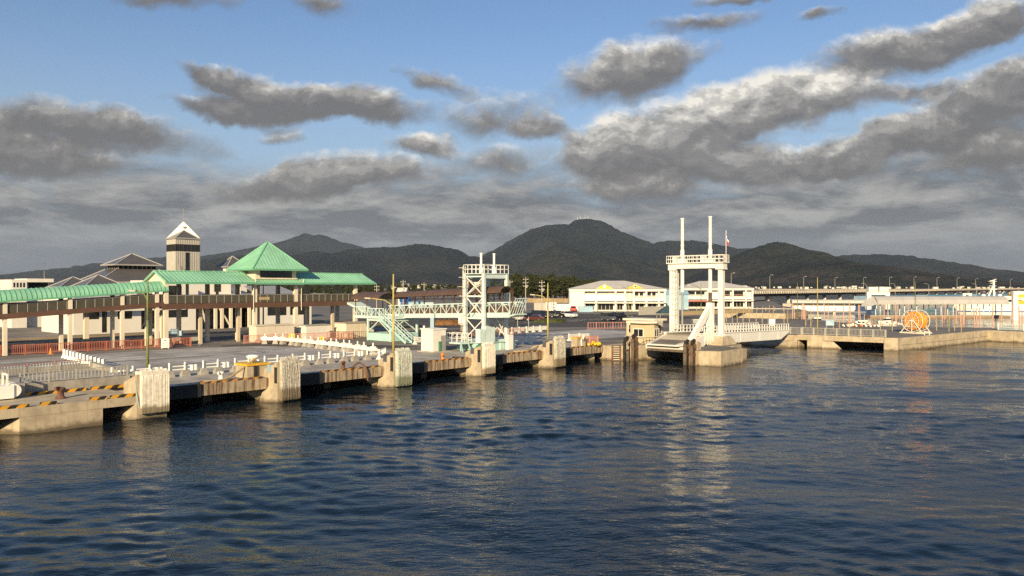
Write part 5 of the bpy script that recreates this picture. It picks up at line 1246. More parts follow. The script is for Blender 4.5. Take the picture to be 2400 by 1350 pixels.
# ================================================================ MARKET HALLS
def wthing(name, label, cat, X, Y, z=2.0, rot=0.0, group=None): return thing(name, label, cat, world=Vector((X, Y, z)), rot=rot, group=group)
def market(X, Y, rot, Wd, label, left_blank, bays, fan, awn, dep=18, eave=7.3, ridge=10.0, r0=.34, r1=.60, wallm='white_wall', tintbay=None):
    t = wthing('market_hall', label, 'building', X, Y, 2.0, rot)
    U0 = left_blank
    MB().box(0, U0, 0, dep, 0, eave - .8).build('blank_wall', [wallm], t)
    MB().box(U0, Wd, 1.6, dep, 0, eave - .8).build('body', [wallm], t)
    MB().box(-.2, Wd + .2, -.25, dep, eave - .8, eave).build('fascia', [wallm], t)
    MB().box(U0, Wd, -.1, 1.7, 3.3, 4.1).build('floor_band', [wallm], t)
    x = U0
    n = len(bays); bw = (Wd - U0) / sum(b[0] for b in bays)
    for b in bays:
        w_ = b[0] * bw
        MB().box(x, x + .55, -.05, .5, 0, eave - .8).build('column', [wallm], t)
        if b[1] == 'w':
            for k in range(2):
                a = x + .8 + k * (w_ - 1.0) / 2; c = a + (w_ - 1.0) / 2 - .4
                window(t, a, c, 1.58, 4.8, 6.2, 2, 1, fr=.12)
        if b[1] == 'p': MB().box(x + .55, x + w_, .2, .35, 4.1, 5.3).build('balcony_panel', ['white_bright'], t)
        if b[1] in 'wr':
            mb = MB()
            for k in range(9): mb.cb(x + .7 + (w_ - .8) * k / 9, .1, 4.1, .06, .06, .95)
            mb.box(x + .5, x + w_, .05, .15, 5.0, 5.1); mb.build('balcony_rail', ['fence_pink' if b[1] == 'r' else 'white_paint'], t)
            if b[1] == 'r': window(t, x + .9, x + w_ - .4, 1.58, 4.5, 6.2, 2, 1, fr=.12)
        f = window(t, x + .8, x + w_ - .25, 1.57, .3, 2.7, max(2, int(w_ / 1.4)), 1, fr=.14, mf='white_wall')
        MB().box(x + .55, x + w_, -.9 - awn, .2, 2.75, 2.95).build('awning', ['white_bright'], t)
        x += w_
    MB().box(Wd - .55, Wd, -.05, .5, 0, eave - .8).build('column', [wallm], t)
    lo = [(-.6, -.6, eave), (Wd + .6, -.6, eave), (Wd + .6, dep + .4, eave), (-.6, dep + .4, eave)]; hi = [(Wd * r0, dep * .45, ridge), (Wd * r1, dep * .45, ridge)]
    for q in ([lo[0], lo[1], hi[1], hi[0]], [lo[1], lo[2], hi[1]], [lo[2], lo[3], hi[0], hi[1]], [lo[3], lo[0], hi[0]]): MB().poly(q).build('roof_slope', ['roof_pale'], t)
    MB().poly(lo).build('roof_underside', ['white_wall'], t)
    for fx, mt in fan:
        yb = -.3; c = Wd * fx
        mb = MB(); K = 12; vs = [(c, yb, eave + .1), (c, yb + .35, eave + .1)]
        hw, hh = 2.9, 1.5
        for k in range(K + 1):
            a = math.pi * k / K; r_ = 1.0 - .22 * abs(math.sin(a)) ** .0 * (0 if k % 2 else 1) * .4
            xx = c - hw * math.cos(a) * (1 if k in (0, K) else .82) ; zz = eave + .1 + hh * math.sin(a) * r_
            zz = eave + .1 + hh * max(0.0, 1 - abs(xx - c) / hw) ** 1.15 * (1 if k % 2 == 0 else .94)
            vs += [(xx, yb, zz), (xx, yb + .35, zz)]
        for k in range(K): i = 2 + 2 * k; mb.f += [(0, i, i + 2), (1, i + 3, i + 1), (i, i + 1, i + 3, i + 2)]; mb.m += [0] * 3
        mb.v = vs; p = mb.build('sun_pediment', [mt], t)
        MB().lathe(0, 0, [(.02, 0), (.55, 0), (.55, .06), (.02, .06)], 14)
        e = MB(); e.tube((c, yb - .06, eave + .75), (c, yb + .01, eave + .75), .5, 14); e.build('emblem', ['white_bright'], p)
        if mt == 'yellow': MB().tube((c + .1, yb - .10, eave + .75), (c + .1, yb - .05, eave + .75), .3, 10).build('emblem_mark', ['car_black'], p)
    return t
def G2(px, Y): return (px - 1200) / F * Y
mat('sun_yellow', (.85, .66, .04), .6, .08, 1.0)
market(G2(1335, 250), 250, R(-3), 31.0, 'wide cream market hall with two yellow sunburst signs on its pale hipped roof', 4.3, [(1, 'p'), (1.55, 'p'), (.75, 'p'), (.7, 'n'), (1, 'w'), (1, 'w'), (.6, 'n')], [(.365, 'sun_yellow'), (.68, 'yellow')], .3)
market(G2(1600, 288), 288, R(-2), 26.2, 'second cream market hall with pink balcony rails, seen through the white gantry', .8, [(1.7, 'w'), (.9, 'n'), (1, 'r'), (1, 'r'), (.6, 'n')], [], .2, r0=.30, r1=.55, eave=7.5, ridge=10.2)
single(MB().box(0, 9, 0, .25, 2.45, 2.95).box(0, 9, .25, 3, 2.4, 2.6).box(.2, .4, 0, .2, 0, 2.5).box(8.6, 8.8, 0, .2, 0, 2.5), 'shop_front', 'red_faded', 'faded red shop awning on posts before the second market hall', 'shop', world=Vector((G2(1606, 284), 284, 2.0)))
t = wthing('annex', 'light blue shed between the two market halls', 'shed', G2(1560, 268), 268)
MB().box(0, 8, 0, 8, 0, 5.2).build('wall', ['blue_light'], t); MB().add([(-.3, -.3, 5.2), (8.3, -.3, 5.2), (8.3, 8.3, 5.2), (-.3, 8.3, 5.2), (-.3, 4, 7.0), (8.3, 4, 7.0)], [(0, 1, 5, 4), (2, 3, 4, 5), (0, 4, 3), (1, 2, 5), (3, 2, 1, 0)]).build('roof', ['blue_light'], t)
single(MB().box(0, 4.4, 0, 2.2, 0, 1.75).box(-.05, 4.45, -.05, 2.25, 1.75, 1.82), 'container', 'blue_light', 'light blue box container against the cream market hall', 'container', world=Vector((G2(1357, 243), 243, 2.0)))
def sheet_fence(name, px0, px1, Y0, Y1, h, n, mt, label, z=2.0):
    a = Vector((G2(px0, Y0), Y0, z)); b = Vector((G2(px1, Y1), Y1, z)); d = b - a; t = wthing(name, label, 'fence', a.x, a.y, z, math.atan2(d.y, d.x)); L = d.length
    for k in range(n): MB().box(L * k / n + .03, L * (k + 1) / n - .03, -.04, .04, .05, h).build('panel', [mt], t)
    for k in range(n + 1): MB().cb(L * k / n, .08, 0, .1, .1, h + .05).build('post', ['rail_grey'], t)
    return t
sheet_fence('panel_fence', 1498, 1572, 215, 222, 2.4, 9, 'rail_grey', 'pale grey sheet panel fence behind the parked vans')
sheet_fence('panel_fence', 1303, 1337, 250, 250, 2.4, 5, 'aqua_pale', 'pale green mesh fence left of the market hall')
sheet_fence('panel_fence', 1252, 1280, 258, 258, 2.6, 4, 'rail_grey', 'grey fence left of the small white shed')
single(MB().box(0, 3.6, 0, 3, 0, 2.7).box(-.1, 3.7, -.1, 3.1, 2.7, 2.82), 'store_shed', 'white_wall', 'small white flat shed between the pale green fence and the grey fence', 'shed', world=Vector((G2(1279, 255), 255, 2.0)))
t = wthing('tent', 'dark teal pyramid tent roof behind the control booth', 'tent', G2(1564, 165), 165)
for sx in (-1.9, 1.9):
    for sy in (-1.9, 1.9): MB().cb(sx, sy, 0, .08, .08, 2.5).build('leg', ['rail_grey'], t)
MB().add([(-2.2, -2.2, 2.3), (2.2, -2.2, 2.3), (2.2, 2.2, 2.3), (-2.2, 2.2, 2.3), (0, 0, 4.1)], [(0, 1, 4), (1, 2, 4), (2, 3, 4), (3, 0, 4)]).build('canopy', ['teal_tent'], t)
# ================================================================ CARS
def car(px, py, rot, mt, label, kind='sedan', z=2.006, world=None):
    p = G(px, py, z) if world is None else Vector(world)
    t = wthing('parked_car' if world is None else 'car', label, 'car' if kind != 'van' else 'van', p.x, p.y, p.z, rot)
    L, Wc = (4.5, 1.72)
    if kind == 'sedan': lower = [(-2.25, .32), (2.25, .32), (2.28, .62), (2.1, .78), (1.0, .92), (-1.7, .95), (-2.22, .85), (-2.28, .6)]; cab = [(-1.75, .93), (1.05, .91), (.35, 1.42), (-1.15, 1.46)]
    elif kind == 'suv': lower = [(-2.2, .35), (2.2, .35), (2.22, .75), (2.05, 1.0), (.95, 1.08), (-2.1, 1.12), (-2.22, .7)]; cab = [(-2.1, 1.1), (1.0, 1.06), (.3, 1.66), (-1.8, 1.72)]
    else: lower = [(-2.3, .35), (2.3, .35), (2.32, .75), (2.1, 1.02), (1.55, 1.12), (-2.28, 1.15), (-2.32, .7)]; cab = [(-2.28, 1.13), (1.6, 1.10), (.85, 1.86), (-2.1, 1.90)]
    def sweep(prof, y0, y1, inset=0):
        n = len(prof); cx = sum(a for a, _ in prof) / n
        vs = [(x, y0 + inset * (z > .0) * 0, z_) for (x, z_) in prof for z in (0,)] + [(x, y1, z_) for x, z_ in prof]
        return MB().add(vs, [tuple(range(n)), tuple(range(2 * n - 1, n - 1, -1))] + [(i, n + i, n + (i + 1) % n, (i + 1) % n) for i in range(n)])
    sweep(lower, -Wc / 2, Wc / 2).build('body', [mt], t)
    cb = MB(); n = len(cab); top = max(z_ for _, z_ in cab)
    vs = []
    for sgn in (-1, 1):
        for x, z_ in cab: vs.append((x, sgn * (Wc / 2 - (.06 if z_ < 1.2 else .2)), z_))
    cb.add(vs, [(0, 1, 2, 3), (7, 6, 5, 4), (0, 4, 5, 1), (1, 5, 6, 2), (2, 6, 7, 3), (3, 7, 4, 0)]); cb.build('window_glass', ['dark_window'], t)
    a, b = cab[3], cab[2]
    MB().box(a[0] - .05, b[0] + .05, -(Wc / 2 - .19), Wc / 2 - .19, top - .06, top + .03).build('roof', [mt], t)
    for x in (a[0] + (b[0] - a[0]) * .02, (a[0] + b[0]) / 2): MB().bar((x - .25 if x < 0 else x, -(Wc / 2 - .05), cab[0][1]), (x, -(Wc / 2 - .19), top), .12, .05).bar((x - .25 if x < 0 else x, (Wc / 2 - .05), cab[0][1]), (x, (Wc / 2 - .19), top), .12, .05).build('pillar', [mt], t)
    for x in (-1.35, 1.38):
        for s in (-1, 1):
            w_ = MB().tube((x, s * (Wc / 2 - .18), .33), (x, s * (Wc / 2 + .02), .33), .33, 12).build('wheel', ['tyre'], t)
            MB().tube((x, s * (Wc / 2 + .0), .33), (x, s * (Wc / 2 + .035), .33), .2, 8).build('rim', ['car_silver'], w_)
    for s in (-.6, .6):
        MB().box(2.2, 2.3, s - .2, s + .2, .62, .78).build('headlight', ['white_bright'], t)
        MB().box(-2.3, -2.2, s - .14, s + .14, .66, .86).build('tail_light', ['red'], t)
    MB().box(2.27, 2.31, -.26, .26, .42, .56).build('number_plate', ['white_bright'], t)
    return t
car(1333, 744.5, R(-38), 'car_white', 'white sport utility car at the right end of the parked row', 'suv')
car(1311, 744, R(-40), 'car_black', 'black car parked directly beside the white one', 'suv')
car(1289, 744, R(-42), 'car_grey', 'dark grey estate car parked two away from the white car', 'suv')
car(1264, 745, R(-48), 'car_navy', 'dark navy tall wagon in the middle of the parked row', 'van')
car(1240, 747, R(-60), 'car_black', 'low black sedan parked beside the navy wagon', 'sedan')
car(1252, 752, R(165), 'car_maroon', 'dark maroon car in front of the parked row', 'sedan')
car(1214, 751, R(-85), 'car_silver', 'pale silver van standing behind the white sign board', 'van')
car(1425, 752, R(-66), 'car_grey', 'dark grey van parked beside the black van', 'van')
car(1452, 751, R(-66), 'car_black', 'black van with its number plate facing the quay', 'van')
car(1168, 736, R(10), 'car_silver', 'silver sedan seen through the aqua tower', 'sedan')
car(1343, 730, R(90), 'red', 'small red car parked at the corner of the market hall', 'suv')
car(775, 770, R(10), 'car_navy', 'dark car parked under the gallery end', 'sedan')
# ================================================================ PINE WOOD
def pine_mesh(seed):
    rnd = random.Random(seed); H = rnd.uniform(9.3, 11.4)
    tr = MB(); bend = rnd.uniform(-.6, .6); pts = [(bend * (k / 5) ** 2, .3 * math.sin(k), H * .9 * k / 5) for k in range(6)]
    for k in range(5): tr.tube(pts[k], pts[k + 1], .24 * (1 - k / 6.5), 6, .24 * (1 - (k + 1) / 6.5))
    cr = MB()
    for b in range(30):
        f = rnd.uniform(.24, 1.0) ** .9; z = H * f; reach = (1.08 - f) * 3.6 + .7; a = rnd.uniform(0, 6.28); rr = reach * rnd.uniform(.25, 1.0)
        c = Vector((bend * f * f + rr * math.cos(a), rr * math.sin(a), z + rnd.uniform(-.4, .4)))
        tr.tube((bend * f * f, 0, z - .5), c, .06, 4, .02)
        s = rnd.uniform(.95, 1.6)
        for q in range(36):
            d = Vector((rnd.gauss(0, 1), rnd.gauss(0, 1), rnd.gauss(0, .6))).normalized() * s * rnd.uniform(.35, 1.0)
            p = c + Vector((d.x, d.y, d.z * .62)); r_ = rnd.uniform(.20, .42)
            e1 = Vector((rnd.gauss(0, 1), rnd.gauss(0, 1), rnd.gauss(0, .5))).normalized(); e2 = e1.cross(Vector((rnd.gauss(0, 1), rnd.gauss(0, 1), 1))).normalized()
            cr.add([p - e1 * r_, p + e1 * r_, p + e2 * r_ * 1.3], [(0, 1, 2)])
    return tr.mesh('trunk', 'bark', fixn=False), cr.mesh('crown', 'needle', fixn=False)
PM = [pine_mesh(s) for s in (1, 2, 3, 4, 5, 6)]
rnd = random.Random(77)
def pine(X, Y, s, label, grp):
    tr, cr = PM[rnd.randrange(6)]
    t = thing('pine_tree', label, 'tree', world=Vector((X, Y, 2.0)), rot=rnd.uniform(0, 6.28), group=grp); t.scale = (s * rnd.uniform(.9, 1.15), s * rnd.uniform(.9, 1.15), s)
    for nm, m_ in (('trunk', tr), ('crown', cr)):
        o = bpy.data.objects.new(nm, m_); col.objects.link(o); o.parent = t
for row, (Y, px0, px1, hs) in enumerate(((398, 1186, 1376, 1.2), (406, 1182, 1384, 1.28), (416, 1184, 1392, 1.32), (470, 600, 1200, .86), (490, 600, 1200, .92), (510, 560, 1200, .95))):
    px = px0
    while px < px1:
        px += rnd.uniform(8, 14) if row < 3 else rnd.uniform(13, 24)
        taper = 1.0
        if px > 1290: taper = 1.0 - (px - 1290) / 100 * .22
        Y_ = Y + rnd.uniform(-4, 4)
        pine(G2(px, Y_), Y_, hs * taper * rnd.uniform(.9, 1.08), 'dark green pine in the dense coastal pine wood' if row < 3 else 'pine in the low hazy pine belt behind the gallery and gangway', 'coastal pine wood' if row < 3 else 'pine belt behind the terminal')
sheet_fence('panel_fence', 1236, 1340, 385, 380, 2.2, 14, 'sand', 'tan retaining wall panels along the foot of the pine wood')
# ================================================================ MIDDLE GROUND BEHIND THE GANGWAY
def shed(px0, px1, py_base, h, dep, mt, roof, label, cat='shed', gable=True, Y=None, z=2.0):
    Y = Y or (CAMH - z) * F / (py_base - HY); X0, X1 = G2(px0, Y), G2(px1, Y); t = wthing(cat.replace(' ', '_'), label, cat, X0, Y, z); w_ = X1 - X0
    MB().box(0, w_, 0, dep, 0, h).build('wall', [mt], t)
    if gable: MB().add([(-.3, -.4, h), (w_ + .3, -.4, h), (w_ + .3, dep + .4, h), (-.3, dep + .4, h), (-.3, dep / 2, h + dep * .22), (w_ + .3, dep / 2, h + dep * .22)], [(0, 1, 5, 4), (2, 3, 4, 5), (0, 4, 3), (1, 2, 5), (3, 2, 1, 0)]).build('roof', [roof], t)
    else: MB().box(-.2, w_ + .2, -.2, dep + .2, h, h + .25).build('roof', [roof], t)
    n = max(1, int(w_ / 4))
    for k in range(n): MB().box(w_ * (k + .3) / n, w_ * (k + .7) / n, -.04, .02, h * .35, h * .75).build('window', ['dark_window'], t)
    return t
shed(938, 955, 724, 2.6, 8, 'blue_deep', 'blue_deep', 'deep blue shed seen under the gangway roof')
shed(957, 990, 724, 2.4, 8, 'blue_light', 'blue_panel', 'mid blue shed between the deep blue shed and the pale shed', gable=False)
shed(991, 1016, 724, 2.0, 8, 'blue_light', 'aqua_pale', 'pale blue shed right of the mid blue shed', gable=False)
shed(930, 950, 716, 5.6, 9, 'white_wall', 'white_wall', 'white gabled house with two posts above the gangway roof', 'house')
shed(1020, 1036, 690, 9, 14, 'white_wall', 'white_wall', 'far white apartment block above the pines', 'building', False, Y=800)
shed(1060, 1085, 692, 5.5, 14, 'pink_wall', 'pink_wall', 'low pink building above the gangway roof left of the aqua tower', 'building', False, Y=700)
shed(1087, 1098, 690, 13, 14, 'pink_wall', 'pink_wall', 'tall pink block directly left of the aqua tower', 'building', False, Y=690)
shed(1111, 1126, 690, 12, 14, 'cream', 'cream', 'cream block seen through the top of the aqua tower', 'building', False, Y=700)
shed(730, 760, 700, 4.8, 8, 'white_wall', 'white_wall', 'low white house seen under the right gallery roof', 'house', False, Y=330)
single(MB().box(-.35, .35, -.3, .3, 0, 3.2), 'sign_pillar', 'blue_light', 'light blue sign pillar standing under the gangway', 'pillar', world=G(1013, 770))
def hedge(px0, px1, py, h, mt, label):
    a = G(px0, py); b = G(px1, py); mb = MB(); r_ = random.Random(int(px0))
    L = (b - a).length
    mb.frus(L / 2, 0, 0, L, 1.4, h * .8, L * .97, .9)
    for k in range(int(L * 90)):
        p = Vector((r_.uniform(0, L), r_.uniform(-.8, .8), r_.uniform(.1, h))); e1 = Vector((r_.gauss(0, 1), r_.gauss(0, 1), r_.gauss(0, 1))).normalized() * .16; e2 = Vector((r_.gauss(0, 1), r_.gauss(0, 1), r_.gauss(0, 1))).normalized() * .16
        mb.add([p - e1, p + e1, p + e2], [(0, 1, 2)])
    d = b - a; single(mb, 'hedge', mt, label, 'hedge', world=a, rot=math.atan2(d.y, d.x))
hedge(1020, 1090, 762, 1.3, 'hedge_brown', 'rust-brown clipped hedge behind the gangway')
hedge(1250, 1325, 756, .8, 'needle', 'low dark shrubbery at the edge of the car park')
t = wthing('sign_board', 'white rounded sign board on a post left of the aqua tower', 'sign', *G(1081, 775).xy)
MB().cb(0, 0, 0, .12, .12, 2.4).build('post', ['rail_grey'], t); MB().box(-.5, .5, -.06, .06, 1.3, 3.4).build('board', ['white_bright'], t)
t = wthing('sign_board', 'white notice board on a post in front of the silver van', 'sign', *G(1213, 766).xy)
MB().cb(0, 0, 0, .1, .1, 2.6).build('post', ['rail_grey'], t); MB().box(-1.1, 1.1, -.05, .05, 1.9, 3.0).build('board', ['white_wall'], t)
MB().cb(2.2, 0, 0, .1, .1, 2.0).build('post', ['rail_grey'], t)
# utility poles and wires
def util_pole(px, Y, ytop, label, arms=2):
    p = Vector((G2(px, Y), Y, 2.0)); H = CAMH - (ytop - HY) * Y / F - 2.0; t = wthing('utility_pole', label, 'utility pole', p.x, p.y)
    MB().tube((0, 0, 0), (0, 0, H), .17, 8, .10).build('shaft', ['pole_grey'], t)
    for k in range(arms):
        z = H - .7 - k * 1.1; MB().box(-.9, .9, -.06, .06, z - .06, z + .06).build('cross_arm', ['pole_grey'], t)
        for s in (-.75, 0, .75): MB().tube((s, 0, z + .06), (s, 0, z + .3), .06, 6).build('insulator', ['white_wall'], t)
    MB().tube((.35, 0, H - 3.4), (.35, 0, H - 2.5), .26, 8).build('transformer', ['rail_grey'], t)
    return p + Vector((0, 0, H - .5))
tops = [util_pole(883, 260, 667, 'grey utility pole at the right end of the gallery roof'), util_pole(945, 262, 656, 'grey utility pole behind the gangway roof near the white house', 1), util_pole(994, 255, 662, 'thin utility pole above the middle of the gangway roof', 1), util_pole(1195, 250, 656, 'utility pole close to the right side of the aqua tower', 1), util_pole(1232, 252, 650, 'utility pole with three arms before the pine wood', 3), util_pole(1270, 235, 657, 'stout utility pole next to the yellowish light pole', 3)]
for i, (a, b) in enumerate(zip(tops[:-1], tops[1:])):
    mb = MB(); pts = [a + (b - a) * (k / 10) - Vector((0, 0, 1.6 * (1 - (2 * k / 10 - 1) ** 2))) for k in range(11)]
    mb.path([tuple(p - a) for p in pts], .03, 4)
    single(mb, 'power_line', 'black_rubber', ['overhead wire from the gallery end towards the white house', 'overhead wire above the blue sheds', 'long overhead wire crossing behind the aqua tower', 'short overhead wire just right of the aqua tower', 'overhead wire before the pine wood'][i], 'wire', world=a)
# ================================================================ ROAD BRIDGE WITH LAMPS
BPth = [(1560, 330), (1700, 365), (1800, 425), (1900, 490), (2000, 570), (2100, 660), (2200, 780), (2300, 920), (2400, 1080), (2520, 1300), (2700, 1700)]
bpw = [Vector((G2(px, Y), Y, 0)) for px, Y in BPth]
ztop = [8.2, 8.1, 7.9, 7.7, 7.6, 7.5, 7.5, 7.7, 7.9, 8.2, 8.6]
def ribbon(off0, off1, z0, z1, name, mt, parent, seg=1):
    for i in range(len(bpw) - 1):
        a, b = bpw[i], bpw[i + 1]; da = (bpw[min(i + 1, len(bpw) - 1)] - bpw[max(i - 1, 0)]).normalized(); db = (bpw[min(i + 2, len(bpw) - 1)] - bpw[i]).normalized()
        na, nb = Vector((-da.y, da.x, 0)), Vector((-db.y, db.x, 0))
        mb = MB(); q = [a + na * off0, b + nb * off0, b + nb * off1, a + na * off1]
        mb.prism([(p.x - bpw[0].x, p.y - bpw[0].y) for p in q], [ztop[i] + z0 - 2, ztop[i + 1] + z0 - 2, ztop[i + 1] + z0 - 2, ztop[i] + z0 - 2], [ztop[i] + z1 - 2, ztop[i + 1] + z1 - 2, ztop[i + 1] + z1 - 2, ztop[i] + z1 - 2])
        mb.build(name, [mt], parent)
t = wthing('road_bridge', 'long low concrete road bridge curving away across the water', 'bridge', bpw[0].x, bpw[0].y)
ribbon(-.3, 0, -1.1, 0, 'parapet', 'bridge_conc', t); ribbon(9.0, 9.3, -1.1, .25, 'parapet', 'bridge_conc', t)
ribbon(0, 9, -1.35, -1.1, 'deck', 'asphalt', t); ribbon(-.6, 9.6, -1.75, -1.35, 'slab', 'bridge_conc', t); ribbon(1.2, 7.8, -3.3, -1.76, 'girder', 'wood_old', t)
cum = [0]
for i in range(len(bpw) - 1): cum.append(cum[-1] + (bpw[i + 1] - bpw[i]).length)
def along(s):
    for i in range(len(bpw) - 1):
        if s <= cum[i + 1]: f = (s - cum[i]) / (cum[i + 1] - cum[i]); d = (bpw[i + 1] - bpw[i]).normalized(); return bpw[i] + (bpw[i + 1] - bpw[i]) * f, ztop[i] + (ztop[i + 1] - ztop[i]) * f, d
s = 20
while s < 1200:
    p, zt, d = along(s); n_ = Vector((-d.y, d.x, 0)); c = p + n_ * 4.5 - bpw[0]; MB().cb(c.x, c.y, -4, 1.8, 1.8, zt - 3.3 - 2 + 4.05).build('pier', ['bridge_conc'], t); s += 38
s = 5
while s < 620:
    p, zt, d = along(s); q = p - bpw[0] - Vector((-d.y, d.x, 0)) * .42
    MB().cb(q.x, q.y, zt - 1.75 - 2, .4, .4, 1.2).build('bracket', ['bridge_conc'], t); s += 4.2
lamp = wthing('street_lamp', 'slim grey street lamp with short curved arm standing on the road bridge', 'street lamp', 0, 0, 0, group='street lamps along the road bridge')
MB().tube((0, 0, 0), (0, 0, 8.6), .13, 6, .08).build('shaft', ['pole_grey'], lamp)
MB().path([(0, 0, 8.5), (.35, 0, 9.1), (1.2, 0, 9.3)], .07, 5).build('arm', ['pole_grey'], lamp); MB().box(1.0, 1.9, -.18, .18, 9.22, 9.36).build('lamp_head', ['white_wall'], lamp)
lp = [1752, 1838, 1915, 1986, 2051, 2110, 2165, 2218, 2263, 2306, 2348, 2385]
for i, px in enumerate(lp):
    s = 0
    while s < 1400:
        p, zt, d = along(s)
        if 1200 + F * p.x / p.y >= px: break
        s += 2
    loc = Vector((p.x - d.y * -.2, p.y, zt - .1)) + Vector((-d.y, d.x, 0)) * 9.1
    sc = max(1.0, p.y / 560)
    if i == 0: lamp.location = loc; lamp.scale = (1, 1, 1.0)
    else:
        o = copy_tree(lamp, loc=loc); o.scale = (min(sc, 1.5), min(sc, 1.5), min(sc, 1.35))
    (lamp if i == 0 else o)['label'] = ORD[i] + ' slim grey street lamp on the road bridge, counted from the market halls'
l2 = wthing('street_lamp', 'curved-arm pale street lamp on the far breakwater behind the pontoon roof', 'street lamp', 0, 0, 0, group='curved lamps on the breakwater')
MB().tube((0, 0, 0), (0, 0, 9.0), .15, 6, .1).build('shaft', ['pole_grey'], l2); MB().path([(0, 0, 8.9), (-.4, 0, 9.8), (-1.2, 0, 10.3), (-3.2, 0, 10.4)], .08, 5).build('arm', ['pole_grey'], l2)
for i, (px, Y) in enumerate(((2031, 470), (2098, 480), (2177, 500), (2289, 520))):
    loc = Vector((G2(px, Y), Y, 1.6)); l2.location = loc if i == 0 else l2.location
    if i: copy_tree(l2, loc=loc)
car(0, 0, R(35), 'car_white', 'white car driving on the road bridge right of the market halls', 'suv', world=(*(bpw[2] + Vector((-3, 3.5, 0))).xy, 6.58))
car(0, 0, R(38), 'car_white', 'white van driving on the road bridge above the marina gangway', 'van', world=(*(along(200)[0] + Vector((-3, 3.5, 0))).xy, 6.4))
# blue panelled breakwater fence
a = Vector((G2(2003, 420), 420, 0)); b = Vector((G2(2480, 620), 620, 0)); d = b - a; L = d.length
t = wthing('blue_wall', 'long bright blue panelled barrier wall along the breakwater below the bridge', 'wall', a.x, a.y, 0, math.atan2(d.y, d.x))
n = 22
for k in range(n): MB().box(L * k / n + .1, L * (k + 1) / n - .1, -.1, .1, 1.5, 4.9 + .3 * k / n).build('panel', ['blue_panel' if k % 5 else 'blue_light'], t)
for k in range(n + 1): MB().cb(L * k / n, .15, 1.4, .25, .25, 3.7).build('post', ['rail_grey'], t)
MB().box(-60, L + 20, -1.5, 6, -1.5, 1.5).build('breakwater', ['bridge_conc'], t)
# ================================================================ FAR TOWN
hm = []
for i, (w_, d_, h_, wm, rm) in enumerate(((11, 9, 5.5, 'white_wall', 'roof_grey'), (16, 10, 7, 'cream', 'roof_ridge'), (24, 12, 9, 'white_wall', 'white_wall'), (9, 8, 6, 'cream_dark', 'roof_grey'))):
    mb = MB().box(-w_ / 2, w_ / 2, -d_ / 2, d_ / 2, -2, h_)
    mb.add([(-w_ / 2 - .4, -d_ / 2 - .4, h_), (w_ / 2 + .4, -d_ / 2 - .4, h_), (w_ / 2 + .4, d_ / 2 + .4, h_), (-w_ / 2 - .4, d_ / 2 + .4, h_), (-w_ / 2 - .4, 0, h_ + (2.6 if i != 2 else .5)), (w_ / 2 + .4, 0, h_ + (2.6 if i != 2 else .5))], [(0, 1, 5, 4), (2, 3, 4, 5), (0, 4, 3), (1, 2, 5), (3, 2, 1, 0)], 1)
    hm.append(mb.mesh('house', [wm, rm]))
rnd = random.Random(5)
def house(px, Y, z, k, lab, grp, s=1.0):
    o = bpy.data.objects.new('house', hm[k]); col.objects.link(o); o.location = (G2(px, Y), Y, z); o.rotation_euler = (0, 0, rnd.uniform(-.6, .6)); o.scale = (s, s, s)
    tag(o, lab, 'house', grp)
for i in range(170):
    px = rnd.uniform(1735, 2420); Y = rnd.uniform(2750, 3900); house(px, Y, 2.0 + rnd.uniform(0, 3) + (Y - 2750) * .004, rnd.choice((0, 0, 1, 1, 2, 3)), 'tiny pale house in the far shore town beyond the road bridge', 'houses of the far shore town', rnd.uniform(.4, .85))
for i in range(28):
    px = rnd.uniform(900, 1100); Y = rnd.uniform(1900, 2700); house(px, Y, 2.0 + rnd.uniform(2, 9), rnd.choice((0, 1, 1, 2)), 'tiny pale house on the plain above the gangway roof', 'houses on the plain behind the gangway', rnd.uniform(.5, .9))
for px, py in () and ((1402, 648), (1430, 640), (1375, 655), (1408, 637), (1440, 650), (1350, 600), (1360, 601), (1310, 588)): house(px, 5350, CAMH - (py - HY) * 5350 / F - 10, 2, 'lone pale building on the dark mountain slope', 'buildings on the mountain slope', 1.3)
# masts on the summit
t = wthing('summit_masts', 'cluster of thin broadcasting masts and huts on the mountain summit', 'mast', 0, 0, 0)
t.location = (G2(1365, 8580), 8580, CAMH + (HY - 518) * 8580 / F)
for dx, h in ((-55, 26), (-20, 34), (8, 22), (30, 44), (62, 36)): MB().tube((dx, 0, -20), (dx, 0, h * 1.5), 3.0, 5, 1.8).build('mast', ['white_wall'], t)
for dx in (-38, 18, 48): MB().cb(dx, -4, -14, 16, 10, 22).build('hut', ['white_wall'], t)
# ================================================================ MARINA
def covered_gangway():
    t = wthing('covered_gangway', 'long white covered gangway with pale roof and open window strip in the marina', 'gangway', G2(1856, 285), 285, 0, R(-10))
    L = 29.5
    MB().box(0, L, 0, 2.4, 1.0, 3.0).build('lower_wall', ['white_bright'], t)
    MB().box(.3, L - .3, .35, 2.1, 3.0, 3.9).build('inside', ['glass_rail'], t)
    for k in range(9): MB().cb(.3 + (L - .6) * k / 8, .2, 3.0, .14, .14, .95).build('mullion', ['metal_grey'], t)
    for k in range(8): MB().ext([(-.5, 3.9), (2.9, 3.9), (2.5, 4.9), (1.2, 5.25), (.1, 4.9)], L * k / 8, L * (k + 1) / 8 - .03, 'x').build('roof_panel', ['roof_pale'], t)
    for x in (3, 15, 27): MB().cb(x, 1.2, -1.5, .8, .8, 2.55).build('pile', ['bridge_conc'], t)
covered_gangway()
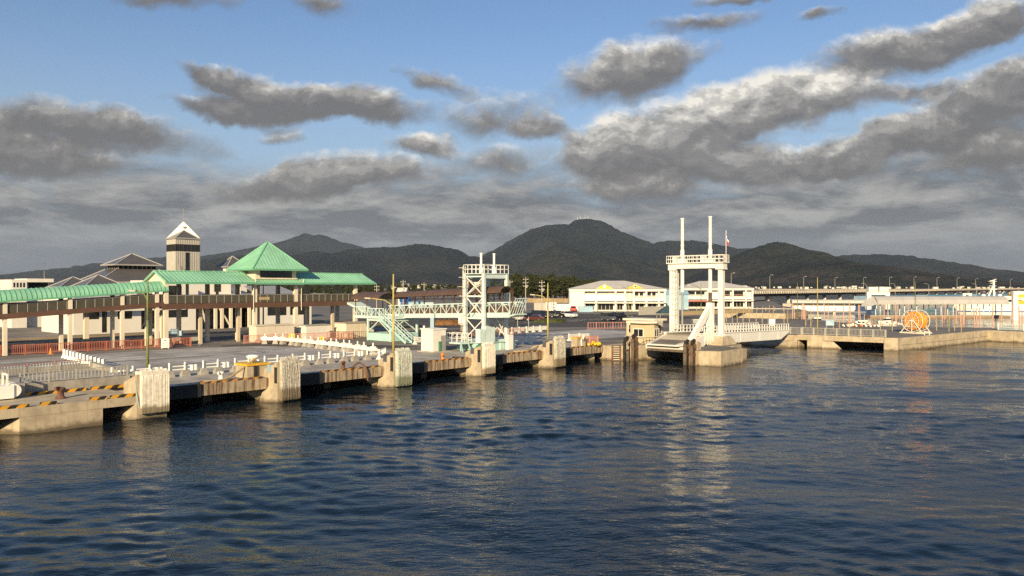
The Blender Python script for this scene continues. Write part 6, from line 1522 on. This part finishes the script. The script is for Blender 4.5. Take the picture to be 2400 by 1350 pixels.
def gate(px0, px1, Y, ytop, label, boxes=True, z=0.0, base=None):
    X0, X1 = G2(px0, Y), G2(px1, Y); H = CAMH - (ytop - HY) * Y / F - z; t = wthing('pontoon_gate', label, 'gate', X0, Y, z); w_ = X1 - X0
    for x in (.7, w_ - .7): MB().box(x - .7, x + .7, -.5, .5, -.8, H).build('leg', ['white_bright'], t)
    MB().box(0, w_, -.55, .55, H, H + 1.0).build('cross_beam', ['white_bright'], t)
    if boxes:
        for k in range(2): MB().box(w_ * (.05 + .47 * k), w_ * (.45 + .47 * k), -.9, .9, H + 1.0, H + 2.7).build('motor_box', ['white_wall'], t)
gate(2031, 2084, 262, 691, 'white portal gate carrying two box housings over the marina pontoon')
gate(2373, 2440, 232, 690, 'white portal gate at the ferry berth beside the yellow-topped ship', False)
def pontoon_roof():
    Y = 246; X0 = G2(2052, Y); L = G2(2362, Y) - X0; t = wthing('pontoon_shelter', 'long white arched shelter roof on slim posts over the ferry pontoon', 'shelter', X0, Y, .8, R(1))
    MB().box(-2, L + 1, -.6, 3.6, -1.4, .0).build('pontoon', ['pontoon'], t)
    MB().box(-2, L + 1, -.75, -.6, -.25, .05).build('edge_beam', ['rail_grey'], t)
    n = 10
    for k in range(n):
        a, b = L * k / n, L * (k + 1) / n - .03
        MB().ext([(-1.6, 3.75), (-1.5, 3.6), (4.6, 3.6), (4.7, 3.75), (4.1, 5.0), (2.9, 5.9), (1.5, 6.2), (.2, 5.9), (-1.0, 5.0)], a, b, 'x').build('roof_panel', ['shelter_roof'], t)
    MB().ext([(-1.62, 3.55), (-1.62, 3.8), (-1.4, 3.8), (-1.4, 3.55)], 0, L, 'x').build('gutter', ['rail_grey'], t)
    for k in range(11):
        x = 1.5 + (L - 3) * k / 10
        for y in (0, 3.0): MB().tube((x, y, 0), (x, y, 3.7), .14, 8).build('post', ['tarp_green' if k % 3 == 1 else 'aqua_pale'], t)
    for k in range(26):
        MB().cb(L * k / 26, -.4, 0, .05, .05, 1.0).build('rail_post', ['rail_grey'], t)
    for z_ in (.5, 1.0): MB().box(0, L, -.43, -.37, z_, z_ + .05).build('rail', ['rail_grey'], t)
    MB().add([(-4.2, 1.5, 2.9), (-2.2, -.9, 2.9), (0, -1.55, 3.62), (0, 4.65, 3.62), (-2.2, 3.9, 2.9), (0, 1.5, 6.15), (-2.4, 1.5, 5.2)], [(0, 1, 6), (1, 2, 5, 6), (4, 0, 6), (3, 4, 6, 5), (0, 4, 3, 2, 1)]).build('sloped_end', ['shelter_roof'], t)
pontoon_roof()
# ferry ship moored behind the shelter
t = wthing('ferry_ship', 'white passenger ferry with blue stripe, white mast and yellow stern moored behind the shelter', 'ship', G2(2240, 275), 275, 0, R(-6))
hp = [(0, 3.0), (4, .6), (10, 0), (46, 0), (46, 6.0), (10, 6.0), (4, 5.4)]
def hull(z0, z1, k0, k1, nm, mt): MB().add([(x + (1 - k0) * 3.0 if x < 10 else x, y, z0) for x, y in hp] + [(x + (1 - k1) * 3.0 if x < 10 else x, y, z1) for x, y in hp], [tuple(range(6, -1, -1)), tuple(range(7, 14))] + [(i, (i + 1) % 7, 7 + (i + 1) % 7, 7 + i) for i in range(7)]).build(nm, [mt], t)
hull(-1, .9, 0, .3, 'lower_hull', 'white_paint'); hull(.9, 1.35, .3, .4, 'stripe', 'blue_deep'); hull(1.35, 3.8, .4, 1.0, 'hull', 'white_bright')
MB().box(8, 46, .8, 5.2, 3.8, 5.9).build('cabin', ['white_bright'], t)
for k in range(7): MB().box(10 + k * 3.4, 12.4 + k * 3.4, .74, .82, 4.6, 5.4).build('window', ['dark_window'], t)
MB().box(7, 42, .4, 5.6, 5.9, 6.15).build('upper_deck', ['white_paint'], t)
MB().frus(14.5, 3, 6.15, 10, 4, .5, 9.0, 3.6).build('bridge_roof', ['white_bright'], t)
MB().bar((12.4, 3, 6.3), (13.9, 3, 10.0), .45).bar((14.4, 3, 6.3), (14.2, 3, 12.4), .55).build('mast', ['white_bright'], t)
for z_, w_ in ((9.0, 2.6), (10.2, 2.2), (11.2, 1.5), (11.9, 2.4)): MB().box(13.9 - w_ * .6, 13.9 + w_ * .5, 2.6, 3.4, z_, z_ + .16).build('mast_arm', ['white_bright'], t)
MB().tube((13.2, 3, 12.1), (15.2, 3, 12.7), .1, 6).build('radar', ['white_bright'], t)
for x in (10.8, 16.4): MB().lathe(x, 3, [(.05, 6.2), (.55, 6.35), (.75, 6.8), (.55, 7.25), (.05, 7.4)], 12).build('dome', ['white_bright'], t, smooth=True)
MB().box(3.4, 4.4, 2.2, 3.2, 6.15, 7.6).box(5.4, 6.4, 2.2, 3.2, 6.15, 7.6).box(3.4, 6.4, 2.3, 3.1, 7.2, 7.6).build('bow_frame', ['white_bright'], t)
MB().box(19.6, 46, .3, 5.7, 3.9, 5.1).build('yellow_upper_works', ['yellow'], t)
MB().box(20, 46, .9, 5.2, 5.1, 7.4).build('stern_block', ['yellow'], t)
# mooring piles
pl = single(MB().tube((0, 0, -1.0), (0, 0, 5.6), .15, 8, .12).tube((0, 0, 5.6), (0, 0, 5.72), .15, 8, .05), 'mooring_pile', 'pile_pink', 'slim faded pink mooring pile standing in the marina basin', 'pile', world=Vector((0, 0, 0)), group='pink mooring piles')
rnd = random.Random(12)
pp = [(1857, 752), (1863, 751), (1879, 754), (1883, 753), (1886, 755), (1933, 752), (1941, 750), (1957, 756), (1976, 758), (1989, 752), (1994, 754), (2012, 748), (2016, 749), (2072, 752), (2081, 748), (2098, 756), (2101, 757), (2128, 752), (2209, 753), (2214, 753), (2241, 756), (2251, 758), (2257, 757), (2260, 756), (2285, 768), (2290, 768), (2298, 768), (2326, 766), (2346, 762), (2373, 764), (2391, 768), (2397, 766)]
for i, (px, py) in enumerate(pp):
    p = G(px, py + 4, 0.0); o = pl if i == 0 else pl.copy()
    if i: col.objects.link(o)
    o.location = p; o.rotation_euler = (rnd.uniform(-.05, .05), rnd.uniform(-.06, .06), 0); o.scale = (1, 1, rnd.uniform(.78, 1.02))
gp = single(MB().tube((0, 0, -1.0), (0, 0, 4.2), .10, 8, .08).bar((0, 0, .2), (.8, 0, 2.4), .06), 'jetty_pole', 'rope_tan', 'weathered tan jetty pole with side strut before the market halls', 'pole', world=Vector((0, 0, 0)), group='tan jetty poles')
gq = [(1690, 758), (1702, 757), (1716, 758), (1728, 757), (1741, 760), (1757, 757), (1772, 758), (1786, 760), (1802, 757), (1812, 759), (1838, 760), (1846, 757), (1888, 765), (1900, 768), (1968, 770), (1991, 772), (2063, 775), (2091, 776), (2195, 775), (2224, 777), (2237, 776), (2253, 778)]
for i, (px, py) in enumerate(gq):
    p = G(px, py, 2.0); o = gp if i == 0 else gp.copy()
    if i: col.objects.link(o)
    o.location = p; o.rotation_euler = (rnd.uniform(-.06, .06), rnd.uniform(-.06, .06), rnd.uniform(0, 6)); o.scale = (.8, .8, rnd.uniform(.55, .95))
# floating jetty before the market
t = wthing('floating_jetty', 'long rusty brown floating jetty with short posts in front of the second market hall', 'jetty', G2(1606, 262), 262, 0, R(-14))
MB().box(0, 36, 0, 2.2, .6, 1.4).build('deck', ['pontoon'], t)
MB().box(0, 36, -.1, 0, 1.25, 1.6).build('edge_beam', ['rope_tan'], t)
for k in range(13): MB().cb(1 + k * 2.8, .2, -1, .25, .25, 4.2).build('post', ['rope_tan'], t)
MB().box(0, 36, .15, .25, 2.6, 2.75).build('handrail', ['white_wall'], t)
# boats
def boat(px, py, L, rot, label, cab=True, hullm='white_bright', z=0.0, stripe=None):
    p = G(px, py, z); t = wthing('motor_boat', label, 'boat', p.x, p.y, z, rot)
    b = L * .26
    o = [(-L / 2, -b / 2), (L * .15, -b / 2), (L * .38, -b * .34), (L / 2, 0), (L * .38, b * .34), (L * .15, b / 2), (-L / 2, b / 2)]; n = 7
    MB().add([(x * .9, y * .72, -.35) for x, y in o] + [(x, y, .85 + (.35 if x > L * .3 else 0)) for x, y in o], [tuple(range(n - 1, -1, -1)), tuple(range(n, 2 * n))] + [(i, (i + 1) % n, n + (i + 1) % n, n + i) for i in range(n)]).build('hull', [hullm], t)
    MB().prism([(x * .93, y * .86) for x, y in o], .84, .93).build('deck', ['cream'], t)
    if cab:
        MB().frus(-.02 * L, 0, .92, L * .36, b * .66, 1.0, L * .26, b * .54, ox=-.03 * L).build('cabin', ['white_bright'], t)
        MB().frus(-.02 * L, 0, 1.3, L * .335, b * .67, .42, L * .30, b * .60, ox=-.012 * L).build('window_band', ['dark_window'], t)
        MB().box(-L * .2, L * .12, -b * .3, b * .3, 1.92, 2.0).build('roof', ['white_bright'], t)
        MB().tube((-L * .1, 0, 2.0), (-L * .1, 0, 3.4), .04, 6).build('mast', ['white_wall'], t)
    MB().path([(L * .2, -b * .4, .9), (L * .25, -b * .38, 1.5), (L * .47, 0, 1.75), (L * .25, b * .38, 1.5), (L * .2, b * .4, .9)], .03, 5).build('bow_rail', ['metal_grey'], t)
boat(1912, 762, 6.8, R(178), 'white cabin cruiser moored just behind the dark pole in the marina')
boat(2018, 770, 7.5, R(170), 'white motor boat with wide dark windscreen near the portal gate')
boat(2100, 778, 5.2, R(150), 'small open white boat beside the orange hose reel', False)
boat(2215, 783, 9.6, R(2), 'long low white open boat right of the orange hose reel', False, 'cream')
boat(1646, 758, 4.6, R(5), 'small silver-grey skiff seen between the gantry legs', False, 'car_silver', 2.0)
boat(2078, 762, 5.6, R(200), 'little white boat with cabin among the pink piles')
# float heaps and small marina stuff
def heap(px, py, w_, h_, mts, label, n, cat='floats', z=2.0, s=.22):
    p = G(px, py, z); t = wthing('float_heap', label, cat, p.x, p.y, z); r_ = random.Random(int(px))
    for k in range(n):
        x = r_.gauss(0, w_ / 3); y = r_.gauss(0, w_ / 5); q = s * r_.uniform(.6, 1.3); zz = max(q, h_ * (1 - abs(x) / (w_ * .9)) * r_.random()) 
        MB().lathe(x, y, [(q * .2, zz - q), (q * .8, zz - q * .6), (q, zz), (q * .8, zz + q * .6), (q * .2, zz + q)], 8).build('float', [mts[r_.randrange(len(mts))]], t, smooth=True)
heap(2024, 766, 5.0, 1.2, ['white_bright', 'cream', 'orange', 'white_bright'], 'heap of white and orange fishing floats on the right-hand quay', 46)
heap(2085, 762, 3.0, .8, ['white_bright', 'fence_pink', 'white_wall'], 'smaller heap of white and pink fishing floats near the small boat', 26)
# ================================================================ ORANGE HOSE REEL
p = G(2146, 781); AX = R(32)
t = wthing('hose_reel', 'big hose reel wound with orange hose between pale spoked wheels', 'reel', p.x, p.y, 2.0, AX)
cz = 2.15; rr = 1.85; hl = 1.1
for s in (-hl, hl):
    K = 24; rim = MB(); ring = [(s, rr * math.cos(2 * math.pi * k / K), cz + rr * math.sin(2 * math.pi * k / K)) for k in range(K + 1)]; rim.path(ring, .06, 6)
    ring2 = [(s, .62 * (y), cz + (z - cz) * .62) for _, y, z in ring]; rim.path(ring2, .045, 6); w_ = rim.build('wheel_rim', ['cream'], t)
    for k in range(12): a = 2 * math.pi * k / 12; MB().bar((s, 0, cz), (s, rr * math.cos(a), cz + rr * math.sin(a)), .055).build('spoke', ['cream'], w_)
    MB().tube((s - .1, 0, cz), (s + .1, 0, cz), .22, 10).build('hub', ['cream'], t)
    fr = MB().bar((s * 1.12, -1.9, .12), (s * 1.12, -.35, cz), .13).bar((s * 1.12, 1.9, .12), (s * 1.12, .35, cz), .13).bar((s * 1.12, -.4, cz + .05), (s * 1.12, .4, cz + .05), .16).bar((s * 1.12, -1.15, 1.1), (s * 1.12, 1.15, 1.1), .1).bar((s * 1.12, 0, .1), (s * 1.12, 0, cz), .1)
    fr.build('side_frame', ['cream'], t)
    MB().bar((s * 1.12, -2.1, .1), (s * 1.12, 2.1, .1), .25, .2).build('foot_beam', ['cream'], t)
MB().tube((-hl, 0, cz), (hl, 0, cz), .14, 10).build('axle', ['metal_grey'], t)
for y in (-1.7, 1.7): MB().bar((-hl, y, .12), (hl, y, .12), .2, .18).build('cross_beam', ['cream'], t)
K = 26
for i in range(11):
    x = -.9 + i * .18; R0 = 1.42 - .05 * (i % 2); mb = MB(); N = 6; vs = []
    for k in range(K):
        a = 2 * math.pi * k / K
        for j in range(N):
            b_ = 2 * math.pi * j / N; q = R0 + .135 * math.cos(b_); vs.append((x + .10 * math.sin(b_), q * math.cos(a), cz + q * math.sin(a)))
    mb.v = vs
    for k in range(K):
        for j in range(N): mb.f.append((k * N + j, k * N + (j + 1) % N, ((k + 1) % K) * N + (j + 1) % N, ((k + 1) % K) * N + j)); mb.m.append(0)
    mb.build('hose_coil', ['orange_hose'], t, smooth=True)
MB().tube((-.92, 0, cz), (.92, 0, cz), 1.3, 20).build('hose_core', ['orange_hose'], t)
# ================================================================ SMALL THINGS ON THE QUAY
def bollard(u, v, z, mt, label, s=1.0):
    t = thing('bollard', label, 'bollard', u, v, z, absolute=False)
    MB().lathe(0, 0, [(.34 * s, 0), (.30 * s, .08), (.20 * s, .2), (.19 * s, .5), (.26 * s, .62), (.30 * s, .72), (.24 * s, .8), (.05, .83)], 14).build('post', [mt], t, smooth=True)
    MB().tube((-.1, -.1, .66 * s + .05), (-.42 * s, -.3 * s, .72 * s), .10 * s, 8).build('horn', [mt], t)
def on_edge(px, py, z=2.0): return Q(G(px, py, z))
bollard(*on_edge(142, 934, 1.75), 1.75, 'rust', 'rusty brown mooring bollard on the landing stage', 1.15)
bollard(*on_edge(518, 893), 2.0, 'white_bright', 'white mooring bollard at the quay edge left of the shaggy pier')
bollard(*on_edge(804, 866), 2.0, 'rust', 'brown mooring bollard hung with rope between the shaggy and greenish piers', .9)
bollard(*on_edge(1038, 845), 2.0, 'orange', 'orange mooring bollard at the quay edge in front of the hut', .8)
bollard(*on_edge(1365, 808), 2.0, 'orange', 'orange-red mooring bollard near the pink quay corner fence', .8)
t = thing('mooring_platform', 'concrete mooring block with yellow edge and white winch head beside the shaggy pier', 'mooring block', 10.4, 3.6, 2.0)
MB().box(8.9, 11.0, 2.6, 4.6, 2.0, 3.1).build('block', ['concrete'], t); MB().box(8.8, 11.1, 2.5, 4.7, 3.1, 3.25).build('edge_plate', ['yellow'], t)
MB().box(9.5, 9.8, 2.45, 2.6, 2.1, 3.1).build('dark_stain_plate', ['black_rubber'], t)
MB().lathe(10.0, 3.6, [(.25, 3.25), (.25, 3.6), (.55, 3.7), (.6, 3.85), (.4, 3.95), (.05, 3.98)], 14).build('winch_head', ['white_bright'], t, smooth=True)
def rope(pts, label, mt='rope_tan', r=.09):
    b0 = pts[0]; mb = MB(); P = [Vector(p) for p in pts]; fine = []
    for i in range(len(P) - 1):
        p0, p1, p2, p3 = P[max(i - 1, 0)], P[i], P[i + 1], P[min(i + 2, len(P) - 1)]
        for k in range(5):
            q = k / 5; fine.append(.5 * ((2 * p1) + (p2 - p0) * q + (2 * p0 - 5 * p1 + 4 * p2 - p3) * q * q + (3 * p1 - p0 - 3 * p2 + p3) * q ** 3))
    fine.append(P[-1]); mb.path(fine, r, 6)
    single(mb, 'mooring_rope', mt, label, 'rope', b0[0], b0[1], b0[2], absolute=True)
rope([(10.0, 3.3, 3.6), (8.6, 2.9, 2.9), (7.2, 2.6, 2.25), (6.0, 2.5, 2.1), (5.0, 2.9, 2.09), (4.6, 2.3, 2.1)], 'thick tan rope running down from the white winch head to the quay')
rope([(19.6, 2.1, 2.2), (20.3, 2.0, 2.6), (20.9, 1.7, 2.1), (21.0, 1.62, 1.2), (21.1, 1.6, .8)], 'brown rope hanging over the quay edge from the rope-hung bollard', 'rust')
rope([(33.6, 2.9, 2.09), (34.6, 3.6, 2.09), (35.2, 2.6, 2.09), (34.4, 2.3, 2.09)], 'slack black hose lying at the quay edge before the beige pier', 'black_rubber', .06)
rope([(44.5, 3.6, 2.09), (46.0, 2.8, 2.12), (47.3, 3.2, 2.3), (47.8, 2.5, 2.7)], 'tan rope heaped against the last shaggy pier', 'rope_tan', .1)
rope([(57.0, 2.6, 2.1), (57.3, 2.9, 2.9), (57.6, 2.7, 3.5), (57.2, 2.5, 3.0)], 'white hose looped over the orange stand at the quay corner', 'white_bright', .09)
heap(1392, 811, 1.6, .6, ['yellow', 'sun_yellow'], 'pile of yellow floats at the quay corner', 16, s=.2)
t = thing('hose_stand', 'concrete hose stand with orange top plate at the quay corner', 'stand', 57.3, 3.4, 2.0)
MB().box(56.4, 58.2, 2.9, 3.9, 2.0, 3.1).build('block', ['concrete'], t); MB().box(56.3, 58.3, 2.8, 4.0, 3.1, 3.22).build('top_plate', ['yellow'], t)
# green tarpaulin bundle
t = thing('tarpaulin_bundle', 'bundle under a dark green tarpaulin on an orange pallet before the aqua plinth', 'bundle', 41.2, 5.6, 2.0, absolute=False)
MB().box(-1.0, 1.0, -.6, .6, 0, .35).build('pallet', ['orange'], t)
r_ = random.Random(4); vs = []; K = 10
mb = MB()
for i in range(K + 1):
    for j in range(K + 1):
        x = -1.05 + 2.1 * i / K; y = -.7 + 1.4 * j / K; e = max(abs(x) / 1.05, abs(y) / .7)
        mb.v.append((x, y, (1.05 + r_.uniform(-.12, .12)) * (1 - e ** 4 * .72)))
for i in range(K):
    for j in range(K): a = i * (K + 1) + j; mb.f.append((a, a + 1, a + K + 2, a + K + 1)); mb.m.append(0)
mb.build('tarpaulin', ['tarp_green'], t)
def crate(u, v, sx, sy, h, mt, label, name='cabinet', lid=None, z=2.0, doors=2):
    t = thing(name, label, 'cabinet', u, v, z, absolute=False)
    MB().box(-sx / 2, sx / 2, -sy / 2, sy / 2, .08, h).build('body', [mt], t); MB().box(-sx / 2 - .12, sx / 2 + .12, -sy / 2 - .12, sy / 2 + .12, h, h + .12).build('lid', [lid or mt], t)
    MB().box(-sx / 2 + .05, sx / 2 - .05, -sy / 2 + .05, sy / 2 - .05, 0, .08).build('base', ['concrete_grey'], t)
    for k in range(doors): MB().box(-sx / 2 + sx * k / doors + .05, -sx / 2 + sx * (k + 1) / doors - .05, -sy / 2 - .04, -sy / 2, .2, h - .15).build('door', [mt], t)
crate(34.8, 42.6, 6.2, 2.0, 2.35, 'cream', 'long cream switch cabinet with doors below the pyramid lantern', doors=4)
crate(41.8, 42.2, 4.4, 2.0, 2.1, 'white_wall', 'white box cabinet with sloping green-grey lid under the gallery', lid='rail_grey', doors=1)
crate(48.3, 41.0, 5.4, 3.0, 2.3, 'cream', 'cream flat-lidded enclosure at the right end of the gallery', lid='rail_grey', doors=2)
t = thing('vending_machine', 'white vending machine under the right gallery end', 'vending machine', ua(806, 50), 50, 2.0, absolute=False)
MB().box(-.55, .55, -.4, .4, 0, 1.9).build('body', ['white_bright'], t); MB().box(-.4, .4, -.44, -.4, .9, 1.7).build('display', ['dark_window'], t)
t = thing('machine', 'dark machine with yellow sign between the two right-hand cabinets', 'machine', ua(755, 44), 44.5, 2.0, absolute=False)
MB().box(-1.1, 1.1, -.6, .6, 0, 1.6).build('body', ['black_rubber'], t); MB().box(-.9, -.3, -.66, -.6, .9, 1.4).build('sign', ['yellow'], t); MB().box(.0, .9, -.66, -.6, .95, 1.15).build('grille', ['rail_grey'], t)
# lifebuoy box
p = Q(G(387, 817)); t = thing('lifebuoy_box', 'white lifebuoy box with red ring emblem before the covered walkway', 'box', p[0], p[1], 2.0, rot=R(-20), absolute=False)
MB().box(-.48, .48, -.25, .25, .12, 1.32).build('body', ['white_bright'], t)
for sx in (-.38, .38): MB().cb(sx, 0, 0, .1, .3, .14).build('foot', ['white_bright'], t)
for k in range(8):
    a = 2 * math.pi * k / 8; a2 = a + .45; MB().bar((.30 * math.cos(a), -.26, .55 + .30 * math.sin(a)), (.30 * math.cos(a2), -.26, .55 + .30 * math.sin(a2)), .03, .07, up=(0, -1, 0)).build('ring_mark', ['red'], t)
MB().box(-.15, .15, -.27, -.25, 1.05, 1.13).build('label_strip', ['car_black'], t)
# signs
p = Q(G(418, 806)); t = thing('direction_sign', 'blue direction sign board with white lettering on a dark post before the terminal', 'sign', p[0], p[1], 2.0, rot=-TH, absolute=False)
MB().cb(0, 0, 0, .14, .14, 2.35).build('post', ['wood_old'], t)
b = MB().box(-1.05, -.08, -.08, -.02, 1.35, 2.1).build('board', ['blue_sign'], t)
for x in (-.9, -.62, -.34):                                   # three characters and a line of small script
    m_ = MB().box(x, x + .2, -.095, -.08, 1.96, 1.98).box(x, x + .2, -.095, -.08, 1.76, 1.78).box(x, x + .02, -.095, -.08, 1.76, 1.98).box(x + .18, x + .2, -.095, -.08, 1.76, 1.98)
    if x == -.9: m_.box(x + .04, x + .16, -.095, -.08, 1.86, 1.88)
    m_.build('character', ['white_bright'], b)
for k in range(9): MB().box(-.92 + k * .09, -.86 + k * .09, -.095, -.08, 1.53, 1.60).build('letter', ['white_bright'], b)
b = MB().box(.12, .68, -.08, -.02, 1.15, 1.85).build('board', ['blue_light'], t)
MB().bar((.28, -.09, 1.35), (.45, -.09, 1.55), .02, .05, up=(0, 1, 0)).bar((.3, -.09, 1.62), (.55, -.09, 1.68), .02, .1, up=(0, 1, 0)).build('pictogram', ['white_bright'], b)
for px, py, lab in ((684, 807, 'yellow arrow sign behind the left stretch of the beam barriers'), (755, 812, 'smaller yellow arrow sign behind the middle of the beam barriers')):
    p = Q(G(px, py)); t = thing('arrow_sign', lab, 'sign', p[0], p[1], 2.0, rot=-TH, absolute=False); s = 1.0 if px < 700 else .72
    for x in (-.2, .2): MB().cb(x * s, 0, 0, .06, .06, 1.0).build('leg', ['white_bright'], t)
    bo = MB().box(-.42 * s, .42 * s, -.03, .03, .85, .85 + .62 * s).build('board', ['yellow'], t)
    zc = .85 + .31 * s; MB().box(-.28 * s, .1 * s, -.045, -.03, zc - .04 * s, zc + .04 * s).add([(.1 * s, -.045, zc - .12 * s), (.3 * s, -.045, zc), (.1 * s, -.045, zc + .12 * s), (.1 * s, -.03, zc - .12 * s), (.3 * s, -.03, zc), (.1 * s, -.03, zc + .12 * s)], [(0, 1, 2), (5, 4, 3), (0, 3, 4, 1), (1, 4, 5, 2), (2, 5, 3, 0)]).build('arrow', ['car_black'], bo)
p = Q(G(119, 830)); t = thing('traffic_cone', 'orange traffic cone in front of the long red fence', 'cone', p[0], p[1], 2.0, absolute=False)
MB().box(-.25, .25, -.25, .25, 0, .05).build('base', ['orange'], t); MB().lathe(0, 0, [(.2, .05), (.03, .78)], 12).build('cone', ['orange'], t)
# benches along the terminal road
bn = thing('bench', 'low grey bench standing on the dark road behind the long red fence', 'bench', 0, 0, 0, group='grey benches behind the red fence', absolute=False)
MB().box(-.9, .9, -.25, .25, .40, .48).build('seat', ['rail_grey'], bn); MB().box(-.9, .9, .2, .28, .5, .95).build('backrest', ['rail_grey'], bn)
for x in (-.75, .75): MB().cb(x, 0, 0, .08, .4, .4).build('leg', ['metal_grey'], bn)
for i, px in enumerate((99, 137, 175, 213, 250, 320, 420, 459)):
    loc = W(*Q(G(px, 814 - i * 1.2)), 2.005)
    if i == 0: bn.location = loc; bn.rotation_euler = (0, 0, TH)
    else: copy_tree(bn, loc=loc, label=ORD[i] + ' low grey bench behind the long red fence, counted from its landing-stage end')
# white capstan at the left edge of the frame
t = thing('winch', 'white painted winch with square frame at the left end of the landing stage', 'winch', *Q(G(8, 936, 1.75)), 1.75, absolute=False)
MB().box(-.9, .5, -.7, .7, .1, 1.05).build('housing', ['white_bright'], t); MB().tube((.5, -.6, .65), (.5, .6, .65), .5, 14).build('drum', ['white_paint'], t)
for y in (-.55, .55): MB().bar((.1, y, 1.0), (.1, y, 1.85), .12).build('frame_post', ['white_bright'], t)
MB().bar((.1, -.6, 1.85), (.1, .6, 1.85), .12).build('frame_bar', ['white_bright'], t)
for x in (-.6, .5): MB().cb(x, 0, 0, .3, 1.2, .15).build('foot', ['rust'], t)
# chain posts by the pleated pier
for i, (px, py) in enumerate(((308, 893), (320, 903))):
    p = Q(G(px, py, 2.0)); t = thing('chain_post', ['short white post with chain at the corner of the terrace', 'short white post with chain close to the pleated white pier'][i], 'post', p[0], p[1], 2.0, absolute=False)
    MB().tube((0, 0, -.9), (0, 0, 1.0), .08, 8).build('shaft', ['white_bright'], t); MB().path([(0, 0, .9), (.3, -.5, .45), (.5, -1.1, .6)], .04, 5).build('chain', ['white_wall'], t)
rope([(29.6, 10.6, 2.05), (31.0, 10.9, 2.18), (32.4, 10.4, 2.05)], 'coil of pale net lying on the deck beside the yellowish pole', 'rope_tan', .16)
# white box and small sheds on the right quay
single(MB().box(0, 1.2, 0, .9, .1, 1.35).box(-.05, 1.25, -.05, .95, 1.35, 1.42), 'storage_box', 'white_bright', 'white storage box on the dark deck behind the linkspan railing', 'box', world=G(1803, 764))
t = wthing('sign_board', 'blue and white notice board on the right-hand quay beside the slim pole', 'sign', *G(1945, 776).xy)
for x in (-.6, .6): MB().cb(x, 0, 0, .08, .08, 1.9).build('post', ['rail_grey'], t)
MB().box(-.75, .75, -.05, .0, 1.0, 2.0).build('board', ['blue_light'], t)
for k in range(3): MB().box(-.6, .6 - .3 * k, -.065, -.05, 1.15 + k * .25, 1.24 + k * .25).build('text_line', ['white_bright'], t)
t = wthing('guard_pipe', 'small white pipe loop at the edge of the right-hand quay before the hose reel', 'pipe', *G(2178, 787).xy)
MB().path([(0, 0, 0), (0, 0, .6), (-.8, 0, .7), (-.8, 0, .1)], .06, 6).build('pipe', ['white_bright'], t); MB().cb(-.4, 0, 0, 1.0, .2, .06).build('base', ['concrete_grey'], t)
sheet_fence('panel_fence', 1600, 1765, 212, 236, 1.2, 14, 'rope_tan', 'low tan fence on the sea wall seen through the gantry')
# ================================================================ HAZE: the air over the bay, wholly round camera and scene
def haze():
    mb = MB().box(-17000, 17000, -900, 15900, -9, 990)
    m = bpy.data.materials.new('air'); m.use_nodes = True; t = NT(m.node_tree); t.n.clear()
    out = t.N('ShaderNodeOutputMaterial'); v = t.N('ShaderNodeVolumePrincipled'); t.link(v.outputs[0], out.inputs['Volume'])
    v.inputs['Color'].default_value = (.62, .76, .95, 1); v.inputs['Density'].default_value = 2.5e-5; v.inputs['Anisotropy'].default_value = 0.0
    o = bpy.data.objects.new('haze', mb.mesh('haze', m)); col.objects.link(o); o['kind'] = 'stuff'
haze()
